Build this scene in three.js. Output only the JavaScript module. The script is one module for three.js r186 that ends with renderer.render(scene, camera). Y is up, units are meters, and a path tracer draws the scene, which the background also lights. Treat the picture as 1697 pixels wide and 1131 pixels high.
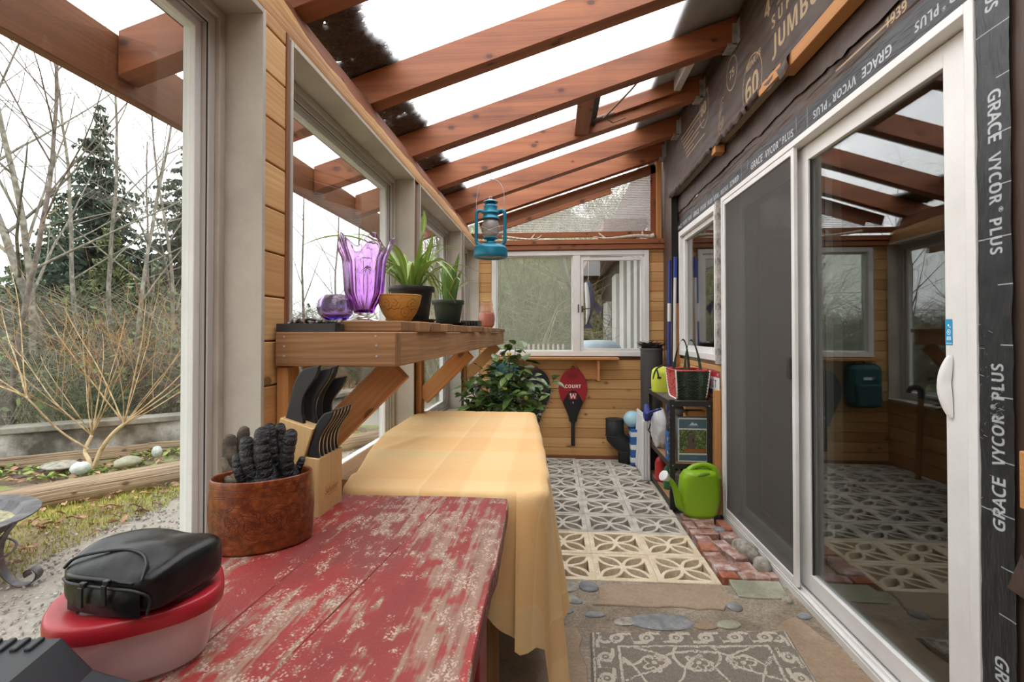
import * as THREE from 'three';
import { RoundedBoxGeometry } from 'three/addons/geometries/RoundedBoxGeometry.js';
import { mergeGeometries, mergeVertices } from 'three/addons/utils/BufferGeometryUtils.js';
import { FontLoader } from 'three/addons/loaders/FontLoader.js';
import { TextGeometry } from 'three/addons/geometries/TextGeometry.js';

// ---------------------------------------------------------------- camera, sky, exposure
const F = 840, CX = 848.5, CY = 565.5, EYE = 1.2;            // focal length and centre in pixels of the 1697 x 1131 frame
const yaw = Math.atan(68.5 / F), pitch = THREE.MathUtils.degToRad(0.7), SHIFT = CY + F * Math.tan(pitch) - 552;
const scene = new THREE.Scene();
const camera = new THREE.PerspectiveCamera(2 * Math.atan(CY / F) * 180 / Math.PI, 1697 / 1131, 0.05, 400);
camera.position.set(0, EYE, 0);
camera.rotation.order = 'YXZ';
camera.rotation.set(pitch, yaw, 0);
camera.setViewOffset(1697, 1131, 0, SHIFT, 1697, 1131);

const renderer = new THREE.WebGLRenderer({ antialias: true });
renderer.toneMapping = THREE.LinearToneMapping;
renderer.toneMappingExposure = 1.95;
renderer.shadowMap.enabled = true;

// even white overcast, a little brighter overhead than at the horizon
{
  const w = 32, h = 64, data = new Float32Array(w * h * 4);
  for (let y = 0; y < h; y++) {
    const el = Math.max(0, Math.sin(((y + 0.5) / h - 0.5) * Math.PI));
    const L = 2.15 * (0.8 + 0.45 * el);
    for (let x = 0; x < w; x++) data.set(y < h / 2 ? [0.35, 0.33, 0.28, 1] : [L * 0.985, L * 0.995, L * 1.02, 1], (y * w + x) * 4);
  }
  const sky = new THREE.DataTexture(data, w, h, THREE.RGBAFormat, THREE.FloatType);
  sky.mapping = THREE.EquirectangularReflectionMapping;
  sky.magFilter = sky.minFilter = THREE.LinearFilter;
  sky.colorSpace = THREE.LinearSRGBColorSpace;
  sky.needsUpdate = true;
  scene.background = sky;
  scene.environment = sky;
}

// ---------------------------------------------------------------- helpers
const V = (x, y, d) => new THREE.Vector3(x, y, -d);          // across, height, distance along the room
const fwd = new THREE.Vector3(0, 0, -1).applyEuler(camera.rotation), rgt = new THREE.Vector3(1, 0, 0).applyEuler(camera.rotation), upv = new THREE.Vector3(0, 1, 0).applyEuler(camera.rotation);
const ray = (px, py) => fwd.clone().multiplyScalar(F).addScaledVector(rgt, px - CX).addScaledVector(upv, -(py - (CY - SHIFT))).normalize();
const along = (r, t) => r.multiplyScalar(t).add(camera.position);
const onX = (px, py, x) => { const r = ray(px, py); return along(r, x / r.x); };
const onY = (px, py, y) => { const r = ray(px, py); return along(r, (y - EYE) / r.y); };
const onD = (px, py, d) => { const r = ray(px, py); return along(r, -d / r.z); };

function rngOf(seed) { let a = seed >>> 0; return () => { a = (a + 0x6D2B79F5) | 0; let t = Math.imul(a ^ (a >>> 15), 1 | a); t = (t + Math.imul(t ^ (t >>> 7), 61 | t)) ^ t; return ((t ^ (t >>> 14)) >>> 0) / 4294967296; }; }
const R0 = rngOf(77);
const rnd = (a, b) => a + (b - a) * R0();
const clamp = (x, a = 0, b = 1) => Math.min(b, Math.max(a, x));
const lerp = (a, b, t) => a + (b - a) * t;
const smooth = (a, b, x) => { const t = clamp((x - a) / (b - a)); return t * t * (3 - 2 * t); };
const h2 = (x, y, s) => { let n = Math.imul(x, 374761393) ^ Math.imul(y, 668265263) ^ Math.imul(s, 2147483647 - 1013); n = Math.imul(n ^ (n >>> 13), 1274126177); return ((n ^ (n >>> 16)) >>> 0) / 4294967296; };
function vn(x, y, px, py, s) {                               // value noise that repeats after px, py cells
  const xi = Math.floor(x), yi = Math.floor(y), fx = x - xi, fy = y - yi, u = fx * fx * (3 - 2 * fx), v = fy * fy * (3 - 2 * fy);
  const x0 = ((xi % px) + px) % px, x1 = (x0 + 1) % px, y0 = ((yi % py) + py) % py, y1 = (y0 + 1) % py;
  return lerp(lerp(h2(x0, y0, s), h2(x1, y0, s), u), lerp(h2(x0, y1, s), h2(x1, y1, s), u), v);
}
function fbm(u, v, fx, fy, s, oct = 4, gain = 0.5) { let a = 1, t = 0, n = 0; for (let o = 0; o < oct; o++) { t += a * vn(u * fx, v * fy, fx, fy, s + o * 17); n += a; a *= gain; fx *= 2; fy *= 2; } return t / n; }

function tex(w, h, fn, { srgb = false, sx = 1, sy = 1 } = {}) {   // fn(u, v) -> [r, g, b] 0..1 linear; one tile covers sx by sy metres
  const data = new Uint8Array(w * h * 4), enc = (c) => srgb ? 255 * (c <= 0.0031308 ? 12.92 * c : 1.055 * Math.pow(c, 1 / 2.4) - 0.055) : 255 * c;
  for (let y = 0; y < h; y++) for (let x = 0; x < w; x++) {
    const c = fn((x + 0.5) / w, (y + 0.5) / h), o = (y * w + x) * 4;
    data[o] = clamp(enc(c[0]), 0, 255); data[o + 1] = clamp(enc(c[1]), 0, 255); data[o + 2] = clamp(enc(c[2]), 0, 255); data[o + 3] = 255;
  }
  const t = new THREE.DataTexture(data, w, h);
  t.wrapS = t.wrapT = THREE.RepeatWrapping; t.magFilter = THREE.LinearFilter; t.minFilter = THREE.LinearMipmapLinearFilter; t.generateMipmaps = true;
  t.repeat.set(1 / sx, 1 / sy); t.colorSpace = srgb ? THREE.SRGBColorSpace : THREE.NoColorSpace; t.needsUpdate = true;
  return t;
}
function canvasTex(w, h, draw, srgb = true) {
  const c = document.createElement('canvas'); c.width = w; c.height = h; draw(c.getContext('2d'), w, h);
  const t = new THREE.CanvasTexture(c); t.colorSpace = srgb ? THREE.SRGBColorSpace : THREE.NoColorSpace; t.wrapS = t.wrapT = THREE.ClampToEdgeWrapping; t.magFilter = THREE.LinearFilter;
  return t;
}
const mix3 = (a, b, t) => [lerp(a[0], b[0], t), lerp(a[1], b[1], t), lerp(a[2], b[2], t)];
const mat = (o) => { const { c, ...r } = o; const m = (r.transmission || r.clearcoat || r.sheen || r.ior || r.thickness !== undefined) ? new THREE.MeshPhysicalMaterial(r) : new THREE.MeshStandardMaterial(r); if (c) m.color.setRGB(...c); m.side = THREE.DoubleSide; return m; };

// relief shared by all woods, and by all mottled stuffs
const shared = {};
const grainBump = () => shared.grain ??= tex(768, 256, (u, v) => { const x = 0.5 + 0.55 * (fbm(u, v, 4, 72, 3, 3) - 0.5) + 0.5 * (fbm(u, v, 3, 24, 9, 2) - 0.5); return [x, x, x]; }, { sx: 1.6, sy: 0.4 });
const lumpBump = (s) => { const t = (shared.lump ??= tex(512, 512, (u, v) => { const x = fbm(u, v, 14, 14, 2, 6, 0.65); return [x, x, x]; })).clone(); t.repeat.set(1 / s, 1 / s); t.needsUpdate = true; return t; };
// wood: u runs along the grain, a tile is 1.6 m by 0.4 m
function wood(seed, light, dark, { knots = 5, fine = 0.6, broad = 0.7, rough = 0.75, bump = 0.0006, knot = null, stain = 0, ln = 0.22, w = 800, h = 360 } = {}) {
  const r = rngOf(seed), ks = Array.from({ length: knots }, () => [r(), r(), 0.006 + 0.012 * r()]), kc = knot ?? dark.map((c) => c * 0.35);
  const field = (u, v) => {
    let warp = 0.02 * (fbm(u, v, 3, 4, seed + 3, 3) - 0.5), core = 0, ring = 0;
    for (const [ku, kv, kr] of ks) {
      let du = Math.abs(u - ku); du = Math.min(du, 1 - du) * 1.6; let dv = v - kv; dv -= Math.round(dv); dv *= 0.4;
      const q = Math.hypot(du * 0.62, dv) / kr;
      if (q < 6) { warp += Math.sign(dv) * 0.02 * Math.exp(-q * q * 0.18); core = Math.max(core, smooth(1.15, 0.75, q)); ring = Math.max(ring, smooth(2.4, 1, q)); }
    }
    const vv = v + warp, a = fbm(u, vv, 4, 72, seed, 3), b = fbm(u, vv, 2, 11, seed + 9, 3), lines = 0.5 + 0.5 * Math.sin((vv * 26 + 3 * fbm(u, vv, 2, 5, seed + 5, 2)) * 6.283);
    return [clamp(0.45 + fine * (a - 0.5) + broad * (b - 0.5) + ln * (lines - 0.5)), core, ring];
  };
  const map = tex(w, h, (u, v) => { const [t, k, g] = field(u, v); let c = mix3(light, dark, clamp(t + 0.35 * g)); c = mix3(c, kc, 0.85 * k); if (stain) { const s = smooth(0.55, 0.75, fbm(u, v, 5, 3, seed + 21, 4)); c = mix3(c, c.map((x) => x * 0.55), s * stain); } return c; }, { srgb: true, sx: 1.6, sy: 0.4 });
  return mat({ map, bumpMap: grainBump(), bumpScale: bump, roughness: rough });
}
// speckled or mottled matter, a tile is s by s metres
function mottled(seed, cols, { s = 0.5, f = 6, bump = 0.001, rough = 0.85, grain = 0.25, n = 320, extra = {} } = {}) {
  const pick = (u, v) => { const t = clamp((fbm(u, v, f, f, seed, 4, 0.6) - 0.28) / 0.44) * (cols.length - 1), i = Math.min(cols.length - 2, Math.floor(t)); return mix3(cols[i], cols[i + 1], t - i); };
  const map = tex(n, n, (u, v) => { const g = 1 + grain * (vn(u * 128, v * 128, 128, 128, seed + 4) + vn(u * 256, v * 256, 256, 256, seed + 6) - 1); return pick(u, v).map((x) => x * g); }, { srgb: true, sx: s, sy: s });
  return mat({ map, bumpMap: lumpBump(s * 7 / f), bumpScale: bump, roughness: rough, ...extra });
}

// uv in metres from the way each face points; u runs along the longest side (or the given axis)
function uvm(geo, axis, ou = R0() * 3, ov = R0() * 3) {
  const g = geo.index ? geo.toNonIndexed() : geo;
  g.computeBoundingBox(); const s = g.boundingBox.getSize(new THREE.Vector3()).toArray();
  const L = axis ?? (s[0] >= s[1] && s[0] >= s[2] ? 0 : s[1] >= s[2] ? 1 : 2), p = g.attributes.position, uv = new Float32Array(p.count * 2);
  const a = new THREE.Vector3(), b = new THREE.Vector3(), c = new THREE.Vector3();
  for (let i = 0; i < p.count; i += 3) {
    a.fromBufferAttribute(p, i); b.fromBufferAttribute(p, i + 1).sub(a); c.fromBufferAttribute(p, i + 2).sub(a); b.cross(c);
    const n = [Math.abs(b.x), Math.abs(b.y), Math.abs(b.z)]; let k = n[0] >= n[1] && n[0] >= n[2] ? 0 : n[1] >= n[2] ? 1 : 2;
    const rest = [0, 1, 2].filter((q) => q !== k), U = k === L ? rest[0] : L, W = rest.find((q) => q !== U);
    for (let j = 0; j < 3; j++) { const q = [p.getX(i + j), p.getY(i + j), p.getZ(i + j)]; uv[(i + j) * 2] = q[U] + ou; uv[(i + j) * 2 + 1] = q[W] + ov; }
  }
  g.setAttribute('uv', new THREE.BufferAttribute(uv, 2));
  return g;
}
const strip = (g) => { const n = g.index ? g.toNonIndexed() : g.clone(); for (const k of Object.keys(n.attributes)) if (!['position', 'normal', 'uv'].includes(k)) n.deleteAttribute(k); if (!n.attributes.uv) n.setAttribute('uv', new THREE.BufferAttribute(new Float32Array(n.attributes.position.count * 2), 2)); if (!n.attributes.normal) n.computeVertexNormals(); return n; };
const merge = (...gs) => mergeGeometries(gs.flat().map(strip));
const slab = (w, h, d, r = 0.003, axis) => uvm(new RoundedBoxGeometry(w, h, d, 1, Math.min(r, w / 2.1, h / 2.1, d / 2.1)), axis);
const bx = (x0, x1, y0, y1, d0, d1, r = 0.003, axis) => slab(Math.abs(x1 - x0), Math.abs(y1 - y0), Math.abs(d1 - d0), r, axis).translate((x0 + x1) / 2, (y0 + y1) / 2, -(d0 + d1) / 2);
// straight timber of section a x b between two points
function beam(p, q, a, b, r = 0.003, roll = 0) {
  const L = p.distanceTo(q), g = slab(L, b, a, r, 0), m = new THREE.Matrix4(), x = q.clone().sub(p).normalize(), z = new THREE.Vector3().crossVectors(x, new THREE.Vector3(0, 1, 0));
  if (z.length() < 1e-3) z.set(0, 0, 1); z.normalize().applyAxisAngle(x, roll); const y = new THREE.Vector3().crossVectors(z, x);
  return g.applyMatrix4(m.makeBasis(x, y, z).setPosition(p.clone().add(q).multiplyScalar(0.5)));
}
// swept round section with its own radius at each point; uv in metres along and around
function sweep(pts, radii, seg = 8, { flat = 1, closed = false, curve = 0 } = {}) {
  if (curve) { const c = new THREE.CatmullRomCurve3(pts, closed), n = curve, rr = radii; pts = c.getPoints(n); radii = pts.map((_, i) => { if (!Array.isArray(rr)) return rr; const t = i / n * (rr.length - 1), k = Math.min(rr.length - 2, Math.floor(t)); return rr.length === 1 ? rr[0] : lerp(rr[k], rr[k + 1], t - k); }); }
  const n = pts.length, pos = [], uv = [], idx = [], T = new THREE.Vector3(), N = new THREE.Vector3(), B = new THREE.Vector3(); let len = 0;
  for (let i = 0; i < n; i++) {
    T.copy(pts[Math.min(n - 1, i + 1)]).sub(pts[Math.max(0, i - 1)]).normalize();
    if (i === 0) { N.set(0, 1, 0); if (Math.abs(T.y) > 0.9) N.set(1, 0, 0); }
    N.addScaledVector(T, -N.dot(T)).normalize(); B.crossVectors(T, N);
    if (i) len += pts[i].distanceTo(pts[i - 1]);
    const r = Array.isArray(radii) ? radii[i] : radii;
    for (let j = 0; j <= seg; j++) { const a = j / seg * Math.PI * 2, c = Math.cos(a) * r * flat, s = Math.sin(a) * r; pos.push(pts[i].x + N.x * c + B.x * s, pts[i].y + N.y * c + B.y * s, pts[i].z + N.z * c + B.z * s); uv.push(len, j / seg * 6.283 * r); }
  }
  for (let i = 0; i < n - 1; i++) for (let j = 0; j < seg; j++) { const a = i * (seg + 1) + j, b = a + seg + 1; idx.push(a, a + 1, b, b, a + 1, b + 1); }
  const cap = (i, flip) => { const c = pos.length / 3; pos.push(pts[i].x, pts[i].y, pts[i].z); uv.push(0, 0); for (let j = 0; j < seg; j++) { const a = i * (seg + 1) + j; flip ? idx.push(c, a + 1, a) : idx.push(c, a, a + 1); } };
  if (!closed) { cap(0, true); cap(n - 1, false); }
  const g = new THREE.BufferGeometry(); g.setAttribute('position', new THREE.Float32BufferAttribute(pos, 3)); g.setAttribute('uv', new THREE.Float32BufferAttribute(uv, 2)); g.setIndex(idx); g.computeVertexNormals();
  return g;
}
const rod = (p, q, r, seg = 8) => sweep([p, q], [r, r], seg);
const rounded = (pts, r, seg = 8) => { const a = pts[0], b = pts[1], y = pts[pts.length - 2], z = pts[pts.length - 1], rs = Array.isArray(r) ? r : pts.map(() => r), out = [a.clone().addScaledVector(b.clone().sub(a).normalize(), -rs[0] * 0.9), a.clone().addScaledVector(b.clone().sub(a).normalize(), -rs[0] * 0.55), ...pts, z.clone().addScaledVector(z.clone().sub(y).normalize(), rs.at(-1) * 0.55), z.clone().addScaledVector(z.clone().sub(y).normalize(), rs.at(-1) * 0.9)]; return sweep(out, [rs[0] * 0.3, rs[0] * 0.83, ...rs, rs.at(-1) * 0.83, rs.at(-1) * 0.3], seg); };
const lathe = (prof, seg = 32) => { const g = new THREE.LatheGeometry(prof.map(([r, y]) => new THREE.Vector2(r, y)), seg); const uv = g.attributes.uv; const R = Math.max(...prof.map((p) => p[0])), H = Math.max(...prof.map((p) => p[1])); for (let i = 0; i < uv.count; i++) uv.setXY(i, uv.getX(i) * 6.283 * R, uv.getY(i) * H); return g; };
// a surface from a grid function f(i/nu, j/nv) -> Vector3, uv scaled to su, sv
function sheet(nu, nv, f, su = 1, sv = 1) {
  const pos = [], uv = [], idx = [];
  for (let j = 0; j <= nv; j++) for (let i = 0; i <= nu; i++) { const p = f(i / nu, j / nv); pos.push(p.x, p.y, p.z); uv.push(i / nu * su, j / nv * sv); }
  for (let j = 0; j < nv; j++) for (let i = 0; i < nu; i++) { const a = j * (nu + 1) + i, b = a + nu + 1; idx.push(a, a + 1, b, b, a + 1, b + 1); }
  const g = new THREE.BufferGeometry(); g.setAttribute('position', new THREE.Float32BufferAttribute(pos, 3)); g.setAttribute('uv', new THREE.Float32BufferAttribute(uv, 2)); g.setIndex(idx); g.computeVertexNormals();
  return g;
}
const prism = (pts, h, bev = 0, seg = 1) => { const s = new THREE.Shape(pts.map(([x, y]) => new THREE.Vector2(x, y))); return new THREE.ExtrudeGeometry(s, { depth: h, bevelEnabled: bev > 0, bevelSize: bev, bevelThickness: bev, bevelSegments: seg, curveSegments: 8 }); };

const used = {};
const numbered = (n) => { const k = used[n] = (used[n] ?? -1) + 1; return k ? n + '_' + String(k).padStart(3, '0') : n; };
const fin = (o) => { o.castShadow = o.receiveShadow = true; return o; };
function thing(name, label, category, at = new THREE.Vector3(), turn = 0, group) {
  const o = new THREE.Group(); o.name = numbered(name); o.position.copy(at); o.rotation.y = turn; o.userData = { label, category }; if (group) o.userData.group = group; scene.add(o); return o;
}
function part(name, geo, m, parent, label) { const o = fin(new THREE.Mesh(geo, m)); o.name = name; if (label) o.userData.label = label; parent.add(o); return o; }
function single(name, geo, m, label, category, group) { const o = part(numbered(name), geo, m, scene); o.userData = { label, category }; if (group) o.userData.group = group; return o; }
function struct(name, label, category = 'structure', geo, m) { const o = geo ? fin(new THREE.Mesh(geo, m)) : new THREE.Group(); o.name = name; o.userData = { kind: 'structure', label, category }; scene.add(o); return o; }
function stuff(name, geo, m, list, parent, colors) {
  const o = fin(new THREE.InstancedMesh(geo, m, list.length)); list.forEach((x, i) => o.setMatrixAt(i, x)); if (colors) colors.forEach((c, i) => o.setColorAt(i, c)); o.name = name; o.userData.kind = 'stuff'; parent.add(o); return o;
}
const M4 = (p, e, s) => new THREE.Matrix4().compose(p, new THREE.Quaternion().setFromEuler(e), s instanceof THREE.Vector3 ? s : new THREE.Vector3(s, s, s));

// ---------------------------------------------------------------- materials of the building
const M = {};
M.cedar = [wood(11, [0.70, 0.42, 0.175], [0.50, 0.255, 0.088], { knots: 7 }), wood(12, [0.74, 0.46, 0.20], [0.54, 0.28, 0.10], { knots: 9 }), wood(13, [0.62, 0.345, 0.135], [0.44, 0.21, 0.072], { knots: 4 })];
M.rafter = [wood(21, [0.32, 0.105, 0.036], [0.165, 0.046, 0.016], { knots: 9, fine: 0.42, broad: 1.25, ln: 0.10, stain: 0.35, rough: 0.55 }), wood(22, [0.35, 0.120, 0.042], [0.185, 0.052, 0.018], { knots: 12, fine: 0.42, broad: 1.25, ln: 0.10, stain: 0.3, rough: 0.55 })];
M.trimWood = wood(23, [0.27, 0.105, 0.040], [0.155, 0.056, 0.021], { knots: 2, rough: 0.6 });
M.header = wood(24, [0.50, 0.28, 0.10], [0.26, 0.115, 0.038], { knots: 6, fine: 0.9, broad: 1.0, bump: 0.004, rough: 0.85 });
M.headerRed = wood(25, [0.28, 0.095, 0.036], [0.13, 0.040, 0.016], { knots: 4, fine: 0.9, broad: 0.9, bump: 0.003, rough: 0.8 });
M.rough = [wood(31, [0.38, 0.195, 0.085], [0.19, 0.088, 0.036], { knots: 4, fine: 0.9, bump: 0.002, stain: 0.5, rough: 0.85 }), wood(32, [0.46, 0.25, 0.112], [0.24, 0.115, 0.046], { knots: 5, fine: 0.9, bump: 0.002, stain: 0.4, rough: 0.85 })];
M.bracket = wood(33, [0.56, 0.27, 0.09], [0.40, 0.165, 0.05], { knots: 3, rough: 0.7 });
M.white = mottled(41, [[0.42, 0.38, 0.315], [0.49, 0.445, 0.375], [0.53, 0.485, 0.41]], { s: 0.9, f: 5, bump: 0.0006, rough: 0.55, grain: 0.05 });
M.vinyl = mottled(42, [[0.72, 0.71, 0.68], [0.80, 0.79, 0.77]], { s: 0.8, f: 4, bump: 0.0002, rough: 0.35, grain: 0.03 });
M.vinylGrey = mat({ c: [0.52, 0.49, 0.445], roughness: 0.45 });
M.gasket = mat({ c: [0.02, 0.02, 0.02], roughness: 0.6 });
M.steel = mottled(43, [[0.33, 0.34, 0.34], [0.52, 0.53, 0.53]], { s: 0.2, f: 8, rough: 0.45, bump: 0.0004, extra: { metalness: 0.6 } });
M.glass = mat({ c: [0.80, 0.815, 0.80], transmission: 1, roughness: 0.0, ior: 1.5, thickness: 0 });
M.doorGlass = mat({ c: [0.72, 0.735, 0.725], transmission: 1, roughness: 0.0, ior: 1.62, thickness: 0 });
M.dirtyGlass = mat({ c: [0.66, 0.68, 0.62], transmission: 1, roughness: 0.34, ior: 1.5, thickness: 0 });
M.poly = mat({ c: [0.99, 0.99, 0.99], transmission: 1, roughness: 0.40, ior: 1.15, thickness: 0 });
M.screen = mat({ c: [0.105, 0.097, 0.09], roughness: 0.9, transparent: true, opacity: 0.5 });
M.plaster = mat({ c: [0.36, 0.30, 0.235], roughness: 0.9 });
M.ceilingPaint = mat({ c: [0.62, 0.59, 0.54], roughness: 0.9 });
M.darkFloor = wood(44, [0.26, 0.17, 0.11], [0.16, 0.10, 0.06], { knots: 0, rough: 0.5 });

// ---------------------------------------------------------------- floor
const XL = -0.733, XW = 1.12, XU = 1.05, DB = 4.94;          // left wall face, right wall face below and above its ledge, back wall face
const floor = struct('floor', 'stone and mortar floor with decorative concrete blocks set in it', 'floor');
M.mortar = mottled(51, [[0.185, 0.145, 0.10], [0.25, 0.20, 0.145], [0.30, 0.245, 0.18], [0.38, 0.325, 0.255]], { s: 0.8, f: 5, bump: 0.006, rough: 0.9, grain: 0.5 });
M.bedding = mottled(52, [[0.16, 0.14, 0.115], [0.23, 0.205, 0.17], [0.31, 0.28, 0.235]], { s: 0.4, f: 12, bump: 0.01, rough: 0.95, grain: 0.6 });
M.tanStone = mottled(53, [[0.225, 0.152, 0.097], [0.295, 0.208, 0.136], [0.35, 0.26, 0.178]], { s: 1.1, f: 4, bump: 0.002, rough: 0.8, grain: 0.2 });
M.greenStone = mottled(54, [[0.25, 0.25, 0.175], [0.33, 0.325, 0.235], [0.40, 0.375, 0.285]], { s: 0.6, f: 6, bump: 0.002, rough: 0.85 });
M.blueStone = mottled(55, [[0.16, 0.165, 0.165], [0.22, 0.225, 0.225], [0.29, 0.285, 0.275]], { s: 0.3, f: 8, bump: 0.001, rough: 0.6 });
M.greyStone = mottled(56, [[0.22, 0.20, 0.165], [0.33, 0.30, 0.25], [0.42, 0.39, 0.33]], { s: 0.25, f: 8, bump: 0.003, rough: 0.85 });
M.block = [mottled(57, [[0.42, 0.38, 0.31], [0.53, 0.485, 0.405], [0.60, 0.555, 0.475]], { s: 0.37, f: 6, bump: 0.003, rough: 0.92, grain: 0.4 }), mottled(58, [[0.38, 0.345, 0.295], [0.49, 0.45, 0.39], [0.56, 0.52, 0.45]], { s: 0.41, f: 6, bump: 0.003, rough: 0.92, grain: 0.4 }), mottled(59, [[0.60, 0.48, 0.325], [0.70, 0.58, 0.405], [0.76, 0.65, 0.48]], { s: 0.37, f: 6, bump: 0.003, rough: 0.92, grain: 0.35 })];
M.brick = [mottled(61, [[0.26, 0.115, 0.085], [0.37, 0.20, 0.155], [0.50, 0.38, 0.33]], { s: 0.3, f: 8, bump: 0.004, rough: 0.9, grain: 0.4 }), mottled(62, [[0.32, 0.16, 0.125], [0.44, 0.275, 0.23], [0.58, 0.50, 0.46]], { s: 0.3, f: 7, bump: 0.004, rough: 0.9, grain: 0.4 }), mottled(63, [[0.32, 0.09, 0.045], [0.40, 0.14, 0.075], [0.42, 0.20, 0.13]], { s: 0.3, f: 7, bump: 0.004, rough: 0.9, grain: 0.4 })];
part('mortar_bed', bx(-0.9, 1.3, -0.20, -0.006, -1.7, 2.512, 0.002), M.mortar, floor);
part('mortar_bed', bx(0.802, 1.3, -0.20, -0.03, 2.512, DB, 0.002), M.bedding, floor);
part('gravel_bed', bx(-0.9, 0.802, -0.20, -0.058, 2.512, DB, 0.002), M.bedding, floor);
// one decorative block: square rim, four leaf-shaped openings on the diagonals, four three-cornered ones between
{
  const a = 0.1465, rim = 0.121, W = 0.030, B = 0.0145, L0 = 0.016, L1 = 0.163;
  const s = new THREE.Shape([[-a, -a], [a, -a], [a, a], [-a, a]].map(([x, y]) => new THREE.Vector2(x, y)));
  const width = (t) => W * Math.pow(Math.sin(Math.PI * clamp((t - L0) / (L1 - L0))), 0.85);
  for (let k = 0; k < 4; k++) {
    const q = k * Math.PI / 2, turn = (x, y) => new THREE.Vector2(x * Math.cos(q) - y * Math.sin(q), x * Math.sin(q) + y * Math.cos(q)), leaf = [], tri = [];
    for (let i = 0; i <= 9; i++) { const t = lerp(L0, L1, i / 9), w = width(t); leaf.push(turn((t + w) / Math.SQRT2, (t - w) / Math.SQRT2)); }
    for (let i = 8; i > 0; i--) { const t = lerp(L0, L1, i / 9), w = width(t); leaf.push(turn((t - w) / Math.SQRT2, (t + w) / Math.SQRT2)); }
    const side = [];
    for (let i = 0; i <= 60; i++) { const t = lerp(0.01, 0.19, i / 60), w = width(t) + B, x = (t - w) / Math.SQRT2, y = (t + w) / Math.SQRT2; if (x > 0.0045 && y < rim - 0.001) side.push([x, y]); }
    const pick = side.filter((_, i) => i % Math.ceil(side.length / 9) === 0 || i === side.length - 1);
    for (const [x, y] of pick) tri.push(turn(x, y));
    const last = pick.at(-1); tri.push(turn(last[0] + 0.006, rim)); tri.push(turn(-last[0] - 0.006, rim));
    for (const [x, y] of pick.slice().reverse()) tri.push(turn(-x, y));
    s.holes.push(new THREE.Path(leaf.reverse()), new THREE.Path(tri.reverse()));
  }
  const geo = strip(new THREE.ExtrudeGeometry(s, { depth: 0.062, bevelEnabled: true, bevelSize: 0.0022, bevelThickness: 0.0022, bevelSegments: 1, curveSegments: 6 }).translate(0, 0, -0.062).rotateX(-Math.PI / 2));
  for (let r = 0; r < 8; r++) for (let c = 0; c < 5; c++) {
    const o = part('breeze_block', geo, r < 2 ? M.block[2] : M.block[(r * 3 + c * 5) % 2], floor);
    o.position.copy(V(0.8 - 0.1485 - c * 0.297 + rnd(-0.002, 0.002), rnd(-0.005, 0.0) - 0.0022, 2.51 + 0.1485 + r * 0.298 + rnd(-0.002, 0.002)));
    o.rotation.set(rnd(-0.006, 0.006), Math.floor(rnd(0, 4)) * Math.PI / 2 + rnd(-0.008, 0.008), rnd(-0.006, 0.006));
  }
}
// flat stones: an outline in across/along metres, slightly proud of the mortar
function flag(name, pts, m, h = 0.008, jag = 0.012) {
  const out = [];
  pts.forEach((p, i) => { const q = pts[(i + 1) % pts.length], n = Math.max(2, Math.round(Math.hypot(q[0] - p[0], q[1] - p[1]) / 0.06)); for (let k = 0; k < n; k++) out.push([lerp(p[0], q[0], k / n) + rnd(-jag, jag), lerp(p[1], q[1], k / n) + rnd(-jag, jag)]); });
  const g = prism(out, 0.03, 0.004); return part(name, strip(g.translate(0, 0, -0.034)).rotateX(-Math.PI / 2).translate(0, -0.006 + h, 0), m, floor);
}
flag('flagstone', [[0.185, 2.27], [0.235, 2.475], [0.79, 2.495], [0.80, 2.36], [0.74, 2.29], [0.45, 2.285]], M.tanStone, 0.007);
flag('flagstone', [[0.84, 2.40], [0.855, 2.545], [1.075, 2.545], [1.06, 2.40]], M.greenStone, 0.010, 0.006);
flag('flagstone', [[0.80, 1.2], [0.90, 2.16], [1.02, 2.24], [1.09, 2.05], [1.09, 1.2]], M.tanStone, 0.006);
flag('flagstone', [[-0.62, 1.55], [-0.62, 2.10], [-0.12, 2.12], [0.10, 2.08], [0.12, 1.55]], M.tanStone, 0.006);
flag('flagstone', [[0.16, 1.2], [0.15, 1.62], [0.76, 1.62], [0.74, 1.2]], M.tanStone, 0.006);
flag('flagstone', [[-0.6, 2.16], [-0.6, 2.46], [-0.22, 2.47], [-0.20, 2.18]], M.tanStone, 0.006);
function cobble(name, x, d, rx, rd, h, m, turn = 0, lift = 0) {
  const g = new THREE.SphereGeometry(1, 18, 12), p = g.attributes.position, s = R0() * 50;
  for (let i = 0; i < p.count; i++) { const q = 1 + 0.30 * (fbm(p.getX(i) * 0.5 + s, p.getZ(i) * 0.5 + p.getY(i) * 0.3, 8, 8, 7, 2) - 0.5); p.setXYZ(i, p.getX(i) * q, Math.sign(p.getY(i)) * Math.pow(Math.abs(p.getY(i)), 0.8), p.getZ(i) * q); }
  g.scale(rx, h, rd); g.computeVertexNormals(); g.rotateY(turn);
  return part(name, uvm(g).translate(x, lift, -d), m, floor);
}
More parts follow.
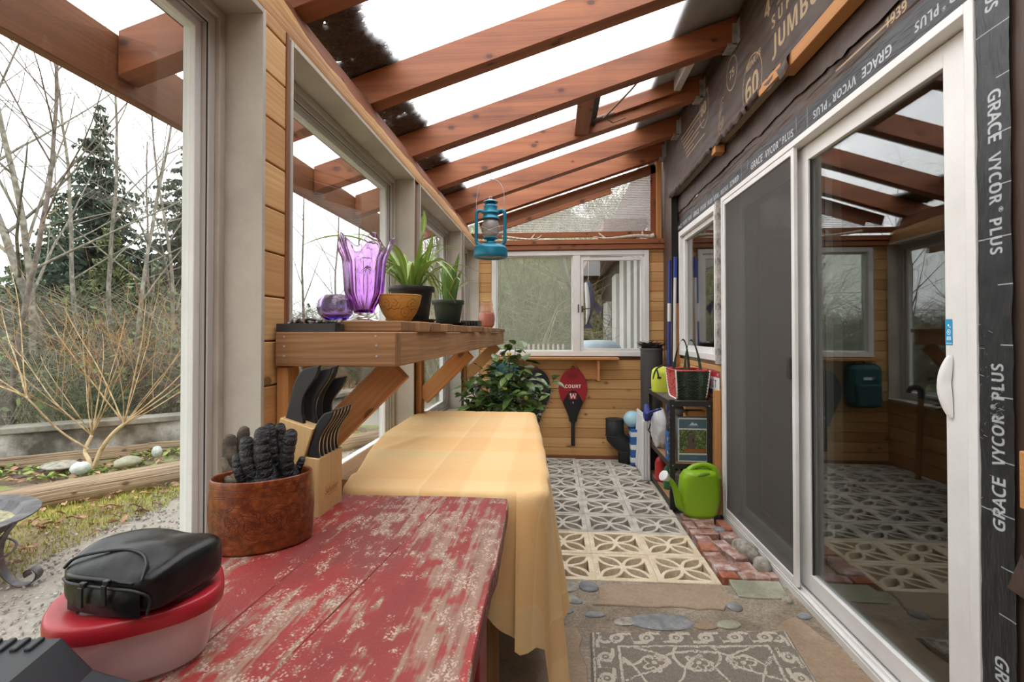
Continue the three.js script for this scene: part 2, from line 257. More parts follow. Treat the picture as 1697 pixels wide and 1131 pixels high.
for (const [x, d, rx, rd, h, m, t] of [[0.165, 2.437, 0.045, 0.05, 0.016, 'blueStone', 0.5], [0.79, 2.31, 0.034, 0.035, 0.014, 'blueStone', 0.3], [0.45, 2.165, 0.135, 0.062, 0.011, 'blueStone', 0.05], [0.175, 2.20, 0.044, 0.022, 0.010, 'blueStone', 0.1], [0.045, 2.22, 0.042, 0.03, 0.010, 'blueStone', 0.3], [0.06, 2.43, 0.07, 0.05, 0.009, 'greyStone', 0.1], [0.03, 2.33, 0.08, 0.045, 0.009, 'greenStone', -0.2], [0.72, 2.17, 0.055, 0.03, 0.009, 'greenStone', 0.2], [1.045, 2.38, 0.026, 0.022, 0.020, 'greyStone', 0.5], [1.06, 2.26, 0.035, 0.022, 0.010, 'blueStone', 0.3], [0.30, 2.16, 0.05, 0.03, 0.007, 'greyStone', 0.3], [0.62, 2.15, 0.05, 0.026, 0.008, 'tanStone', 0.1], [-0.06, 2.42, 0.06, 0.035, 0.009, 'blueStone', 0.7], [0.10, 2.30, 0.03, 0.02, 0.008, 'blueStone', 0]]) cobble('cobble', x, d, rx, rd, h, M[m], t, -0.005);
cobble('cobble', 1.045, 2.875, 0.048, 0.10, 0.055, M.greyStone, 0.25, 0.01); cobble('cobble', 1.06, 2.695, 0.042, 0.052, 0.05, M.greyStone, 0.2, 0.005); cobble('cobble', 1.00, 3.165, 0.036, 0.04, 0.025, M.blueStone, 0.4, 0.002);
[[0.818, 3.10, 0.977, 3.18], [0.825, 2.99, 0.913, 3.085], [0.815, 2.873, 0.905, 2.98], [0.925, 2.785, 1.005, 3.015, 0.22], [0.81, 2.745, 0.905, 2.86], [0.81, 2.632, 0.93, 2.735], [0.94, 2.64, 1.02, 2.745], [0.815, 2.555, 0.90, 2.62], [0.912, 2.56, 1.05, 2.628], [0.815, 3.19, 0.875, 3.31], [0.885, 3.20, 1.0, 3.33], [0.985, 3.045, 1.075, 3.135], [1.03, 3.19, 1.085, 3.34], [0.83, 3.33, 1.02, 3.43], [1.045, 2.575, 1.095, 2.64]].forEach(([x0, d0, x1, d1, t = 0], i) => {
  const g = slab(x1 - x0, 0.055, d1 - d0, 0.006), o = part('brick', g, M.brick[i % 5 === 2 ? 2 : i % 2], floor);
  o.position.copy(V((x0 + x1) / 2, -0.018 + rnd(-0.004, 0.006), (d0 + d1) / 2)); o.rotation.set(rnd(-0.03, 0.03), t + rnd(-0.06, 0.06), rnd(-0.03, 0.03));
});

// ---------------------------------------------------------------- boards laid in rows on a wall
function boardRow(parent, plane, at, a0, a1, y0, y1, pitch, thick, mats, holes = []) {   // plane 'd': wall across the room at distance `at`, a = across; plane 'x': wall along the room, a = distance
  let k = 0;
  for (let y = y0; y < y1 - 0.01; y += pitch, k++) {
    const top = Math.min(y + pitch - 0.003, y1); let spans = [[a0, a1]];
    for (const [h0, h1, g0, g1] of holes) if (top > g0 + 0.004 && y < g1 - 0.004) spans = spans.flatMap(([s, e]) => [[s, Math.min(e, h0)], [Math.max(s, h1), e]].filter(([p, q]) => q - p > 0.01));
    for (const [s, e] of spans) {
      const g = plane === 'd' ? bx(s, e, y, top, at, at + thick, 0.004, 0) : bx(at, at - thick, y, top, s, e, 0.004, 2);
      part('siding_board', g, mats[(k * 7 + Math.floor(s * 5) + 50) % mats.length], parent);
    }
  }
}

// ---------------------------------------------------------------- left wall, its windows and the log over them
const wallLeft = struct('wall_left', 'wooden wall with horizontal cedar boards between tall windows', 'wall');
const SILL = 0.60, HEAD = 2.02, wins = [[-0.55, 1.226], [1.35, 2.616], [2.726, 3.986], [4.095, 4.93]];
part('wall_core', bx(-0.90, -0.752, 0, SILL - 0.02, -1.7, DB + 0.1, 0.002), M.trimWood, wallLeft);
boardRow(wallLeft, 'x', XL, -1.7, DB, 0.0, SILL - 0.02, 0.116, 0.018, M.cedar);
for (const [d0, d1] of [[-1.7, -0.55], [1.226, 1.35], [2.616, 2.726], [3.986, 4.095]]) {
  part('wall_core', bx(-0.90, -0.752, SILL - 0.02, 2.06, d0 + 0.002, d1 - 0.002, 0.002), M.trimWood, wallLeft);
  if (d1 - d0 > 0.115) boardRow(wallLeft, 'x', XL, d0 + 0.004, d1 - (d0 > 1 ? 0.017 : 0.004), SILL, 2.03, 0.116, 0.018, M.cedar);
  else part('post', bx(XL - 0.012, XL - 0.03, SILL, 2.03, d0 + 0.012, d1 - 0.012, 0.003, 1), M.trimWood, wallLeft);
}
part('trim_strip', bx(XL + 0.004, XL - 0.03, SILL, 2.03, 1.332, 1.347, 0.003, 1), M.trimWood, wallLeft);
wins.forEach(([d0, d1], i) => {
  const w = struct('window_' + (i + 1), 'tall fixed window with a deep off-white painted frame', 'window'), jm = M.white;
  const xi = XL + 0.006, xo = -0.90;
  // painted box round the opening, each board of its own
  part('jamb', bx(xi, xo, SILL - 0.02, HEAD, d1 - 0.014, d1, 0.002), jm, w);
  part('jamb', bx(xi, xo, SILL - 0.02, HEAD, d0, d0 + 0.014, 0.002), jm, w);
  part('head_board', bx(xi, xo, HEAD - 0.014, HEAD, d0 + 0.014, d1 - 0.014, 0.002), jm, w);
  part('sill_board', bx(xi + 0.02, xo - 0.03, SILL - 0.022, SILL, d0 + 0.014, d1 - 0.014, 0.003), jm, w);
  const ring = (name, x0, x1, inset, wide, m) => {
    const a = d0 + inset, b = d1 - inset, y0 = SILL + inset - 0.014, y1 = HEAD - inset;
    part(name, merge(bx(x0, x1, y0, y1, a, a + wide, 0.002), bx(x0, x1, y0, y1, b - wide, b, 0.002), bx(x0, x1, y0, y0 + wide, a + wide, b - wide, 0.002), bx(x0, x1, y1 - wide, y1, a + wide, b - wide, 0.002)), m, w);
  };
  ring('stop', -0.826, -0.895, 0.014, 0.022, jm);
  ring('window_frame', -0.838, -0.895, 0.036, 0.022, M.vinylGrey);
  ring('glazing_bead', -0.858, -0.89, 0.058, 0.022, M.vinyl);
  ring('gasket', -0.842, -0.8455, 0.0565, 0.0035, M.gasket);
  const y0 = SILL + 0.066, y1 = HEAD - 0.08;
  part('pane', bx(-0.8695, -0.8735, y0 - 0.01, y1 + 0.01, d0 + 0.07, d1 - 0.07, 0.0005), M.glass, w);
});
// the log: a waney golden face below, a red-stained sawn face above
{
  const wob = (d) => 0.05 * (fbm(d * 0.35 + 0.3, 0.2, 16, 4, 5, 4) - 0.5) + 0.016 * Math.sin(d * 1.9 + 0.6) + 0.030 + 0.09 * smooth(1.62, 1.28, d), n = 150, D0 = -1.7, D1 = DB;
  const log = sheet(n, 5, (u, v) => { const d = lerp(D0, D1, u), w = wob(d), q = [[XL - 0.004, 2.021], [XL - 0.002, 2.034], [XL - 0.008, 2.055], [XL - 0.018 - 0.12 * w, 2.085 + 0.2 * w], [XL - 0.030 - 0.2 * w, 2.105 + w * 0.7], [XL - 0.052 - 0.3 * w + 0.006 * Math.sin(d * 40) * vn(d * 6, 1, 64, 4, 3), 2.122 + w]][Math.round(v * 5)], j = 0.004 * (vn(d * 30, v * 9, 512, 16, 2) - 0.5); return V(q[0] + j, q[1] + j, d); }, D1 - D0, 0.14);
  const red = sheet(n, 3, (u, v) => { const d = lerp(D0, D1, u), w = wob(d), q = [[XL - 0.066 - 0.3 * w, 2.112 + w], [XL - 0.058 - 0.3 * w, 2.124 + w], [XL - 0.084 - 0.12 * w, 2.19 + 0.5 * w], [-0.842, 2.2575]][Math.round(v * 3)]; return V(q[0] + 0.002 * (vn(d * 18, v * 5, 256, 8, 9) - 0.5), q[1], d); }, D1 - D0, 0.16);
  const o = struct('trim_1', 'rough log beam over the windows with a waney golden lower edge', 'beam');
  part('waney_face', log, M.header, o); part('sawn_face', red, M.headerRed, o);
  part('log_core', bx(-0.995, -0.843, 2.022, 2.257, D0, D1, 0.004, 2), M.headerRed, o);
}

// ---------------------------------------------------------------- roof: rafters, clear sheets, litter lying on the sheets
const ceiling = struct('ceiling', 'lean-to roof of red-stained rafters under white translucent sheets', 'ceiling');
const ROOF = (x) => 2.53 + 0.32 * x, RH = 0.148, RT = 0.088, rafters = [-1.12, -0.45, 0.22, 0.90, 1.575, 2.27, 2.97, 3.62, 4.29, 4.845];
const slope = Math.atan(0.32);
rafters.forEach((d, i) => {
  const x0 = -1.452, x1 = XU - 0.004, g = new THREE.Shape([[x0, ROOF(x0)], [x1, ROOF(x1)], [x1, ROOF(x1) + RH], [x0, ROOF(x0) + RH]].map(([x, y]) => new THREE.Vector2(x, y)));
  const e = uvm(new THREE.ExtrudeGeometry(g, { depth: RT - 0.006, bevelEnabled: true, bevelSize: 0.003, bevelThickness: 0.003, bevelSegments: 1 }), 0).translate(0, 0, -d - RT + 0.003);
  const r = part('rafter', e, M.rafter[i % 2], ceiling);
  if (i > 2) {
    const y = ROOF(XU - 0.05);
    part('joist_hanger', merge(bx(XU - 0.055, XU - 0.002, y - 0.012, y + 0.005, d - 0.006, d + RT + 0.006, 0.001), bx(XU - 0.03, XU - 0.002, y - 0.005, y + 0.12, d - 0.006, d - 0.001, 0.0005), bx(XU - 0.03, XU - 0.002, y - 0.005, y + 0.12, d + RT + 0.001, d + RT + 0.006, 0.0005), bx(XU - 0.004, XU - 0.001, y - 0.005, y + 0.13, d - 0.045, d - 0.001, 0.0005)), M.steel, r);
  }
});
{
  const xs = [-1.56, XU];
  for (let i = -1; i < rafters.length; i++) {
    const d0 = i < 0 ? -1.7 : rafters[i] + RT / 2, d1 = i + 1 < rafters.length ? rafters[i + 1] + RT / 2 : 5.55;
    const L = (xs[1] - xs[0]) / Math.cos(slope), g = slab(L, 0.006, d1 - d0 - 0.002, 0.001, 0);
    g.rotateZ(slope).translate((xs[0] + xs[1]) / 2, ROOF((xs[0] + xs[1]) / 2) + RH + 0.008, -(d0 + d1) / 2);
    part('roof_sheet', g, M.poly, ceiling);
  }
  // metal apron where the sheets run up under the house eave
  const L = 0.42, g = slab(L, 0.004, 7.2, 0.001); g.rotateZ(slope).translate(XU - 0.17, ROOF(XU - 0.17) + RH + 0.022, -1.95);
  part('flashing', g, mottled(71, [[0.26, 0.25, 0.24], [0.36, 0.35, 0.34]], { s: 0.7, f: 5, rough: 0.6, extra: { metalness: 0.3 } }), ceiling);
  // needle litter lying at the low edge of each bay
  const rr = rngOf(5), list = [], lay = V(0, 0, 0), needle = new THREE.BoxGeometry(1, 1, 1);
  rafters.forEach((d, i) => {
    if (i < 3 || i > 8) return;
    const a = d + RT / 2, b = rafters[i + 1] + RT / 2, reach = [0, 0, 0, 0.10, 0.10, 0.07, 0.06, 0.05, 0.05][i];
    const edge = (t) => -0.845 + reach * (0.35 + 0.55 * t + 1.1 * (fbm(t * 0.3 + i * 0.13, 0.1, 16, 4, 3, 3) - 0.4));
    const N = i === 3 || i === 4 ? 5200 : 3600;
    for (let k = 0; k < N; k++) {
      const t = rr(), e = edge(t), x = lerp(-1.0, e + 0.015, Math.pow(rr(), 0.75)), dd = lerp(a - 0.03, b + 0.03, t);
      if (x > -0.98 && fbm(x * 1.1 + i * 0.31, dd * 0.6, 32, 32, 41, 3) > (i < 5 ? 0.60 : 0.70)) continue;
      list.push(M4(V(x, ROOF(x) + RH + 0.014 + rr() * 0.014, dd), new THREE.Euler(rr() - 0.5, rr() * 0.9 - 0.45 + (rr() < 0.3 ? 1.4 : 0), slope + (rr() - 0.5) * 0.2, 'YXZ'), new THREE.Vector3(0.03 + 0.04 * rr(), 0.004, 0.003 + 0.006 * rr())));
    }
  });
  stuff('needle_litter', needle, mat({ c: [0.075, 0.052, 0.032], roughness: 1 }), list, ceiling);
  part('fascia_board', bx(-1.46, -1.50, 2.012, 2.205, -1.7, 5.5, 0.004, 2), M.trimWood, ceiling);
  // roof hatch between two rafters: curb board, framed lid propped a little open, crank arm
  const xa = 0.20, y = ROOF(xa);
  part('hatch_curb', beam(V(xa, y + 0.03, rafters[6] + RT), V(xa, y + 0.03, rafters[7]), 0.10, 0.035), M.rafter[1], ceiling);
  part('hatch_curb', beam(V(xa + 0.012 + 0.02, y + 0.085, rafters[6] + RT), V(xa + 0.032, y + 0.085, rafters[7]), 0.13, 0.014), M.gasket, ceiling);
  const hat = (x, lift) => V(x, ROOF(x) + RH + lift, 0).y;
  part('hatch_rail', beam(V(0.24, hat(0.24, -0.03), rafters[7] - 0.02), V(0.92, hat(0.92, -0.03), rafters[7] - 0.02), 0.03, 0.09), M.rafter[0], ceiling);
  part('hatch_rail', beam(V(0.86, hat(0.86, -0.02), rafters[6] + RT), V(0.86, hat(0.86, -0.02), rafters[7]), 0.045, 0.10), M.vinylGrey, ceiling);
  part('hatch_arm', merge(sweep([V(0.34, hat(0.34, -0.13), 3.46), V(0.50, hat(0.5, -0.06), 3.34), V(0.58, hat(0.58, -0.02), 3.25)], [0.007, 0.007, 0.006], 6), sweep([V(0.3, hat(0.3, -0.02), 3.3), V(0.45, hat(0.45, 0.0), 3.26), V(0.62, hat(0.62, -0.01), 3.24)], [0.005, 0.005, 0.005], 6), sweep([V(0.36, hat(0.36, -0.12), 3.5), V(0.41, hat(0.41, -0.16), 3.52), V(0.5, hat(0.5, -0.15), 3.54)], [0.005, 0.005, 0.004], 6), sweep([V(0.28, hat(0.28, -0.10), 3.5), V(0.42, hat(0.42, -0.11), 3.5)], [0.016, 0.018], 7)), mat({ c: [0.12, 0.075, 0.05], roughness: 0.5, metalness: 0.5 }), ceiling);
}

// ---------------------------------------------------------------- back wall
const wallBack = struct('wall_back', 'cedar board wall with a wide white window and ribbed clear panel above', 'wall');
const WB = [-0.602, 0.912, 0.975, 1.995];
boardRow(wallBack, 'd', DB, XL - 0.15, XU + 0.1, 0.0, 2.005, 0.094, 0.02, M.cedar, [WB]);
part('wall_core', merge(bx(XL - 0.15, WB[0], 0, 2.005, DB + 0.02, DB + 0.10), bx(WB[1], XU + 0.1, 0, 2.005, DB + 0.02, DB + 0.10), bx(WB[0], WB[1], 0, WB[2], DB + 0.02, DB + 0.10)), M.trimWood, wallBack);
part('bottom_plate', bx(XL, XU, -0.05, 0.022, DB - 0.02, DB + 0.02), M.trimWood, wallBack);
part('lintel', bx(XL - 0.15, XU, 2.003, 2.05, DB - 0.035, DB + 0.08, 0.003, 0), M.rafter[1], wallBack);
part('lintel', bx(XL - 0.15, XU, 2.053, 2.098, DB - 0.045, DB + 0.08, 0.003, 0), M.rafter[0], wallBack);
part('gable_rail', bx(XL - 0.1, 1.0, 2.135, 2.185, DB + 0.02, DB + 0.06, 0.003, 0), M.rafter[0], wallBack);
part('gable_post', bx(0.985, XU - 0.02, 2.098, 2.86, DB - 0.02, DB + 0.02, 0.003, 1), M.bracket, wallBack);
part('gable_post', bx(0.935, 0.985, 2.18, 2.82, DB + 0.02, DB + 0.05, 0.003, 1), M.rafter[0], wallBack);
part('gable_rail', beam(V(-0.72, ROOF(-0.72) - 0.055, DB + 0.035), V(0.985, ROOF(0.985) - 0.055, DB + 0.035), 0.03, 0.09), M.trimWood, wallBack);
part('gable_rail', beam(V(-0.55, ROOF(-0.55) - 0.135, DB + 0.012), V(0.56, ROOF(0.56) - 0.135, DB + 0.012), 0.025, 0.05), M.rafter[1], wallBack);
{ // ribbed clear sheet: real ribs
  const s = new THREE.Shape([[-0.75, 2.16], [0.985, 2.16], [0.985, 2.80], [-0.75, 2.24]].map(([x, y]) => new THREE.Vector2(x, y)));
  part('ribbed_panel', strip(new THREE.ExtrudeGeometry(s, { depth: 0.004, bevelEnabled: false })).translate(0, 0, -DB - 0.075), mat({ c: [0.90, 0.90, 0.89], transmission: 1, roughness: 0.36, ior: 1.3, thickness: 0 }), wallBack);
  const ribs = []; for (let y = 2.175; y < 2.80; y += 0.0165) { const x0 = Math.max(-0.75, (y - 2.24) / 0.3227 - 0.75); ribs.push(new THREE.BoxGeometry(0.985 - x0, 0.004, 0.006).translate((0.985 + x0) / 2, y, -DB - 0.068)); }
  part('panel_ribs', merge(ribs), mat({ c: [0.62, 0.60, 0.58], transmission: 0.35, roughness: 0.8, thickness: 0 }), wallBack).userData.kind = 'stuff';
}
{ // the white window: a fixed left light, a hinged right sash
  const w = struct('window_5', 'white two-light window with a small dark handle in the back wall', 'window'), [x0, x1, y0, y1] = WB, xm = 0.225, f = 0.045;
  const ring = (name, a, b, c, e, d0, d1, wd, m) => part(name, merge(bx(a, a + wd, c, e, d0, d1, 0.003), bx(b - wd, b, c, e, d0, d1, 0.003), bx(a + wd, b - wd, c, c + wd, d0, d1, 0.003), bx(a + wd, b - wd, e - wd, e, d0, d1, 0.003)), m, w);
  ring('window_frame', x0, x1, y0, y1, DB - 0.02, DB + 0.09, f, M.vinyl);
  part('mullion', bx(xm - 0.035, xm + 0.035, y0 + f, y1 - f, DB - 0.018, DB + 0.085, 0.003), M.vinyl, w);
  ring('glazing_bead', x0 + f, xm - 0.035, y0 + f, y1 - f, DB + 0.01, DB + 0.06, 0.014, M.vinyl);
  part('pane', bx(x0 + f + 0.008, xm - 0.043, y0 + f + 0.008, y1 - f - 0.008, DB + 0.03, DB + 0.034, 0.0005), M.dirtyGlass, w, 'fogged dusty glass');
  const s = ring('sash', xm + 0.036, x1 - f, y0 + f, y1 - f - 0.02, DB - 0.008, DB + 0.04, 0.030, M.vinyl);
  part('pane', bx(xm + 0.06, x1 - f - 0.024, y0 + f + 0.024, y1 - f - 0.044, DB + 0.015, DB + 0.019, 0.0005), M.glass, s);
  part('handle', merge(bx(xm + 0.045, xm + 0.062, 1.40, 1.46, DB - 0.02, DB - 0.008, 0.002), sweep([V(xm + 0.054, 1.43, DB - 0.02), V(xm + 0.058, 1.43, DB - 0.045), V(xm + 0.13, 1.432, DB - 0.05)], [0.006, 0.006, 0.005], 8)), mat({ c: [0.07, 0.06, 0.045], metalness: 0.6, roughness: 0.4 }), s);
  part('latch_plate', bx(xm + 0.01, xm + 0.022, 1.395, 1.475, DB - 0.022, DB - 0.017, 0.001), mat({ c: [0.10, 0.09, 0.07], metalness: 0.6, roughness: 0.4 }), w);
  part('sill_board', bx(x0 - 0.02, 0.615, y0 - 0.03, y0 - 0.008, DB - 0.14, DB, 0.004, 0), M.bracket, w);
  const br = part('sill_bracket', bx(0.412, 0.437, y0 - 0.23, y0 - 0.03, DB - 0.12, DB, 0.003, 1), M.bracket, w);
  part('sill_bracket', strip(prism([[0.19, 0.945], [0.412, 0.945], [0.412, 0.755], [0.31, 0.755]], 0.036, 0.002)).translate(0, 0, -DB + 0.002), M.bracket, w);
}

// ---------------------------------------------------------------- right wall: building paper, flashing tape, sliding door, window
const wallRight = struct('wall_right', 'house wall wrapped in wrinkled dark brown building paper', 'wall');
{
  const DOOR = [1.42, 3.44, 0.0, 2.09], WIN = [3.49, 4.50, 1.01, 2.075];
  // printed paper; the printing follows the sheet
  const paper = (w, h, seed, marks, bs = 0.02) => {
    const map = canvasTex(2048, Math.min(2048, Math.max(160, Math.round(2048 * h / w))), (g, W, H) => {
      g.fillStyle = '#47372e'; g.fillRect(0, 0, W, H);
      const r = rngOf(seed);
      for (let i = 0; i < 2600; i++) { g.globalAlpha = 0.05 + 0.05 * r(); g.fillStyle = r() < 0.5 ? '#382b24' : '#58463b'; const a = r() * 60 + 8; g.beginPath(); g.ellipse(r() * W, r() * H, a, a * (0.2 + 0.4 * r()), r() * 3, 0, 7); g.fill(); }
      for (let i = 0; i < 170; i++) { g.globalAlpha = 0.12 + 0.16 * r(); g.strokeStyle = '#8a7050'; g.lineWidth = 1 + 2 * r(); const x = r() * W, y = r() * H; g.beginPath(); g.moveTo(x, y); g.quadraticCurveTo(x + 40 * (r() - 0.5), y + 30 * (r() - 0.5), x + 70 * (r() - 0.5), y + 50 * (r() - 0.5)); g.stroke(); }
      g.globalAlpha = 0.85; marks(g, W, H, W / w);
    });
    const bm = tex(512, 256, (u, v) => { const a = Math.abs(fbm(u, v, 5, 4, seed, 3) - 0.5) * 2, b = Math.abs(fbm(u + 0.3, v, 11, 7, seed + 8, 3) - 0.5) * 2, x = 0.25 + 0.5 * a + 0.35 * b; return [x, x, x]; });
    bm.wrapS = bm.wrapT = THREE.ClampToEdgeWrapping;
    return mat({ map, bumpMap: bm, bumpScale: bs, roughness: 0.55 });
  };
  const ink = '#c2a77c', font = (g, n, b = 'bold', f = 'sans-serif') => { g.font = `${b} ${n}px ${f}`; };
  // a sheet on a plane of constant x, wrinkled; read from inside the room, print runs towards the camera
  const sheetX = (name, x, y0, y1, d0, d1, m, wr = 0.006, parent = wallRight, nu = 60, nv = 24, seed = 3) => part(name, sheet(nu, nv, (u, v) => { const d = lerp(d1, d0, u), y = lerp(y0, y1, v), e = Math.min(1, 12 * Math.min(u, 1 - u, v, 1 - v)); return V(x - wr * (fbm(d * 0.21 + seed * 0.1, y * 0.31, 8, 8, seed, 4, 0.6) - 0.4) * (0.3 + 0.7 * e), y, d); }, 1, 1), m, parent);
  const upper = paper(3.43, 0.60, 201, (g, W, H, k) => {   // printing placed by its distance and height on the wall
    const X = (d) => (4.63 - d) * k, Y = (y) => (3.02 - y) * k, txt = (t, d, y, size, st = 'bold') => { font(g, size * k, st); g.fillText(t, X(d), Y(y)); }; g.fillStyle = ink; g.strokeStyle = ink;
    const stamp = (d, y, a, b) => { g.lineWidth = 0.007 * k; g.beginPath(); g.ellipse(X(d), Y(y), a * k, b * k, 0, 0, 7); g.stroke(); font(g, b * 0.8 * k); g.textAlign = 'center'; g.fillText('75', X(d), Y(y - b * 0.3)); g.textAlign = 'left'; };
    stamp(3.07, 2.735, 0.085, 0.095); stamp(1.75, 2.80, 0.09, 0.10);
    txt('MINUTE', 2.84, 2.615, 0.05); txt('60', 2.86, 2.445, 0.17); txt('MINUTE', 3.68, 2.85, 0.04); txt('60', 3.70, 2.73, 0.12); g.lineWidth = 0.006 * k; g.beginPath(); g.ellipse(X(3.62), Y(2.77), 0.10 * k, 0.13 * k, 0, 0, 7); g.stroke(); g.beginPath(); g.ellipse(X(2.76), Y(2.52), 0.13 * k, 0.15 * k, 0, 2.6, 6.8); g.stroke();
    for (let i = 0; i < 7; i++) { g.lineWidth = 0.008 * k; g.beginPath(); g.moveTo(X(4.25 - i * 0.03), Y(2.79 - i * 0.034)); g.lineTo(X(3.60 + (i % 3) * 0.14), Y(2.79 - i * 0.034)); g.stroke(); }
    txt('S U P E R', 2.52, 2.66, 0.085); txt('JUMBO', 2.50, 2.53, 0.13); txt('Building Paper', 2.42, 2.76, 0.05, 'italic'); g.lineWidth = 0.005 * k; g.beginPath(); g.moveTo(X(2.46), Y(2.745)); g.lineTo(X(1.95), Y(2.745)); g.stroke();
    for (let i = 0; i < 3; i++) { g.beginPath(); g.ellipse(X(3.26), Y(2.56), (0.018 + i * 0.016) * k, (0.05 + i * 0.03) * k, 0.3, 0, 5); g.stroke(); }
    txt('4', 2.60, 2.75, 0.13); txt('JUMBO', 1.75, 2.55, 0.13); txt('SUPER', 1.72, 2.67, 0.08);
  }, 0.03);
  const lower = paper(3.44, 0.28, 203, (g, W, H, k) => {
    const X = (d) => (4.64 - d) * k, Y = (y) => (2.47 - y) * k, txt = (t, d, y, size) => { font(g, size * k); g.fillText(t, X(d), Y(y)); }; g.fillStyle = ink; g.strokeStyle = ink;
    txt('75', 4.16, 2.265, 0.14); txt('5', 3.08, 2.275, 0.15); txt('1939', 1.80, 2.225, 0.05); txt('2', 1.72, 2.33, 0.10); g.lineWidth = 0.008 * k; g.beginPath(); g.ellipse(X(1.68), Y(2.36), 0.10 * k, 0.09 * k, 0, 0, 7); g.stroke();
    g.lineWidth = 0.007 * k; for (const [d, y] of [[3.95, 2.37], [3.7, 2.40], [3.55, 2.42], [2.1, 2.24]]) { g.beginPath(); g.moveTo(X(d), Y(y)); g.lineTo(X(d - 0.35), Y(y)); g.stroke(); }
  }, 0.03);
  const small = paper(0.34, 2.08, 205, (g, W, H, k) => {
    const X = (d) => (4.94 - d) * k, Y = (y) => (2.98 - y) * k; g.fillStyle = ink; g.strokeStyle = ink; font(g, 0.06 * k); g.fillText('SUPER', X(4.90), Y(2.62)); font(g, 0.075 * k); g.fillText('JUMBO', X(4.92), Y(2.53));
    for (let i = 0; i < 10; i++) { g.lineWidth = 0.009 * k; g.beginPath(); g.moveTo(X(4.91), Y(2.46 - i * 0.042)); g.lineTo(X(4.66 + (i % 3) * 0.05), Y(2.46 - i * 0.042)); g.stroke(); }
  }, 0.006);
  const side = paper(0.22, 2.4, 207, (g, W, H, k) => { g.fillStyle = ink; font(g, 0.04 * k); for (const [t, x, y] of [['2', 0.06, 2.25], ['WR', 0.10, 2.16], ['2022', 0.08, 1.95], ['Indu', 0.08, 1.84], ['STM', 0.09, 0.70], ['mC', 0.10, 0.64]]) g.fillText(t, x * k, (2.4 - y) * k); }, 0.004);
  // solid wall behind the paper
  const core = (n, a) => part(n, a, M.plaster, wallRight);
  core('wall_core', bx(XW + 0.008, XW + 0.16, 2.09, 3.1, -1.7, DB + 0.1, 0.002)); core('wall_core', bx(XW + 0.008, XW + 0.16, -0.1, 2.09, -1.7, DOOR[0], 0.002));
  core('wall_core', bx(XW + 0.008, XW + 0.16, -0.1, 2.09, DOOR[1], WIN[0], 0.002)); core('wall_core', bx(XW + 0.008, XW + 0.16, -0.1, WIN[2], WIN[0], WIN[1], 0.002)); core('wall_core', bx(XW + 0.008, XW + 0.16, -0.1, 2.09, WIN[1], DB + 0.1, 0.002));
  core('wall_core', bx(XU + 0.012, XW + 0.008, 2.43, 3.1, -1.7, DB, 0.002)); core('wall_core', bx(XU + 0.012, XW + 0.006, 0.0, 2.43, 4.64, DB, 0.002));
  // paper courses
  sheetX('paper_course', XU, 2.42, 3.02, 1.20, 4.63, upper, 0.012, wallRight, 110, 24, 3);
  sheetX('paper_course', XU, 2.42, 3.02, -1.6, 1.20, lower, 0.010, wallRight, 60, 24, 4);
  sheetX('paper_course', XU, 0.9, 2.98, 4.60, DB, small, 0.006, wallRight, 24, 40, 5);
  sheetX('paper_course', XW, 2.19, 2.47, 1.2, 4.64, lower, 0.012, wallRight, 110, 14, 7);
  sheetX('paper_course', XW, 2.02, 2.47, -1.7, 1.31, lower, 0.012, wallRight, 60, 14, 8);
  sheetX('paper_course', XW, -0.02, 2.4, 1.12, 1.34, side, 0.010, wallRight, 16, 80, 9);
  sheetX('paper_course', XW, -0.02, 2.4, -1.7, 1.12, lower, 0.016, wallRight, 60, 60, 11);
  sheetX('paper_course', XW, 0.75, 2.2, 4.50, 4.64, lower, 0.006, wallRight, 10, 30, 13);
  // torn lower edge of the upper course: folded flaps, and the battens that it hangs over
  const batten = (d0, d1, y, h = 0.05) => part('batten', bx(XU - 0.012, XU + 0.05, y - h, y, d0, d1, 0.004, 2), M.bracket, wallRight);
  batten(1.72, 2.40, 2.435, 0.06); part('batten', beam(V(XU - 0.02, 2.40, 2.60), V(XU - 0.02, 2.395, 2.36), 0.02, 0.05), M.bracket, wallRight); part('paper_fold', sheet(80, 5, (u, v) => { const d = lerp(4.63, 2.42, u), j = fbm(d * 0.5, 0.7, 32, 8, 51, 3); return V(XU - 0.004 - 0.016 * Math.sin(v * 3.14), 2.435 - v * (0.022 + 0.03 * j), d); }, 1, 0.06), lower, wallRight);
  batten(3.34, 3.42, 2.412, 0.05); part('corner_batten', bx(XU + 0.001, XU + 0.06, 0.75, 2.42, 4.615, 4.638, 0.003, 1), M.gasket, wallRight);
  for (const [d0, d1, dr, seed] of [[2.44, 2.75, 0.035, 4], [2.78, 3.28, 0.05, 6], [3.40, 4.0, 0.045, 8], [3.95, 4.6, 0.04, 10], [2.3, 2.62, 0.07, 14]]) part('paper_flap', sheet(26, 6, (u, v) => { const d = lerp(d1, d0, u), j = fbm(d * 0.7, seed * 0.1, 32, 8, seed, 3); return V(XU - 0.013 - 0.014 * Math.sin(v * 3.1) - 0.012 * j * v, 2.44 - v * dr * (0.5 + j), d); }, 0.2, 0.05), lower, wallRight);
  part('paper_course', sheet(90, 4, (u, v) => { const d = lerp(4.6, 1.3, u), j = fbm(d * 0.4, 0.3, 32, 8, 21, 3); return V(XW - 0.008 - 0.006 * j, lerp(2.30 - 0.05 * j, 2.40, v), d); }, 1, 0.12), lower, wallRight);
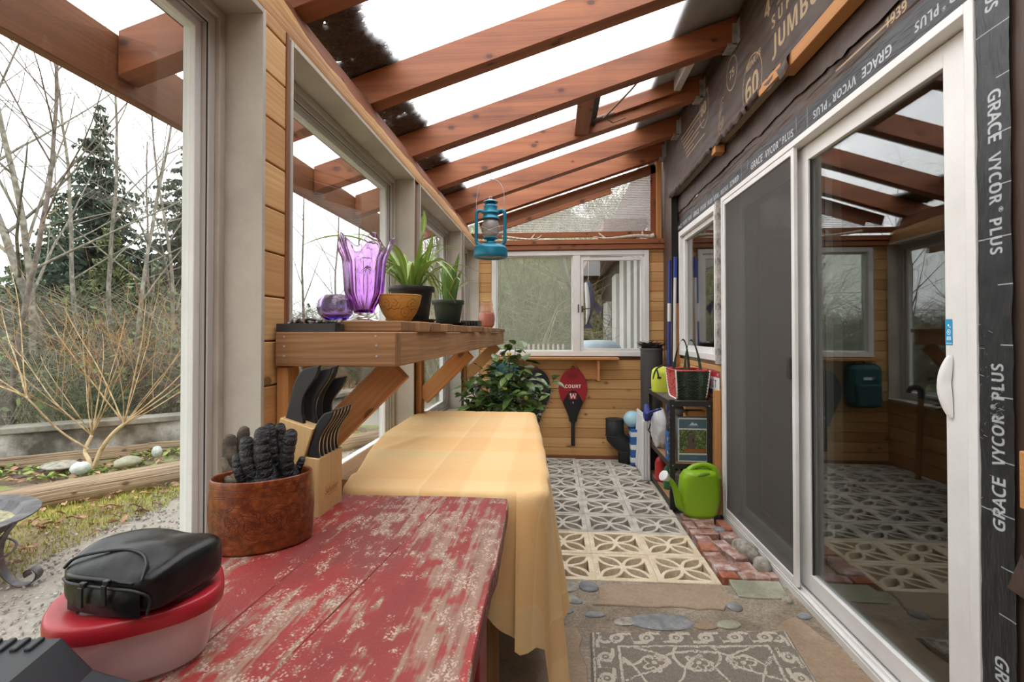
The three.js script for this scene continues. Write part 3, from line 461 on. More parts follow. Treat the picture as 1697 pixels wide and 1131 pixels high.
  // flashing tape, printed
  const words = (g, x, y, flip, n) => { g.save(); g.translate(x, y); if (flip) g.rotate(Math.PI); g.scale(0.80, 1); g.textBaseline = 'middle'; g.textAlign = 'left'; g.font = `${n}px sans-serif`; g.lineWidth = n * 0.05; g.strokeText('GRACE', -n * 4.35, 0); g.fillText('GRACE', -n * 4.35, 0); g.font = `bold ${n * 1.04}px sans-serif`; g.save(); g.scale(0.86, 1); g.fillText('VYCOR', -n * 0.85, 0); g.fillText('PLUS', n * 3.35, 0); g.restore(); g.font = `bold ${n * 0.4}px sans-serif`; g.fillText('®', n * 2.35, -n * 0.3); g.restore(); };
  const tape = (len, wide, list, seed, ticks) => {
    const W = 2048, H = Math.max(96, Math.round(W * wide / len));
    const map = canvasTex(W, H, (g) => {
      g.fillStyle = '#25282a'; g.fillRect(0, 0, W, H); const r = rngOf(seed), k = W / len;
      for (let i = 0; i < 500; i++) { g.globalAlpha = 0.10; g.fillStyle = r() < 0.5 ? '#15181a' : '#3c4142'; g.beginPath(); g.ellipse(r() * W, r() * H, 6 + 26 * r(), 3 + 8 * r(), r() * 3, 0, 7); g.fill(); }
      g.globalAlpha = 0.9; g.fillStyle = g.strokeStyle = '#b9c0c0';
      for (const [at, off, flip, size] of list) words(g, at * k, H * off, flip, size * k);
      g.lineWidth = Math.max(1.5, 0.0028 * k); for (const t of ticks) { g.beginPath(); g.moveTo(t[0] * k, 0); g.lineTo(t[0] * k, H * t[1]); g.stroke(); }
      for (let i = 0; i < 40; i++) { g.globalAlpha = 0.5; g.lineWidth = 1; const x = r() * W, y = H * (0.55 + 0.4 * r()); g.beginPath(); g.moveTo(x, y); g.lineTo(x + 6 * (r() - 0.5), y + 4); g.stroke(); }
    });
    const bm = tex(512, 128, (u, v) => { const x = 0.3 + 0.5 * Math.abs(fbm(u, v, 14, 3, seed, 4) - 0.5) * 2 + 0.25 * fbm(u, v, 90, 20, seed + 1, 2); return [x, x, x]; });
    return mat({ map, bumpMap: bm, bumpScale: 0.006, roughness: 0.42 });
  };
  // over the door and the window, from the far end towards the camera
  const L1 = 3.35;
  part('flashing_tape', sheet(110, 6, (u, v) => { const d = lerp(4.6, 4.6 - L1, u); return V(XW - 0.012 - 0.005 * fbm(d * 0.5, v * 0.4, 32, 8, 31, 3), lerp(2.075, 2.188 + 0.006 * Math.sin(d * 5), v), d); }, 1, 1), tape(L1, 0.115, [[0.20, 0.5, false, 0.060], [0.72, 0.52, false, 0.064], [1.26, 0.5, true, 0.064], [1.90, 0.52, false, 0.068], [2.62, 0.5, true, 0.068], [3.2, 0.5, true, 0.06]], 91, [[0.44, 0.5], [0.97, 1], [1.0, 0.6], [1.52, 1], [1.62, 0.5], [2.2, 0.6], [2.3, 1]]), wallRight);
  // beside the door, from the top downwards; across the tape runs from the door towards the camera
  const L2 = 2.34;
  part('flashing_tape', sheet(90, 8, (u, v) => { const y = lerp(2.30, 2.30 - L2, u); return V(XW - 0.010 - 0.006 * fbm(y * 0.5, v * 0.5, 32, 8, 33, 4), y, lerp(1.417, 1.322 - 0.004 * fbm(y * 0.8, 0.2, 32, 4, 5, 3), v)); }, 1, 1), tape(L2, 0.09, [[0.06, 0.5, false, 0.056], [0.68, 0.45, false, 0.056], [1.40, 0.45, true, 0.056], [2.10, 0.42, false, 0.056]], 93, [[0.33, 1], [0.46, 0.4], [0.60, 0.5], [0.73, 0.5], [0.86, 1], [0.98, 0.4], [1.13, 0.35], [1.26, 0.5], [1.42, 0.4], [1.55, 1], [1.68, 0.4], [1.80, 0.5]]), wallRight);
  { // a knot of loose staples on the paper edge beside the tape
    const r = rngOf(8), gs = []; for (let i = 0; i < 60; i++) { const y = i < 34 ? 1.02 + 0.10 * (r() - 0.5) : 0.75 + 0.5 * r(), d = i < 34 ? 1.345 + 0.03 * (r() - 0.5) : 1.35 + 0.05 * r(); gs.push(rod(V(XW - 0.024, y, d), V(XW - 0.028 - 0.006 * r(), y + 0.014 * (r() - 0.5), d + 0.016 * (r() - 0.5)), 0.0006, 4)); }
    part('staples', merge(gs), M.steel, wallRight).userData.kind = 'stuff';
  }
  part('batten', bx(XW - 0.035, XW - 0.001, 0.79, 0.925, 1.16, 1.283, 0.004, 2), M.bracket, wallRight);
  part('paper_flap', sheet(10, 16, (u, v) => V(XW - 0.02 - 0.03 * Math.sin(u * 2.5) * (0.4 + v), lerp(0.58, 0.68, v), lerp(1.335 - 0.04 * v, 1.16, u)), 0.1, 0.1), lower, wallRight);
  // cedar boards below the window
  boardRow(wallRight, 'x', XW - 0.02, 3.455, 4.62, 0.0, 0.98, 0.094, -0.02, M.cedar);
  part('post', bx(XW - 0.055, XW - 0.02, 0.0, 0.82, 3.445, 3.50, 0.003, 1), M.bracket, wallRight);
  part('post', bx(XW - 0.045, XW - 0.01, 0.70, 1.46, 4.535, 4.60, 0.003, 1), M.bracket, wallRight);

  // sliding door
  const door = struct('door_1', 'white sliding glass patio door with an insect screen on its far half', 'door'), [d0, d1, y0, y1] = DOOR, xf = 1.102;
  part('outer_frame', merge(bx(xf, 1.27, y0, y1, d0, d0 + 0.032, 0.003), bx(xf, 1.27, y0, y1, d1 - 0.03, d1, 0.003), bx(xf, 1.27, y1 - 0.03, y1, d0 + 0.032, d1 - 0.03, 0.003)), M.vinyl, door);
  part('threshold', merge(bx(xf, 1.27, -0.03, 0.022, d0 + 0.032, d1 - 0.03, 0.002), bx(xf + 0.002, xf + 0.008, 0.022, 0.034, d0 + 0.032, d1 - 0.03, 0.001), bx(xf + 0.03, xf + 0.036, 0.022, 0.036, d0 + 0.032, d1 - 0.03, 0.001), bx(xf + 0.09, xf + 0.096, 0.022, 0.036, d0 + 0.032, d1 - 0.03, 0.001)), M.vinyl, door);
  const leaf = (name, x0, x1, a, b, c, e, wa, wb, wc, we, m = M.vinyl) => part(name, merge(bx(x0, x1, c, e, a, a + wa, 0.003), bx(x0, x1, c, e, b - wb, b, 0.003), bx(x0, x1, c, c + wc, a + wa, b - wb, 0.003), bx(x0, x1, e - we, e, a + wa, b - wb, 0.003)), m, door);
  const sc = leaf('screen_frame', xf + 0.004, xf + 0.022, 2.43, d1 - 0.03, 0.034, y1 - 0.03, 0.030, 0.028, 0.035, 0.03);
  part('screen_mesh', bx(xf + 0.012, xf + 0.013, 0.06, y1 - 0.055, 2.45, d1 - 0.05, 0.0002), M.screen, sc, 'dark grey insect mesh');
  part('screen_latch', bx(xf - 0.006, xf + 0.004, 0.985, 1.085, 2.465, 2.492, 0.002), mat({ c: [0.035, 0.033, 0.032], roughness: 0.5 }), sc);
  const fx = leaf('fixed_panel', xf + 0.105, xf + 0.145, 2.30, d1 - 0.03, 0.03, y1 - 0.03, 0.06, 0.05, 0.06, 0.06);
  part('pane', bx(xf + 0.123, xf + 0.127, 0.08, y1 - 0.08, 2.35, d1 - 0.07, 0.0005), M.doorGlass, fx);
  const sl = leaf('sliding_panel', xf + 0.05, xf + 0.09, d0 + 0.032, 2.495, 0.036, y1 - 0.034, 0.142, 0.10, 0.075, 0.07);
  part('pane', bx(xf + 0.066, xf + 0.070, 0.10, y1 - 0.095, d0 + 0.165, 2.40, 0.0005), M.doorGlass, sl);
  part('pane', bx(xf + 0.080, xf + 0.083, 0.10, y1 - 0.095, d0 + 0.165, 2.40, 0.0005), M.doorGlass, sl);
  part('glazing_gasket', merge(bx(xf + 0.058, xf + 0.066, 0.105, y1 - 0.10, d0 + 0.175, d0 + 0.181, 0.0005), bx(xf + 0.058, xf + 0.066, 0.105, y1 - 0.10, 2.388, 2.394, 0.0005)), M.gasket, sl);
  { // curved pull handle and the blue sticker above it
    const hd = d0 + 0.150, h = sheet(16, 30, (u, v) => { const y = lerp(0.955, 1.135, v), t = Math.sin(v * Math.PI), a = lerp(-1.5, 1.5, u); return V(xf + 0.048 - (0.008 + 0.020 * Math.pow(t, 0.7)) * Math.cos(a), y, hd + (0.006 + 0.014 * Math.pow(t, 0.8) - 0.004 * Math.exp(-Math.pow((v - 0.55) * 9, 2))) * Math.sin(a) + 0.014 * t); }, 0.1, 0.2);
    part('pull_handle', h, M.vinyl, sl);
    part('sticker', sheet(1, 1, (u, v) => V(xf + 0.0488, lerp(1.165, 1.24, v), lerp(d0 + 0.172, d0 + 0.146, u))), mat({ map: canvasTex(128, 320, (g, w, h) => { g.fillStyle = '#2a93c4'; g.fillRect(0, 0, w, h); g.strokeStyle = g.fillStyle = '#e9f4f8'; g.lineWidth = 9; g.beginPath(); g.arc(64, 160, 30, 0, 7); g.stroke(); g.beginPath(); g.arc(64, 160, 10, 0, 7); g.fill(); g.beginPath(); g.arc(58, 76, 14, 0, 7); g.fill(); g.beginPath(); g.arc(88, 100, 9, 0, 7); g.fill(); for (let k = 0; k < 5; k++) { g.beginPath(); g.moveTo(34 + k * 15, 215); g.lineTo(28 + k * 18, 262); g.stroke(); } g.lineWidth = 6; g.beginPath(); g.moveTo(10, 300); g.lineTo(118, 300); g.stroke(); }), roughness: 0.5 }), sl, 'blue sticker with small white symbols');
  }
  // window further along the right wall: white sash, weathered near jamb
  const w6 = struct('window_6', 'white framed window beyond the sliding door, its near jamb weathered', 'window');
  const [a, b, c, e] = WIN, rim = (name, x0, x1, i, wd, m) => part(name, merge(bx(x0, x1, c + i, e - i, a + i, a + i + wd, 0.003), bx(x0, x1, c + i, e - i, b - i - wd, b - i, 0.003), bx(x0, x1, c + i, c + i + wd, a + i + wd, b - i - wd, 0.003), bx(x0, x1, e - i - wd, e - i, a + i + wd, b - i - wd, 0.003)), m, w6);
  rim('window_frame', 1.085, 1.20, 0, 0.045, M.vinyl); rim('sash', 1.115, 1.17, 0.045, 0.04, M.vinyl);
  part('pane', bx(1.138, 1.142, c + 0.075, e - 0.075, a + 0.075, b - 0.075, 0.0005), M.doorGlass, w6);
  part('weathered_jamb', bx(1.078, 1.125, c - 0.02, e + 0.005, 3.455, 3.49, 0.003, 1), mottled(99, [[0.22, 0.20, 0.18], [0.42, 0.40, 0.37], [0.60, 0.58, 0.55]], { s: 0.3, f: 9, bump: 0.003 }), w6, 'jamb with flaking grey paint');
  // dim room behind the glass
  const room = struct('wall_inner', 'dim room behind the sliding door', 'room');
  part('room_wall', bx(6.2, 6.3, -0.1, 2.7, -0.2, 5.6), M.plaster, room); part('room_wall', bx(1.28, 6.3, -0.1, 2.7, -0.3, -0.2), M.plaster, room); part('room_wall', bx(1.28, 6.3, -0.1, 2.7, 5.5, 5.6), M.plaster, room);
  part('room_ceiling', bx(1.27, 6.3, 2.5, 2.6, -0.2, 5.6), M.ceilingPaint, room); part('room_floor', bx(1.27, 6.3, -0.10, -0.01, -0.2, 5.6), M.darkFloor, room);
}
// the end of the room behind the camera
{ const w = struct('wall_front', 'plain cedar board wall at the near end of the room', 'wall'); boardRow(w, 'd', -1.72, XL - 0.15, XW, 0, 2.4, 0.116, 0.02, M.cedar); part('wall_core', bx(XL - 0.17, XW + 0.1, -0.1, 2.5, -1.8, -1.72), M.trimWood, w); }

// ---------------------------------------------------------------- outdoors
const GY = -0.06;
const edgeX = (d) => -2.55 - 0.38 * smooth(1.2, 3.2, d) - 0.25 * smooth(5, 9, d) + 0.12 * (fbm(d * 0.12, 0.4, 16, 4, 6, 3) - 0.5) * 2;   // where gravel gives way to grass
const wallLine = [[-9.5, 0.8], [-6.5, 2.95], [-4.92, 4.15], [-3.85, 5.02], [-3.2, 6.3], [-2.7, 8.4], [-2.3, 11]];
const along2 = (line, t) => { const n = line.length - 1, k = Math.min(n - 1, Math.floor(t * n)), f = t * n - k; return [lerp(line[k][0], line[k + 1][0], f), lerp(line[k][1], line[k + 1][1], f)]; };
const wallX = (d) => { for (let i = 0; i < wallLine.length - 1; i++) { const [a, b] = [wallLine[i], wallLine[i + 1]]; if (d >= a[1] && d <= b[1]) return lerp(a[0], b[0], (d - a[1]) / (b[1] - a[1])); } return d < 1 ? -9.5 : -2.3; };
const logX = (d) => -3.62 + 0.757 * (d - 3.45) * (d > 3.45 ? 1 : 0.9);
{
  const ground = struct('ground', 'gravel path, mossy grass and planting bed outside the windows', 'ground');
  const X0 = -10, X1 = -0.9, D0 = -2, D1 = 11, W = 1792, H = 2048;
  const map = tex(W, H, (u, v) => {
    const x = lerp(X0, X1, u), d = lerp(D0, D1, v), n1 = fbm(u, v, 60, 80, 3, 4), n2 = vn(u * 900, v * 1024, 900, 1024, 5), n3 = vn(u * 448, v * 512, 448, 512, 8);
    let gravel = mix3([0.29, 0.25, 0.21], [0.50, 0.45, 0.39], clamp(0.15 + 0.8 * n2 * 0.6 + 0.5 * n3 * n1)); 
    const moss = fbm(u, v, 24, 34, 15, 4);
    let grass = mix3([0.17, 0.17, 0.055], [0.36, 0.34, 0.085], clamp(0.2 + 0.9 * n2 * moss * 1.6)); grass = mix3(grass, [0.46, 0.42, 0.10], smooth(0.55, 0.68, moss) * 0.75); grass = mix3(grass, [0.27, 0.20, 0.13], smooth(0.52, 0.40, moss) * 0.8);
    let soil = mix3([0.11, 0.075, 0.05], [0.30, 0.23, 0.17], clamp(n2 * 0.7 + n1 * 0.5 - 0.2)); soil = mix3(soil, [0.27, 0.31, 0.10], smooth(0.58, 0.68, fbm(u, v, 40, 56, 25, 3)) * 0.8);
    const e = edgeX(d) + 0.35 * (n1 - 0.5) + 0.2 * (n3 - 0.5), l = Math.max(logX(d), -9) - 0.02;
    let c = mix3(grass, gravel, smooth(e - 0.12, e + 0.12, x)); if (x < l && d > 1 && d < 6.4) c = soil;
    return c;
  }, { srgb: true });
  map.wrapS = map.wrapT = THREE.ClampToEdgeWrapping;
  part('yard', sheet(90, 110, (u, v) => { const x = lerp(X0, X1, u), d = lerp(D0, D1, v); return V(x, GY + 0.03 * (fbm(u, v, 30, 40, 4, 4) - 0.5) + 0.06 * smooth(logX(d), logX(d) - 0.3, x), d); }, 1, 1), mat({ map, bumpMap: lumpBump(0.012), bumpScale: 0.012, roughness: 0.95 }), ground);
  M.bank = mottled(301, [[0.17, 0.16, 0.10], [0.29, 0.265, 0.17], [0.40, 0.37, 0.25]], { s: 3, f: 14, bump: 0.05, rough: 1, grain: 0.6 });
  // higher ground behind the retaining wall, and the land going on behind and round the house
  part('bank', uvm(sheet(60, 24, (u, v) => { const p = along2(wallLine, u), o = v * v * 40 + 0.12, n = [-0.66, 0.75]; return V(p[0] + n[0] * o, 0.25 + 0.5 * smooth(0, 3, o) - 3.0 * smooth(6, 40, o) + 0.35 * (fbm(u, v, 20, 10, 9, 3) - 0.5), p[1] + n[1] * o); }, 1, 1), 0), M.bank, ground);
  part('bank', uvm(sheet(30, 24, (u, v) => { const x = lerp(-6.5, 9, u), d = lerp(5.1, 22, v); return V(x, GY - 0.02 + 5.5 * smooth(8.2, 17, d) * smooth(-5.5, -2.2, x) * (0.75 + 0.5 * fbm(u, v, 6, 6, 12, 3)), d); }, 1, 1), 0), M.bank, ground);
  part('land', uvm(sheet(4, 4, (u, v) => V(lerp(-120, 120, u), -1.4, lerp(-80, 140, v)), 1, 1), 0), M.bank, ground);
  const rr = rngOf(19), q = new THREE.Quaternion();
  // loose stones, leaves and grass that nobody could count
  const peb = [], pebC = []; for (let i = 0; i < 9000; i++) { const d = lerp(1.0, 9, Math.pow(rr(), 1.4)), x = lerp(edgeX(d) - 0.35 * rr(), -0.95, rr()); peb.push(M4(V(x, GY + 0.012, d), new THREE.Euler(rr() * 3, rr() * 6, rr() * 3), new THREE.Vector3(0.004 + 0.008 * rr(), 0.003 + 0.004 * rr(), 0.004 + 0.008 * rr()))); const g = 0.22 + 0.28 * rr(); pebC.push(new THREE.Color().setRGB(g, g * 0.93, g * 0.86)); }
  stuff('loose_gravel', new THREE.IcosahedronGeometry(1, 0), mat({ c: [1, 1, 1], roughness: 0.9 }), peb, ground, pebC);
  const blade = sheet(1, 3, (u, v) => new THREE.Vector3((u - 0.5) * 0.006 * (1 - v * 0.8), v * 0.028, 0.014 * v * v)), gl = [], gc = [];
  for (let i = 0; i < 16000; i++) { const d = lerp(1.2, 7, Math.pow(rr(), 1.2)), a = edgeX(d) + 0.12, b = Math.max(logX(d) + 0.1, -7), x = lerp(b, a, rr()); if (a < b || fbm(x * 0.12 + 3, d * 0.12, 16, 16, 15, 3) < 0.44) continue; gl.push(M4(V(x, GY, d), new THREE.Euler(0, rr() * 6.3, (rr() - 0.5) * 0.5), 0.6 + 0.9 * rr())); const t = rr(); gc.push(new THREE.Color().setRGB(lerp(0.24, 0.50, t), lerp(0.26, 0.46, t), lerp(0.06, 0.11, t))); }
  stuff('grass_blades', blade, mat({ c: [1, 1, 1], roughness: 0.9 }), gl, ground, gc);
  const lf = sheet(4, 4, (u, v) => { const w = Math.sin(Math.PI * clamp(v * 0.92 + 0.04)) * 0.5 * (0.85 + 0.3 * Math.abs(Math.sin(v * 12))); return new THREE.Vector3((u - 0.5) * w, 0.12 * Math.pow(Math.abs(u - 0.5) * 2, 2) + 0.08 * Math.sin(v * 5), v - 0.5); }), ll = [], lc = [];
  for (let i = 0; i < 900; i++) { const d = lerp(1.6, 6, rr()), bed = rr() < 0.55, L = logX(d), x = bed ? lerp(Math.max(wallX(d) + 0.1, L - 1.4), L - 0.1, rr()) : lerp(Math.max(L + 0.08, -6), edgeX(d) + 0.5 * rr() * rr(), Math.pow(rr(), 1.5)); ll.push(M4(V(x, GY + (bed ? 0.085 : 0.02) + 0.015 * rr(), d), new THREE.Euler((rr() - 0.5), rr() * 6.3, (rr() - 0.5)), 0.04 + 0.045 * rr())); const t = rr(); lc.push(new THREE.Color().setRGB(lerp(0.16, 0.55, t), lerp(0.075, 0.34, t), lerp(0.04, 0.21, t))); }
  stuff('fallen_leaves', lf, mat({ c: [1, 1, 1], roughness: 0.85 }), ll, ground, lc);
  const wl = [], wc = []; for (let i = 0; i < 2600; i++) { const d = lerp(2.6, 6, rr()), L = logX(d), x = lerp(Math.max(wallX(d) + 0.15, L - 1.6), L - 0.12, rr()); if (fbm(x * 0.2 + 4, d * 0.2, 16, 16, 77, 3) < 0.5) continue; wl.push(M4(V(x, GY + 0.08 + 0.03 * rr(), d), new THREE.Euler((rr() - 0.5) * 1.6, rr() * 6.3, (rr() - 0.5) * 1.4), 0.04 + 0.05 * rr())); const t = rr(); wc.push(new THREE.Color().setRGB(lerp(0.12, 0.36, t), lerp(0.20, 0.42, t), lerp(0.05, 0.12, t))); }
  stuff('bed_plants', lf, mat({ c: [1, 1, 1], roughness: 0.8 }), wl, ground, wc);

  // retaining wall and the things in the bed
  M.concrete = mottled(302, [[0.09, 0.08, 0.065], [0.24, 0.215, 0.18], [0.42, 0.39, 0.345], [0.58, 0.56, 0.52]], { s: 1.3, f: 5, bump: 0.01, rough: 0.9, grain: 0.3 });
  const wallG = thing('retaining_wall', 'low stained concrete retaining wall behind the planting bed', 'wall');
  const run = (h0, h1, a, b) => merge(...wallLine.slice(0, -1).map((p, i) => { const n = wallLine[i + 1]; return beam(V(p[0], (h0 + h1) / 2, p[1]), V(n[0], (h0 + h1) / 2, n[1]), a, h1 - h0, 0.012); }));
  part('concrete_body', run(-0.2, 0.30, 0.16), M.concrete, wallG); part('wall_cap', run(0.30, 0.36, 0.24), mottled(306, [[0.13, 0.115, 0.09], [0.22, 0.20, 0.165], [0.30, 0.28, 0.235]], { s: 0.9, f: 6, bump: 0.006 }), wallG);
  const barkPale = wood(303, [0.50, 0.37, 0.25], [0.23, 0.155, 0.10], { knots: 4, bump: 0.02, fine: 1.2, broad: 1.0, rough: 0.9, stain: 0.5 });
  const logPts = [-2.2, 0.3, 1.8, 2.6, 3.4, 4.1, 4.9, 5.8].map((d) => V(logX(d), GY + 0.075, d));
  single('border_log', sweep(logPts, [0.06, 0.07, 0.08, 0.09, 0.098, 0.10, 0.095, 0.08], 16, { curve: 40 }), barkPale, 'long pale barkless log edging the planting bed', 'log');
  single('bed_edging', merge(beam(V(-5.0, 0.06, 3.85), V(-3.95, 0.06, 4.72), 0.03, 0.10), beam(V(-3.97, 0.07, 4.70), V(-3.2, 0.07, 5.05), 0.03, 0.10)), barkPale, 'thin wooden edging board along the foot of the concrete wall', 'edging');
  const stone = (px, py, rx, ry, m, label, hole) => { const p = onY(px, py, 0.05), g = new THREE.SphereGeometry(1, 24, 16), a = g.attributes.position; for (let i = 0; i < a.count; i++) { const k = 1 + 0.12 * (fbm(a.getX(i) * 0.4 + px, a.getZ(i) * 0.4 + a.getY(i) * 0.3, 8, 8, 5, 2) - 0.5); a.setXYZ(i, a.getX(i) * k * rx, a.getY(i) * k * ry, a.getZ(i) * k * rx * 0.8); } g.computeVertexNormals(); const o = thing('river_stone', label, 'stone', p, px); part('stone_body', uvm(g).translate(0, ry * 0.6, 0), m, o); if (hole) part('drilled_hole', new THREE.CylinderGeometry(0.012, 0.012, 0.01, 14).translate(0, ry * 1.58, 0), M.gasket, o); };
  const celadon = mottled(304, [[0.42, 0.47, 0.44], [0.60, 0.63, 0.60], [0.68, 0.70, 0.66]], { s: 0.2, f: 7, bump: 0.002, rough: 0.6 });
  stone(133, 783, 0.072, 0.055, celadon, 'smooth pale green round stone with a small hole on top', true); stone(212, 772, 0.11, 0.05, M.greenStone, 'flat grey-green oval stone beside the twiggy shrub'); stone(260, 755, 0.052, 0.055, celadon, 'small pale round stone near the concrete wall');
  stone(100, 775, 0.16, 0.03, M.greyStone, 'long flat pale stone lying behind the round one');

  // fire bowl on scrolled iron legs
  const iron = mottled(305, [[0.05, 0.05, 0.056], [0.10, 0.098, 0.105], [0.15, 0.146, 0.155]], { s: 0.3, f: 7, rough: 0.5, bump: 0.001, extra: { metalness: 0.5 } });
  const fp = thing('fire_bowl', 'shallow grey iron fire bowl on scrolled strap legs', 'fire pit', V(-3.05, GY, 2.22));
  part('bowl', lathe([[0.02, 0.19], [0.2, 0.215], [0.31, 0.27], [0.36, 0.325], [0.365, 0.335], [0.43, 0.34], [0.435, 0.335], [0.43, 0.328], [0.37, 0.322], [0.315, 0.255], [0.2, 0.20], [0.02, 0.178]], 48), iron, fp);
  part('ash_bed', new THREE.CircleGeometry(0.335, 32).rotateX(-Math.PI / 2).translate(0, 0.29, 0), M.bank, fp);
  for (const a of [-0.25, 1.85, 3.95]) {
    const c = Math.cos(a), s = Math.sin(a), P = (r, y) => new THREE.Vector3(c * r, y, s * r), pts = [P(0.40, 0.325), P(0.345, 0.24), P(0.33, 0.15), P(0.36, 0.06), P(0.42, 0.012), P(0.48, 0.02), P(0.505, 0.06), P(0.48, 0.09), P(0.45, 0.075), P(0.455, 0.05)];
    const cv = new THREE.CatmullRomCurve3(pts), side = new THREE.Vector3(-s, 0, c).multiplyScalar(0.024);
    part('leg', merge(sheet(2, 40, (u, v) => cv.getPoint(v).addScaledVector(side, (u - 0.5) * 2), 0.05, 0.7), sheet(2, 40, (u, v) => cv.getPoint(v).addScaledVector(side, (u - 0.5) * 2).add(P(0.005, 0)), 0.05, 0.7)), iron, fp);
  }
  part('ring_brace', new THREE.TorusGeometry(0.335, 0.006, 8, 48).rotateX(Math.PI / 2).translate(0, 0.14, 0), iron, fp);

  // branching plants: stems grown step by step, one mesh for the branches of each plant
  function grow(r, out, p, dir, len, rad, depth, o) {
    const n = Math.max(3, Math.round(len / o.step)), pts = [p.clone()], rs = [rad], d = dir.clone(), at = p.clone(), kids = [];
    for (let i = 1; i <= n; i++) {
      d.add(new THREE.Vector3(r() - 0.5, r() - 0.5, r() - 0.5).multiplyScalar(o.crook)); d.y += o.lift; d.normalize(); at.addScaledVector(d, len / n); pts.push(at.clone()); rs.push(rad * lerp(1, o.taper, i / n));
      if (depth > 0 && i / n > o.first[depth] && r() < o.chance) kids.push([at.clone(), i / n]);
    }
    out.push(sweep(pts, rs, rad > 0.02 ? 7 : rad > 0.006 ? 5 : 3));
    for (const [k, t] of kids) {
      const side = new THREE.Vector3(r() - 0.5, r() * 0.5 - 0.1, r() - 0.5).normalize(), nd = d.clone().multiplyScalar(o.follow).addScaledVector(side, 1).normalize();
      grow(r, out, k, nd, len * lerp(o.ratio[0], o.ratio[1], r()) * (1.15 - 0.6 * t), Math.max(o.thin, rad * lerp(1, o.taper, t) * 0.5), depth - 1, o);
    }
  }
  const bark = [mottled(311, [[0.14, 0.12, 0.095], [0.23, 0.205, 0.165], [0.34, 0.315, 0.26]], { s: 0.5, f: 8, bump: 0.003, rough: 0.95 }), mottled(312, [[0.10, 0.078, 0.065], [0.17, 0.135, 0.115], [0.25, 0.21, 0.18]], { s: 0.4, f: 8, bump: 0.003, rough: 0.95 })];
  function bareTree(x, y, d, h, rad, seed, lean, m, label, o = {}) {
    const r = rngOf(seed), out = [], opt = { step: 0.28, crook: 0.13, lift: 0.02, taper: 0.28, first: [0, 0.12, 0.18, 0.24], chance: 0.72, follow: 0.6, ratio: [0.30, 0.52], thin: 0.0035, depth: 3, ...o };
    grow(r, out, new THREE.Vector3(), new THREE.Vector3(lean[0], 1, lean[1]).normalize(), h, rad, opt.depth, opt);
    const t = thing('bare_tree', label, 'tree', V(x, y, d), 0, 'leafless trees beyond the concrete wall'); part('branches', merge(out), bark[m], t); return t;
  }
  const at = (px, dist) => { const p = ray(px, 552); const k = dist / Math.hypot(p.x, p.z); return [p.x * k, -p.z * k]; };
  const trees = [[62, 8.2, 5.6, 0.046, [-0.10, 0.02], 0, 'pale leafless tree leaning apart from its twin trunk'], [98, 8.6, 6.2, 0.056, [-0.22, 0.05], 0, 'thick pale leafless trunk leaning over the concrete wall'], [122, 9.4, 5.4, 0.036, [0.02, 0.02], 0, 'slender upright leafless tree with a pale straight trunk'], [182, 9.0, 4.9, 0.035, [-0.03, 0], 0, 'leafless tree standing straight behind the twiggy shrub'], [226, 8.4, 4.9, 0.034, [-0.02, 0.03], 0, 'slim leafless tree with wide forked upper limbs'], [284, 8.8, 4.2, 0.03, [0.05, 0], 0, 'small leafless tree with upswept forking twigs'], [18, 6.8, 4.6, 0.03, [0.10, 0.1], 1, 'dark thin leafless tree with long drooping twigs'], [255, 12, 4.6, 0.032, [0.05, 0], 1, 'dark leafless tree before the far conifer'], [500, 9.5, 3.7, 0.032, [0.02, 0.0], 1, 'short dark leafless tree seen past the tall purple vase'], [545, 11.5, 4.2, 0.035, [0.06, 0], 1, 'leafless sapling with fine dark twigs beyond the middle window'], [595, 10.5, 3.8, 0.03, [-0.04, 0], 1, 'thin leafless sapling behind the purple vase'], [735, 13, 5, 0.05, [0, 0], 1, 'leafless tree beyond the third window']];
  trees.forEach(([px, dist, h, rad, lean, m, label], i) => { const [x, d] = at(px, dist); bareTree(x, px > 400 ? 0.0 : 0.25, d, h, rad, 400 + i * 7, lean, m, label); });
  // close twigs that cross the left edge of the first window
  // willowy shrub in the bed
  {
    const r = rngOf(91), out = [], tips = [], base = V(-3.93, 0.0, 4.04), sh = thing('twiggy_shrub', 'bare many-stemmed shrub with golden orange twigs in the bed', 'shrub', base);
    const stem = (p, list, rad) => { out.push(sweep([p, ...list], list.length ? [rad, ...list.map((_, i) => rad * (1 - 0.25 * (i + 1) / list.length))] : [rad], 8, { curve: 14 })); return list.at(-1); };
    const Q = (px, py, k = 0) => onD(px, py, 4.04 + k).sub(base);
    const whip = (p, dir, len, rad, dep) => { const o = { step: 0.11, crook: 0.17, lift: 0.03, taper: 0.4, first: [0, 0.25, 0.2, 0.2], chance: 0.5, follow: 0.9, ratio: [0.45, 0.8], thin: 0.0020 }; const all = []; grow(r, all, p, dir, len, rad, dep, o); out.push(all[0]); tips.push(...all.slice(1)); };
    const root = Q(150, 786), s1 = stem(root, [Q(148, 765), Q(141, 748, 0.05), Q(152, 722, 0.1)], 0.019), s2 = stem(Q(153, 784), [Q(168, 745), Q(190, 716), Q(206, 703)], 0.019), s3 = stem(Q(146, 745), [Q(100, 715, -0.1), Q(45, 660, -0.3)], 0.009);
    for (const [s, n, dx] of [[s1, 10, -0.30], [s2, 10, 0.5], [s3, 4, -0.8]]) for (let i = 0; i < n; i++) whip(s.clone(), new THREE.Vector3(dx + (r() - 0.5) * 2.2, 0.55 + 0.6 * r(), (r() - 0.5) * 1.0).normalize(), 0.7 + 0.65 * r(), 0.0042 + 0.004 * r(), 2);
    part('stems', merge(out), mottled(313, [[0.36, 0.235, 0.12], [0.52, 0.37, 0.20], [0.60, 0.46, 0.28]], { s: 0.3, f: 8, rough: 0.8 }), sh); part('twigs', merge(tips), mat({ c: [0.46, 0.25, 0.10], roughness: 0.75 }), sh);
  }
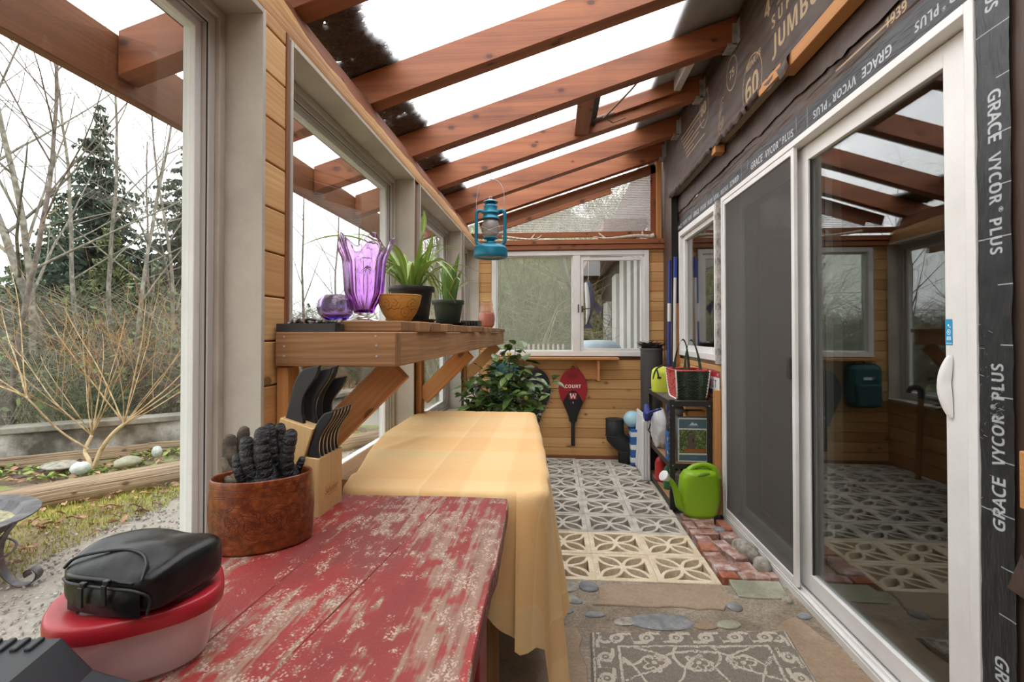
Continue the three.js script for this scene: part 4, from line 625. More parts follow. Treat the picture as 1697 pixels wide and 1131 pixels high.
  // conifers: a trunk and whorls of drooping boughs set with needle sprays
  function conifer(x, y, d, h, spread, seed, col, label, dens = 1) {
    const r = rngOf(seed), tr = thing('conifer', label, 'tree', V(x, y, d), 0, 'conifers beyond the garden'), pos = [], cl = [], lv = Math.round(h * 7.5 * dens);
    part('trunk', sweep([new THREE.Vector3(), new THREE.Vector3(0.03, h * 0.5, 0), new THREE.Vector3(0, h, 0)], [h * 0.014, h * 0.009, 0.006], 8), bark[1], tr);
    const tri = (a, b, c, k) => { pos.push(a.x, a.y, a.z, b.x, b.y, b.z, c.x, c.y, c.z); for (let i = 0; i < 3; i++) cl.push(col[0] * k, col[1] * k, col[2] * k); };
    for (let i = 0; i < lv; i++) {
      const t = Math.pow(i / lv, 0.9), yy = h * (0.06 + 0.93 * t), R = spread * (1 - t) * (0.75 + 0.5 * r()) + 0.06, nb = Math.max(4, Math.round(7 - 2 * t));
      for (let b = 0; b < nb; b++) {
        const a = r() * 6.283, L = R * (0.65 + 0.5 * r()), rise = 0.25 - 0.55 * (1 - t) * r(), dir = new THREE.Vector3(Math.cos(a), rise, Math.sin(a)), sd = new THREE.Vector3(-Math.sin(a), 0, Math.cos(a)), ns = Math.max(5, Math.round(L * 15)), dy = (r() - 0.5) * 0.3;
        for (let s = 0; s < ns; s++) {
          const q = (s + r()) / ns, p = dir.clone().multiplyScalar(L * q); p.y += yy + dy - 0.28 * L * q * q; const w = (0.08 + 0.15 * L) * (1 - 0.7 * q) * (0.5 + 0.9 * r()), k = 0.55 + 0.9 * r();
          for (const sg of [-1, 1]) { const e = p.clone().addScaledVector(sd, sg * w).addScaledVector(dir, w * (0.3 + 0.6 * r())); e.y -= w * (0.1 + 0.75 * r()); const f = p.clone().addScaledVector(dir, 0.035 + 0.03 * r()); f.y += 0.03 * (r() - 0.5); tri(p, f, e, k); const e2 = e.clone().addScaledVector(dir, -0.4 * w); e2.y -= 0.10 * r(); tri(p, e, e2, k * 0.85); }
        }
      }
    }
    const g = new THREE.BufferGeometry(); g.setAttribute('position', new THREE.Float32BufferAttribute(pos, 3)); g.setAttribute('color', new THREE.Float32BufferAttribute(cl, 3)); g.computeVertexNormals();
    part('boughs', g, M.needles ??= mat({ c: [1, 1, 1], roughness: 0.9, vertexColors: true }), tr);
  }
  const con = (px, dist, top, spread, seed, col, label, y0 = -0.6, dens = 1) => { const [x, d] = at(px, dist), z = d * Math.cos(yaw) - x * Math.sin(yaw), h = EYE + (552 - top) * z / F - y0; conifer(x, y0, d, h, spread, seed, col, label, dens); };
  con(163, 17, 172, 2.7, 501, [0.095, 0.135, 0.095], 'tall dark green conifer with a pointed top');
  con(312, 16, 205, 2.6, 502, [0.095, 0.13, 0.095], 'conifer with drooping boughs cut off by the window jamb');
  con(95, 20, 330, 2.6, 503, [0.12, 0.15, 0.085], 'low broad olive green conifer behind the leafless trunks');
  con(185, 12.5, 372, 1.9, 504, [0.15, 0.18, 0.07], 'small yellow-green conifer behind the twiggy shrub');
  con(30, 14, 420, 1.9, 505, [0.11, 0.155, 0.075], 'bushy young conifer at the foot of the leafless trees');
  con(250, 13, 430, 1.7, 506, [0.12, 0.16, 0.08], 'short bushy conifer between the shrub and the tall firs');
  con(868, 17, 400, 2.4, 507, [0.08, 0.12, 0.085], 'dark conifer behind the fogged window pane', 1.0);
  con(40, 11.5, 440, 1.5, 512, [0.13, 0.165, 0.08], 'loose green conifer boughs low behind the leafless trunks');
  con(130, 10.8, 465, 1.5, 513, [0.14, 0.17, 0.075], 'low spreading green conifer behind the golden twigs');
  con(225, 10.5, 470, 1.4, 514, [0.12, 0.16, 0.08], 'low dark conifer beside the slim forked tree');
  con(905, 17, 300, 2.6, 508, [0.11, 0.14, 0.09], 'tall conifer on the bank behind the house', 3.0);
  con(800, 16, 330, 2.6, 509, [0.11, 0.14, 0.085], 'broad conifer on the bank beyond the far corner', 2.0);
  con(960, 15, 380, 2.0, 510, [0.10, 0.13, 0.085], 'narrow conifer on the bank beside the house', 3.2);
  con(690, 19, 420, 2.0, 511, [0.11, 0.14, 0.09], 'distant conifer seen through the third window', -0.6);
  // tangled brush behind the wall and on the bank
  const tw = [], r7 = rngOf(61);
  for (let i = 0; i < 46; i++) { const a = r7() * 6.28, L = 0.5 + 0.9 * r7(), p = new THREE.Vector3((r7() - 0.5) * 0.6, 0, (r7() - 0.5) * 0.6), q = p.clone().add(new THREE.Vector3(Math.cos(a) * L * 0.35, L * (0.35 + 0.5 * r7()), Math.sin(a) * L * 0.35)), e = q.clone().add(new THREE.Vector3(Math.cos(a + r7() - 0.5) * L * 0.5, -L * 0.1 + L * 0.4 * r7(), Math.sin(a) * L * 0.5)); tw.push(sweep([p, q, e], [0.005, 0.004, 0.0015], 3)); }
  const clump = merge(tw), cl = [], cc = [];
  for (let i = 0; i < 520; i++) { const t = Math.pow(r7(), 0.8), p = along2(wallLine, t), o = 0.25 + 5.5 * Math.pow(r7(), 1.5), far = Math.min(1, o / 5); cl.push(M4(V(p[0] - 0.66 * o, 0.22 + 0.35 * smooth(0, 3, o), p[1] + 0.75 * o), new THREE.Euler(0, r7() * 6.3, 0), 0.40 + 0.45 * far + 0.35 * r7())); const k = r7(), g = 0.6 + 0.9 * r7(); cc.push(k < 0.40 ? new THREE.Color().setRGB(0.20 * g, 0.165 * g, 0.125 * g) : k < 0.75 ? new THREE.Color().setRGB(0.13 * g, 0.15 * g, 0.085 * g) : new THREE.Color().setRGB(0.34 * g, 0.30 * g, 0.25 * g)); }
  for (let i = 0; i < 170; i++) { const x = lerp(-3.2, 3.5, r7()), d = lerp(8.4, 15, r7()), y = 5.5 * smooth(8.2, 17, d) * smooth(-5.5, -2.2, x); cl.push(M4(V(x, y - 0.1, d), new THREE.Euler(0, r7() * 6.3, 0), 0.8 + 0.8 * r7())); const g = 0.6 + 0.9 * r7(); cc.push(r7() < 0.5 ? new THREE.Color().setRGB(0.36 * g, 0.33 * g, 0.23 * g) : new THREE.Color().setRGB(0.26 * g, 0.27 * g, 0.15 * g)); }
  stuff('tangled_brush', clump, mat({ c: [1, 1, 1], roughness: 1 }), cl, ground, cc);
  const leafy = sheet(2, 2, (u, v) => new THREE.Vector3((u - 0.5) * 0.6, 0.1 * Math.abs(u - 0.5), v - 0.5)), el = [], ec = [];
  for (let i = 0; i < 14000; i++) { const t = r7(), p = along2(wallLine, t), o = 0.2 + 7 * Math.pow(r7(), 1.2), c = fbm(t * 3, o * 0.1, 16, 16, 5, 3); if (c < 0.5) continue; el.push(M4(V(p[0] - 0.66 * o + 0.4 * (r7() - 0.5), 0.3 + 0.3 * smooth(0, 3, o) + 1.3 * r7() * (c - 0.35) * 2, p[1] + 0.75 * o), new THREE.Euler(r7() * 3, r7() * 6, r7() * 3), 0.035 + 0.05 * r7())); const g = 0.5 + r7(); ec.push(new THREE.Color().setRGB(0.13 * g, 0.165 * g, 0.07 * g)); }
  stuff('brush_leaves', leafy, mat({ c: [1, 1, 1], roughness: 0.85 }), el, ground, ec);
}
// ---------------------------------------------------------------- the house going on beyond the back wall
{
  const ext = struct('wall_beyond', 'house wall beyond the back window with a row of white door frames', 'wall');
  part('house_wall', bx(1.02, 1.15, -0.1, 3.2, 5.25, 12), mottled(321, [[0.10, 0.07, 0.055], [0.15, 0.11, 0.09]], { s: 1.5, f: 4 }), ext);
  for (const [d, w, h, x] of [[5.35, 0.12, 2.3, 0.97], [5.62, 0.16, 2.3, 0.965], [5.95, 0.22, 2.3, 0.96], [6.4, 0.30, 2.3, 0.955], [7.0, 0.40, 2.25, 0.95], [7.8, 0.5, 2.1, 0.945], [9.0, 0.7, 1.75, 0.94], [10.8, 0.5, 2.0, 0.93]]) part('white_frame', bx(x, 1.02, -0.05, h, d, d + w, 0.004), M.vinyl, ext);
  part('eave', bx(0.55, 1.45, 2.35, 2.45, 5.6, 12, 0.004), M.trimWood, ext);
  part('eave_beam', beam(V(0.05, 2.15, 5.6), V(0.38, 2.2, 11.5), 0.07, 0.14), M.vinyl, ext);
  const gr = thing('covered_grill', 'domed barbecue under a pale blue fabric cover outside the back window', 'grill', V(0.56, GY, 6.55));
  part('cover', sheet(48, 22, (u, v) => { const a = u * 6.283, prof = v < 0.7 ? [0.315 - 0.02 * v, v / 0.7 * 0.92] : [0.30 * Math.sqrt(Math.max(0, 1 - Math.pow((v - 0.7) / 0.3, 2))), 0.92 + 0.25 * Math.sin((v - 0.7) / 0.3 * 1.57)], f = 1 + 0.035 * Math.sin(a * 9 + 3 * v) * (1 - v * 0.7); return new THREE.Vector3(Math.cos(a) * prof[0] * f * 1.1, prof[1], Math.sin(a) * prof[0] * f * 0.85); }, 1, 1), mat({ c: [0.42, 0.50, 0.57], roughness: 0.7 }), gr);
  const wind = thing('whale_windsock', 'blue and white whale-shaped windsock hanging outside the back window', 'windsock', V(0.40, 1.30, 5.9));
  const body = (r0, bend) => sweep(Array.from({ length: 15 }, (_, i) => { const t = i / 14; return new THREE.Vector3(bend * Math.sin(t * 3), 0.50 - t * 0.48, 0); }), Array.from({ length: 15 }, (_, i) => { const t = i / 14; return r0 * Math.pow(Math.sin(Math.PI * clamp(0.06 + t * 0.92)), 0.75) * (1 - 0.45 * t); }), 16, { flat: 0.8 });
  part('body', body(0.075, 0.03), mat({ c: [0.085, 0.10, 0.20], roughness: 0.6 }), wind); part('white_belly', body(0.052, 0.03).translate(-0.028, -0.02, 0.022), mat({ c: [0.75, 0.76, 0.78], roughness: 0.6 }), wind);
  for (const f of [(u, v) => new THREE.Vector3(0.06 + 0.10 * u * (1 - v * 0.5), 0.30 - 0.12 * u - 0.08 * v, 0.004), (u, v) => new THREE.Vector3((u - 0.5) * 0.13 * v, 0.04 - 0.09 * v, 0.0)]) part('fin', sheet(4, 4, f), mat({ c: [0.085, 0.10, 0.20], roughness: 0.6 }), wind); part('string', rod(new THREE.Vector3(0, 0.5, 0), new THREE.Vector3(0.01, 0.86, 0), 0.002, 4), M.vinyl, wind);
  const fen = thing('slat_fence', 'short fence of weathered upright slats outside the fogged pane', 'fence', V(0.0, GY, 7.2));
  for (let i = 0; i < 15; i++) part('slat', slab(0.032, 1.0 + 0.1, 0.02, 0.003).translate(-0.17 + i * 0.034 * 1.02 - 0.18, 0.55, 0), i % 2 ? M.trimWood : M.vinyl, fen);
  part('rail', slab(0.62, 0.05, 0.02, 0.003).translate(-0.12, 0.5, -0.025), M.rough[0], fen);
}

// ---------------------------------------------------------------- red work table and what stands on it
const TT = 0.765;
{
  const W = 640, H = 1280, sx = 0.64, sy = 1.6;
  const map = tex(W, H, (u, v) => {
    const x = u * sx, d = v * sy, a = fbm(u, v, 5, 7, 11, 4), st = fbm(u, v, 80, 14, 21, 3), sp = vn(u * 320, v * 640, 320, 640, 31), cr = fbm(u, v, 40, 60, 41, 3);
    let c = mix3([0.20, 0.020, 0.017], [0.31, 0.030, 0.024], clamp(a * 1.6 - 0.3)); c = mix3(c, [0.16, 0.034, 0.030], smooth(0.48, 0.66, fbm(u, v, 7, 5, 51, 3)) * 0.75);
    const gr = fbm(u, v, 130, 5, 61, 2), right = smooth(0.40, 0.52, x) * 0.085, bare = smooth(0.50, 0.59, 0.46 * a + 0.22 * st + 0.22 * cr + 0.10 * gr + right), worn = mix3([0.15, 0.088, 0.058], [0.31, 0.205, 0.145], clamp(0.5 * st + 1.1 * gr - 0.3));
    c = mix3(c, worn, bare * 0.85);
    c = mix3(c, [0.46, 0.27, 0.22], smooth(0.48, 0.58, 0.55 * cr + 0.45 * a) * smooth(0.55, 0.75, sp) * 0.5);
    c = mix3(c, [0.47, 0.36, 0.28], smooth(0.60, 0.66, 0.42 * cr + 0.22 * a + 0.36 * sp) * 0.75);
    return c;
  }, { srgb: true, sx, sy });
  map.offset.set(0.76 / sx, 0.25 / sy);
  const top = mat({ map, bumpMap: lumpBump(0.05), bumpScale: 0.0012, roughness: 0.6 }), red = mottled(331, [[0.20, 0.012, 0.02], [0.32, 0.022, 0.03]], { s: 0.4, f: 5, rough: 0.55 });
  const t = thing('work_table', 'plank table with worn chipped red paint under the first window', 'table'), edge = (d) => -0.28 - 0.115 * (1.30 - d);
  const planks = [[[-0.724, -0.25], [-0.655, -0.25], [-0.652, 1.325], [-0.724, 1.325]], [[-0.652, -0.25], [-0.53, -0.25], [-0.457, 1.328], [-0.649, 1.325]], [[-0.526, -0.25], [edge(-0.25) - 0.002, -0.25], [edge(1.33) - 0.002, 1.335], [-0.453, 1.328]], [[edge(-0.25) + 0.002, -0.25], [-0.105, -0.25], [-0.103, 0.55], [-0.110, 0.68], [-0.112, 0.9], [-0.108, 0.95], [-0.118, 1.30], [-0.124, 1.328], [edge(1.33) + 0.002, 1.335]]];
  for (const p of planks) part('plank', strip(prism(p, 0.034, 0.0025)).translate(0, 0, -0.0365).rotateX(-Math.PI / 2).translate(0, TT, 0), top, t);
  for (const [x, d] of [[-0.165, 0.87], [-0.675, 0.87], [-0.165, -0.1], [-0.675, -0.1]]) part('leg', bx(x - 0.045, x + 0.045, 0.0, TT - 0.04, d - 0.045, d + 0.045, 0.004, 1), red, t);
  part('apron', bx(-0.155, -0.13, TT - 0.13, TT - 0.04, -0.05, 0.82, 0.003, 2), red, t);
}
// cloth-covered table behind it
{
  const t2 = thing('side_table', 'low wooden table hidden under the yellow cloth', 'table');
  part('tabletop', bx(-0.70, -0.125, 0.735, 0.763, 1.47, 2.66), M.rough[1], t2);
  for (const [x, d] of [[-0.66, 1.52], [-0.19, 1.52], [-0.66, 2.6], [-0.19, 2.6]]) part('leg', bx(x - 0.025, x + 0.025, 0.0, 0.735, d - 0.025, d + 0.025, 0.003, 1), M.rough[1], t2);
  const ring = [[-0.10, 1.385], [-0.034, 1.40], [-0.045, 1.75], [-0.075, 2.2], [-0.118, 2.72], [-0.17, 2.735], [-0.45, 2.735], [-0.70, 2.73], [-0.722, 2.70], [-0.722, 2.35], [-0.715, 2.10], [-0.665, 1.80], [-0.615, 1.58], [-0.578, 1.41], [-0.55, 1.385], [-0.32, 1.380]];
  const cv = new THREE.CatmullRomCurve3(ring.map(([x, d]) => V(x, 0, d)), true, 'catmullrom', 0.15), N = 260, cx = -0.38, cd = 2.05;
  const pts = cv.getSpacedPoints(N), L = cv.getLength();
  const corner = (p, x, d, w) => Math.exp(-((p.x - x) ** 2 + (p.z + d) ** 2) / (w * w));
  const drop = (p, s) => { const right = smooth(-0.075, -0.045, p.x) * smooth(1.385, 1.41, -p.z), front = 0.30 + 0.10 * smooth(-0.24, -0.06, p.x), side = 0.47 + 0.15 * Math.exp(-Math.pow((-p.z - 1.44) / 0.10, 2)) + 0.03 * Math.sin(p.z * 9), far = -p.z > 2.6 ? 0.35 : side; return lerp(p.x < -0.5 ? 0.22 : front, far, Math.max(right, -p.z > 2.6 ? 1 : 0)) + 0.012 * Math.sin(s * 60); };
  const g = sheet(N, 60, (u, v) => {
    const i = Math.round(u * N) % N, p = pts[i], q = pts[(i + 1) % N], o = pts[(i + N - 1) % N], tan = q.clone().sub(o).normalize(), out = new THREE.Vector3(tan.z, 0, -tan.x);
    if (out.dot(new THREE.Vector3(p.x - cx, 0, p.z + cd)) < 0) out.negate();
    if (v <= 0.5) { const r = Math.pow(v / 0.5, 0.8), x = lerp(cx, p.x, r), z = lerp(-cd, p.z, r); const wr = 0.004 * (fbm(x * 0.9 + 2, z * 0.9 + 9, 16, 16, 4, 3) - 0.5) + 0.006 * Math.exp(-Math.pow((x + 0.52 + 0.12 * Math.sin(z * 3)) / 0.03, 2)) * smooth(0.25, 0, Math.abs(z + 1.95)); return new THREE.Vector3(x, TT + 0.008 + wr, z); }
    const w = (v - 0.5) / 0.5, D = drop(p, u), len = D * w, R = 0.02, bend = Math.min(len / R, Math.PI / 2), straight = Math.max(0, len - R * Math.PI / 2);
    const cf = corner(p, -0.03, 1.42, 0.16), s = u * L, free = smooth(-0.6, -0.45, p.x), fold = (0.020 * Math.sin(s * 23 + 1.2) + 0.012 * Math.sin(s * 41 + 2.1) + 0.032 * cf * Math.cos(s * 52 - 0.4)) * Math.pow(w, 0.9) * (0.25 + 0.75 * free);
    const wall = p.x < -0.6 ? 0.012 : 1, o2 = R * Math.sin(bend) * wall + (0.040 * w * free + fold) * wall;
    return new THREE.Vector3(p.x + out.x * o2, TT + 0.008 - R * (1 - Math.cos(bend)) - straight * 0.985, p.z + out.z * o2);
  }, 1, 1);
  // check pattern follows the cloth: flat position on top, then onwards down the sides
  const P = g.attributes.position, U = g.attributes.uv;
  for (let j = 0; j <= 60; j++) for (let i = 0; i <= N; i++) { const k = j * (N + 1) + i, v = j / 60, p = pts[i % N]; if (v <= 0.5) U.setXY(k, P.getX(k), P.getZ(k)); else { const len = drop(p, i / N) * (v - 0.5) / 0.5, q = pts[(i + 1) % N], o = pts[(i + N - 1) % N], tan = q.clone().sub(o).normalize(); let ox = tan.z, oz = -tan.x; if (ox * (p.x - cx) + oz * (p.z + cd) < 0) { ox = -ox; oz = -oz; } U.setXY(k, p.x + ox * len, p.z + oz * len); } }
  const map = tex(640, 640, (u, v) => {
    const band = (t, n, s) => { const k = Math.floor(t * n), f = t * n - k; return lerp(h2(k, s, 3), h2((k + 1) % n, s, 3), smooth(0.80, 1.0, f)); }, a = band(u, 6, 5), b = band(v, 6, 9), wv = 0.94 + 0.06 * (vn(u * 320, v * 320, 320, 320, 4) + 0.4 * Math.sin(u * 2010) * Math.sin(v * 2010));
    let c = mix3([0.82, 0.46, 0.165], [0.88, 0.66, 0.35], (a + b) / 2); c = mix3(c, [0.66, 0.30, 0.075], smooth(0.72, 0.9, a) * 0.35); c = mix3(c, [0.62, 0.46, 0.18], smooth(0.75, 0.95, b) * 0.25);
    return c.map((x) => x * wv);
  }, { srgb: true, sx: 0.72, sy: 0.72 });
  single('checked_tablecloth', g, mat({ map, roughness: 0.9, sheen: 0.3, bumpMap: lumpBump(0.02), bumpScale: 0.0005 }), 'faded yellow and orange checked cloth draped over the second table', 'tablecloth').material.sheenColor.setRGB(1, 0.85, 0.6);
  const bin = thing('dark_crate', 'black plastic crate on the floor under the yellow cloth', 'crate', V(-0.34, 0, 1.72));
  part('crate_body', lathe([[0.0, 0.0], [0.17, 0.0], [0.19, 0.36], [0.20, 0.37], [0.18, 0.37], [0.16, 0.02], [0.0, 0.02]], 4).rotateY(Math.PI / 4), M.gasket, bin); part('crate_lid', slab(0.29, 0.02, 0.29, 0.005).translate(0, 0.375, 0), mat({ c: [0.05, 0.045, 0.04], roughness: 0.6 }), bin);
}
// oval tooled-leather pot
{
  const map = canvasTex(1024, 512, (g, W, H) => {
    g.fillStyle = '#723616'; g.fillRect(0, 0, W, H); const r = rngOf(12);
    for (let i = 0; i < 2600; i++) { g.globalAlpha = 0.16; g.fillStyle = ['#3a1508', '#8d4a20', '#a8602e', '#4f1f0d'][Math.floor(r() * 4)]; const a = 4 + 26 * r(); g.beginPath(); g.ellipse(r() * W, r() * H, a, a * (0.3 + r()), r() * 3, 0, 7); g.fill(); }
    g.globalAlpha = 0.6; g.strokeStyle = '#3a1509'; g.lineWidth = 4; for (const y of [34, 88, 100, 420, 432]) { g.beginPath(); g.moveTo(0, y); for (let x = 0; x <= W; x += 16) g.lineTo(x, y + 3 * Math.sin(x * 0.02)); g.stroke(); }
    for (let k = 0; k < 8; k++) { const x0 = 64 + k * 128, y0 = 260 + (k % 2) * 30; g.save(); g.translate(x0, y0); g.scale(k % 2 ? -1 : 1, 1); for (let m = 0; m < 2; m++) { g.beginPath(); for (let t = 0; t < 34; t++) { const a = t * 0.26 + m * 3.1, q = 10 + t * 3.1; const x = Math.cos(a) * q, y = Math.sin(a) * q; t ? g.lineTo(x, y) : g.moveTo(x, y); } g.stroke(); } for (let m = 0; m < 6; m++) { g.beginPath(); g.ellipse(24 * Math.cos(m * 1.05), 24 * Math.sin(m * 1.05), 20, 9, m * 1.05, 0, 7); g.stroke(); g.beginPath(); g.ellipse(100 * Math.cos(m * 1.05 + 0.4), 96 * Math.sin(m * 1.05 + 0.4), 34, 11, m * 1.05 + 1.5, 0, 7); g.stroke(); } g.restore(); }
  });
  map.wrapS = THREE.RepeatWrapping;
  const o = thing('leather_pot', 'oval tooled brown leather pot holding the gloves', 'pot', V(-0.602, TT, 1.012), 0.55), A = 0.098, B = 0.068, h = 0.138;
  const ov = (prof) => { const pts = prof, g = sheet(72, pts.length - 1, (u, v) => { const [k, y] = pts[Math.round(v * (pts.length - 1))], a = u * 6.283; return new THREE.Vector3(Math.cos(a) * A * k, y, -Math.sin(a) * B * k); }, 2, 1); const U = g.attributes.uv; for (let i = 0; i < U.count; i++) U.setY(i, g.attributes.position.getY(i) / h); return g; };
  part('pot_wall', ov([[0.0, 0.0], [0.95, 0.0], [0.985, 0.006], [1.0, 0.03], [1.02, 0.07], [1.01, 0.11], [0.985, 0.134], [0.975, 0.141], [0.955, 0.1435], [0.925, 0.141], [0.915, 0.13], [0.92, 0.01], [0.0, 0.01]]), mat({ map, bumpMap: map, bumpScale: 0.0016, roughness: 0.30 }), o);
}
// gloves standing in the pot, fingers up
{
  const black = mottled(341, [[0.006, 0.006, 0.0065], [0.011, 0.011, 0.012], [0.018, 0.018, 0.019]], { s: 0.06, f: 5, bump: 0.004, rough: 0.34 }), brown = mottled(342, [[0.055, 0.043, 0.030], [0.095, 0.075, 0.052], [0.15, 0.12, 0.085]], { s: 0.12, f: 6, bump: 0.0012, rough: 0.9 });
  const C = (x, y, d) => onD(350 + x * 0.1238, 690 + y * 0.1238, d);
  const finger = (o, b, t, d, r, m, mid = 0) => { const p = C(b[0], b[1], d), q = C(t[0], t[1], d - 0.004), k = p.clone().lerp(q, 0.5); k.x += mid; k.z += 0.006; const c = new THREE.CatmullRomCurve3([p, k, q]).getPoints(48); part('finger', rounded(c, c.map((_, i) => r * (1 - 0.08 * i / 48) * (1 - (m === black ? 0.085 : 0.03) * Math.pow(Math.abs(Math.cos(i * 0.37 + r * 300)), 9)) * (i > 46 ? 0.93 : 1)), 18), m, o); };
  const palm = (o, c, d, a, b, e, m, tilt = 0) => { const g = new THREE.SphereGeometry(1, 24, 18); g.scale(a, b, e); g.rotateZ(tilt); part('palm', uvm(g).translate(...C(c[0], c[1], d).toArray()), m, o); };
  const g1 = thing('winter_glove', 'black quilted leather glove with its fingers spread in the leather pot', 'glove', undefined, 0, 'gloves in the leather pot');
  palm(g1, [690, 900], 1.005, 0.040, 0.052, 0.022, black, 0.15); finger(g1, [470, 930], [350, 560], 1.0, 0.0120, black); finger(g1, [620, 860], [475, 345], 1.0, 0.0157, black, -0.004); finger(g1, [770, 830], [680, 235], 1.003, 0.0177, black, -0.003); finger(g1, [840, 760], [775, 170], 1.03, 0.0162, black);
  const g2 = thing('winter_glove', 'black quilted leather glove upright beside the knife block', 'glove', undefined, 0, 'gloves in the leather pot');
  palm(g2, [1010, 900], 1.035, 0.030, 0.048, 0.022, black); finger(g2, [1020, 860], [1065, 250], 1.03, 0.0162, black, -0.003); finger(g2, [940, 700], [925, 150], 1.055, 0.0131, black); finger(g2, [1130, 860], [1215, 580], 1.06, 0.0085, black);
  const g3 = thing('work_glove', 'dull brown cloth glove with two tall fingers in the leather pot', 'glove', undefined, 0, 'gloves in the leather pot');
  palm(g3, [330, 800], 1.06, 0.030, 0.045, 0.02, brown); finger(g3, [275, 740], [250, 315], 1.06, 0.0157, brown, 0.002); finger(g3, [430, 640], [440, 200], 1.08, 0.0142, brown); finger(g3, [300, 790], [165, 590], 1.035, 0.0075, brown);
  const g4 = thing('work_glove', 'dull brown cloth glove slumped over the pot rim', 'glove', undefined, 0, 'gloves in the leather pot');
  palm(g4, [300, 960], 1.025, 0.022, 0.03, 0.018, brown); finger(g4, [360, 900], [225, 850], 1.015, 0.0095, brown);
}
// knife block
{
  const kb = thing('knife_block', 'pale wooden two-tier knife block', 'knife block'), beech = wood(351, [0.66, 0.44, 0.20], [0.54, 0.33, 0.135], { knots: 0, fine: 0.4, broad: 0.5, rough: 0.5 });
  const pr = (pts, d0, d1) => uvm(prism(pts, d1 - d0 - 0.004, 0.002), 1).translate(0, 0, -d1 + 0.002);
  part('lower_tier', pr([[-0.612, TT], [-0.552, TT], [-0.552, 0.900], [-0.586, 0.904], [-0.612, 0.85]], 1.160, 1.288), beech, kb);
  part('upper_tier', pr([[-0.672, TT], [-0.613, TT], [-0.590, 0.90], [-0.566, 0.972], [-0.644, 0.996], [-0.672, 0.90]], 1.155, 1.292), beech, kb);
  part('brand_mark', sheet(1, 1, (u, v) => V(-0.5495, lerp(0.795, 0.83, v), lerp(1.185, 1.262, u))), mat({ map: canvasTex(512, 192, (g, w, h) => { g.fillStyle = '#c99d60'; g.fillRect(0, 0, w, h); g.fillStyle = '#4a3115'; g.font = 'italic bold 104px serif'; g.textAlign = 'center'; g.fillText('Sabatier', w / 2, 120); g.fillRect(120, 142, 280, 6); }), roughness: 0.5 }), kb, 'dark script lettering');
  const hm = mat({ c: [0.016, 0.016, 0.017], roughness: 0.42 }), steel = mat({ c: [0.55, 0.55, 0.53], metalness: 1, roughness: 0.3 });
  const handle = (x, y, d, L, lean, w, label) => {
    const k = thing('kitchen_knife', label, 'knife', V(x, y, d), 0, 'knives in the block'), n = 14, a = [], b = [];
    for (let i = 0; i <= n; i++) { const t = i / n, cx = lean * t + 0.010 * Math.sin(t * Math.PI * 1.0) * -1 + 0.012 * t * t, hw = w * (0.5 + 0.10 * Math.cos(t * 7) + 0.12 * t) * (t > 0.9 ? 1 - (t - 0.9) * 2 : 1) * (t < 0.1 ? 1.15 : 1); a.push([cx - hw, t * L - 0.004]); b.unshift([cx + hw, t * L - 0.004 + (t > 0.85 ? 0.006 * (t - 0.85) / 0.15 : 0)]); }
    const g = strip(prism([...a, ...b], 0.008, 0.003, 2)).translate(0, 0, -0.004); part('handle', g, hm, k);
    part('tang', strip(prism([...a.map(([p, q]) => [p * 1.0 + 0.0, q]), ...b].map(([p, q], i, all) => [p + (i < all.length / 2 ? -0.0032 : 0.0032), q]), 0.0018)).translate(0, 0, -0.0009), steel, k); part('blade', slab(w * 0.8, 0.05, 0.0022, 0.0006).translate(0, -0.025, 0), steel, k);
  };
  [[-0.618, 0.989, 1.175, 0.128, 0.030, 0.030], [-0.600, 0.983, 1.205, 0.128, 0.032, 0.027], [-0.600, 0.983, 1.240, 0.130, 0.030, 0.026], [-0.586, 0.979, 1.268, 0.105, 0.026, 0.026]].forEach(([x, y, d, L, l, w], i) => handle(x, y, d, L, l, w, ['large black-handled knife in the upper tier beside the gloves', 'large black-handled knife second from the gloves in the upper tier', 'large black-handled knife third from the gloves in the upper tier', 'shorter broad black-handled knife at the window end of the upper tier'][i]));
  for (let i = 0; i < 6; i++) handle(-0.568, 0.903, 1.170 + i * 0.0205, 0.108, 0.026, 0.017, 'slim black-handled steak knife in the lower row of the block');
}
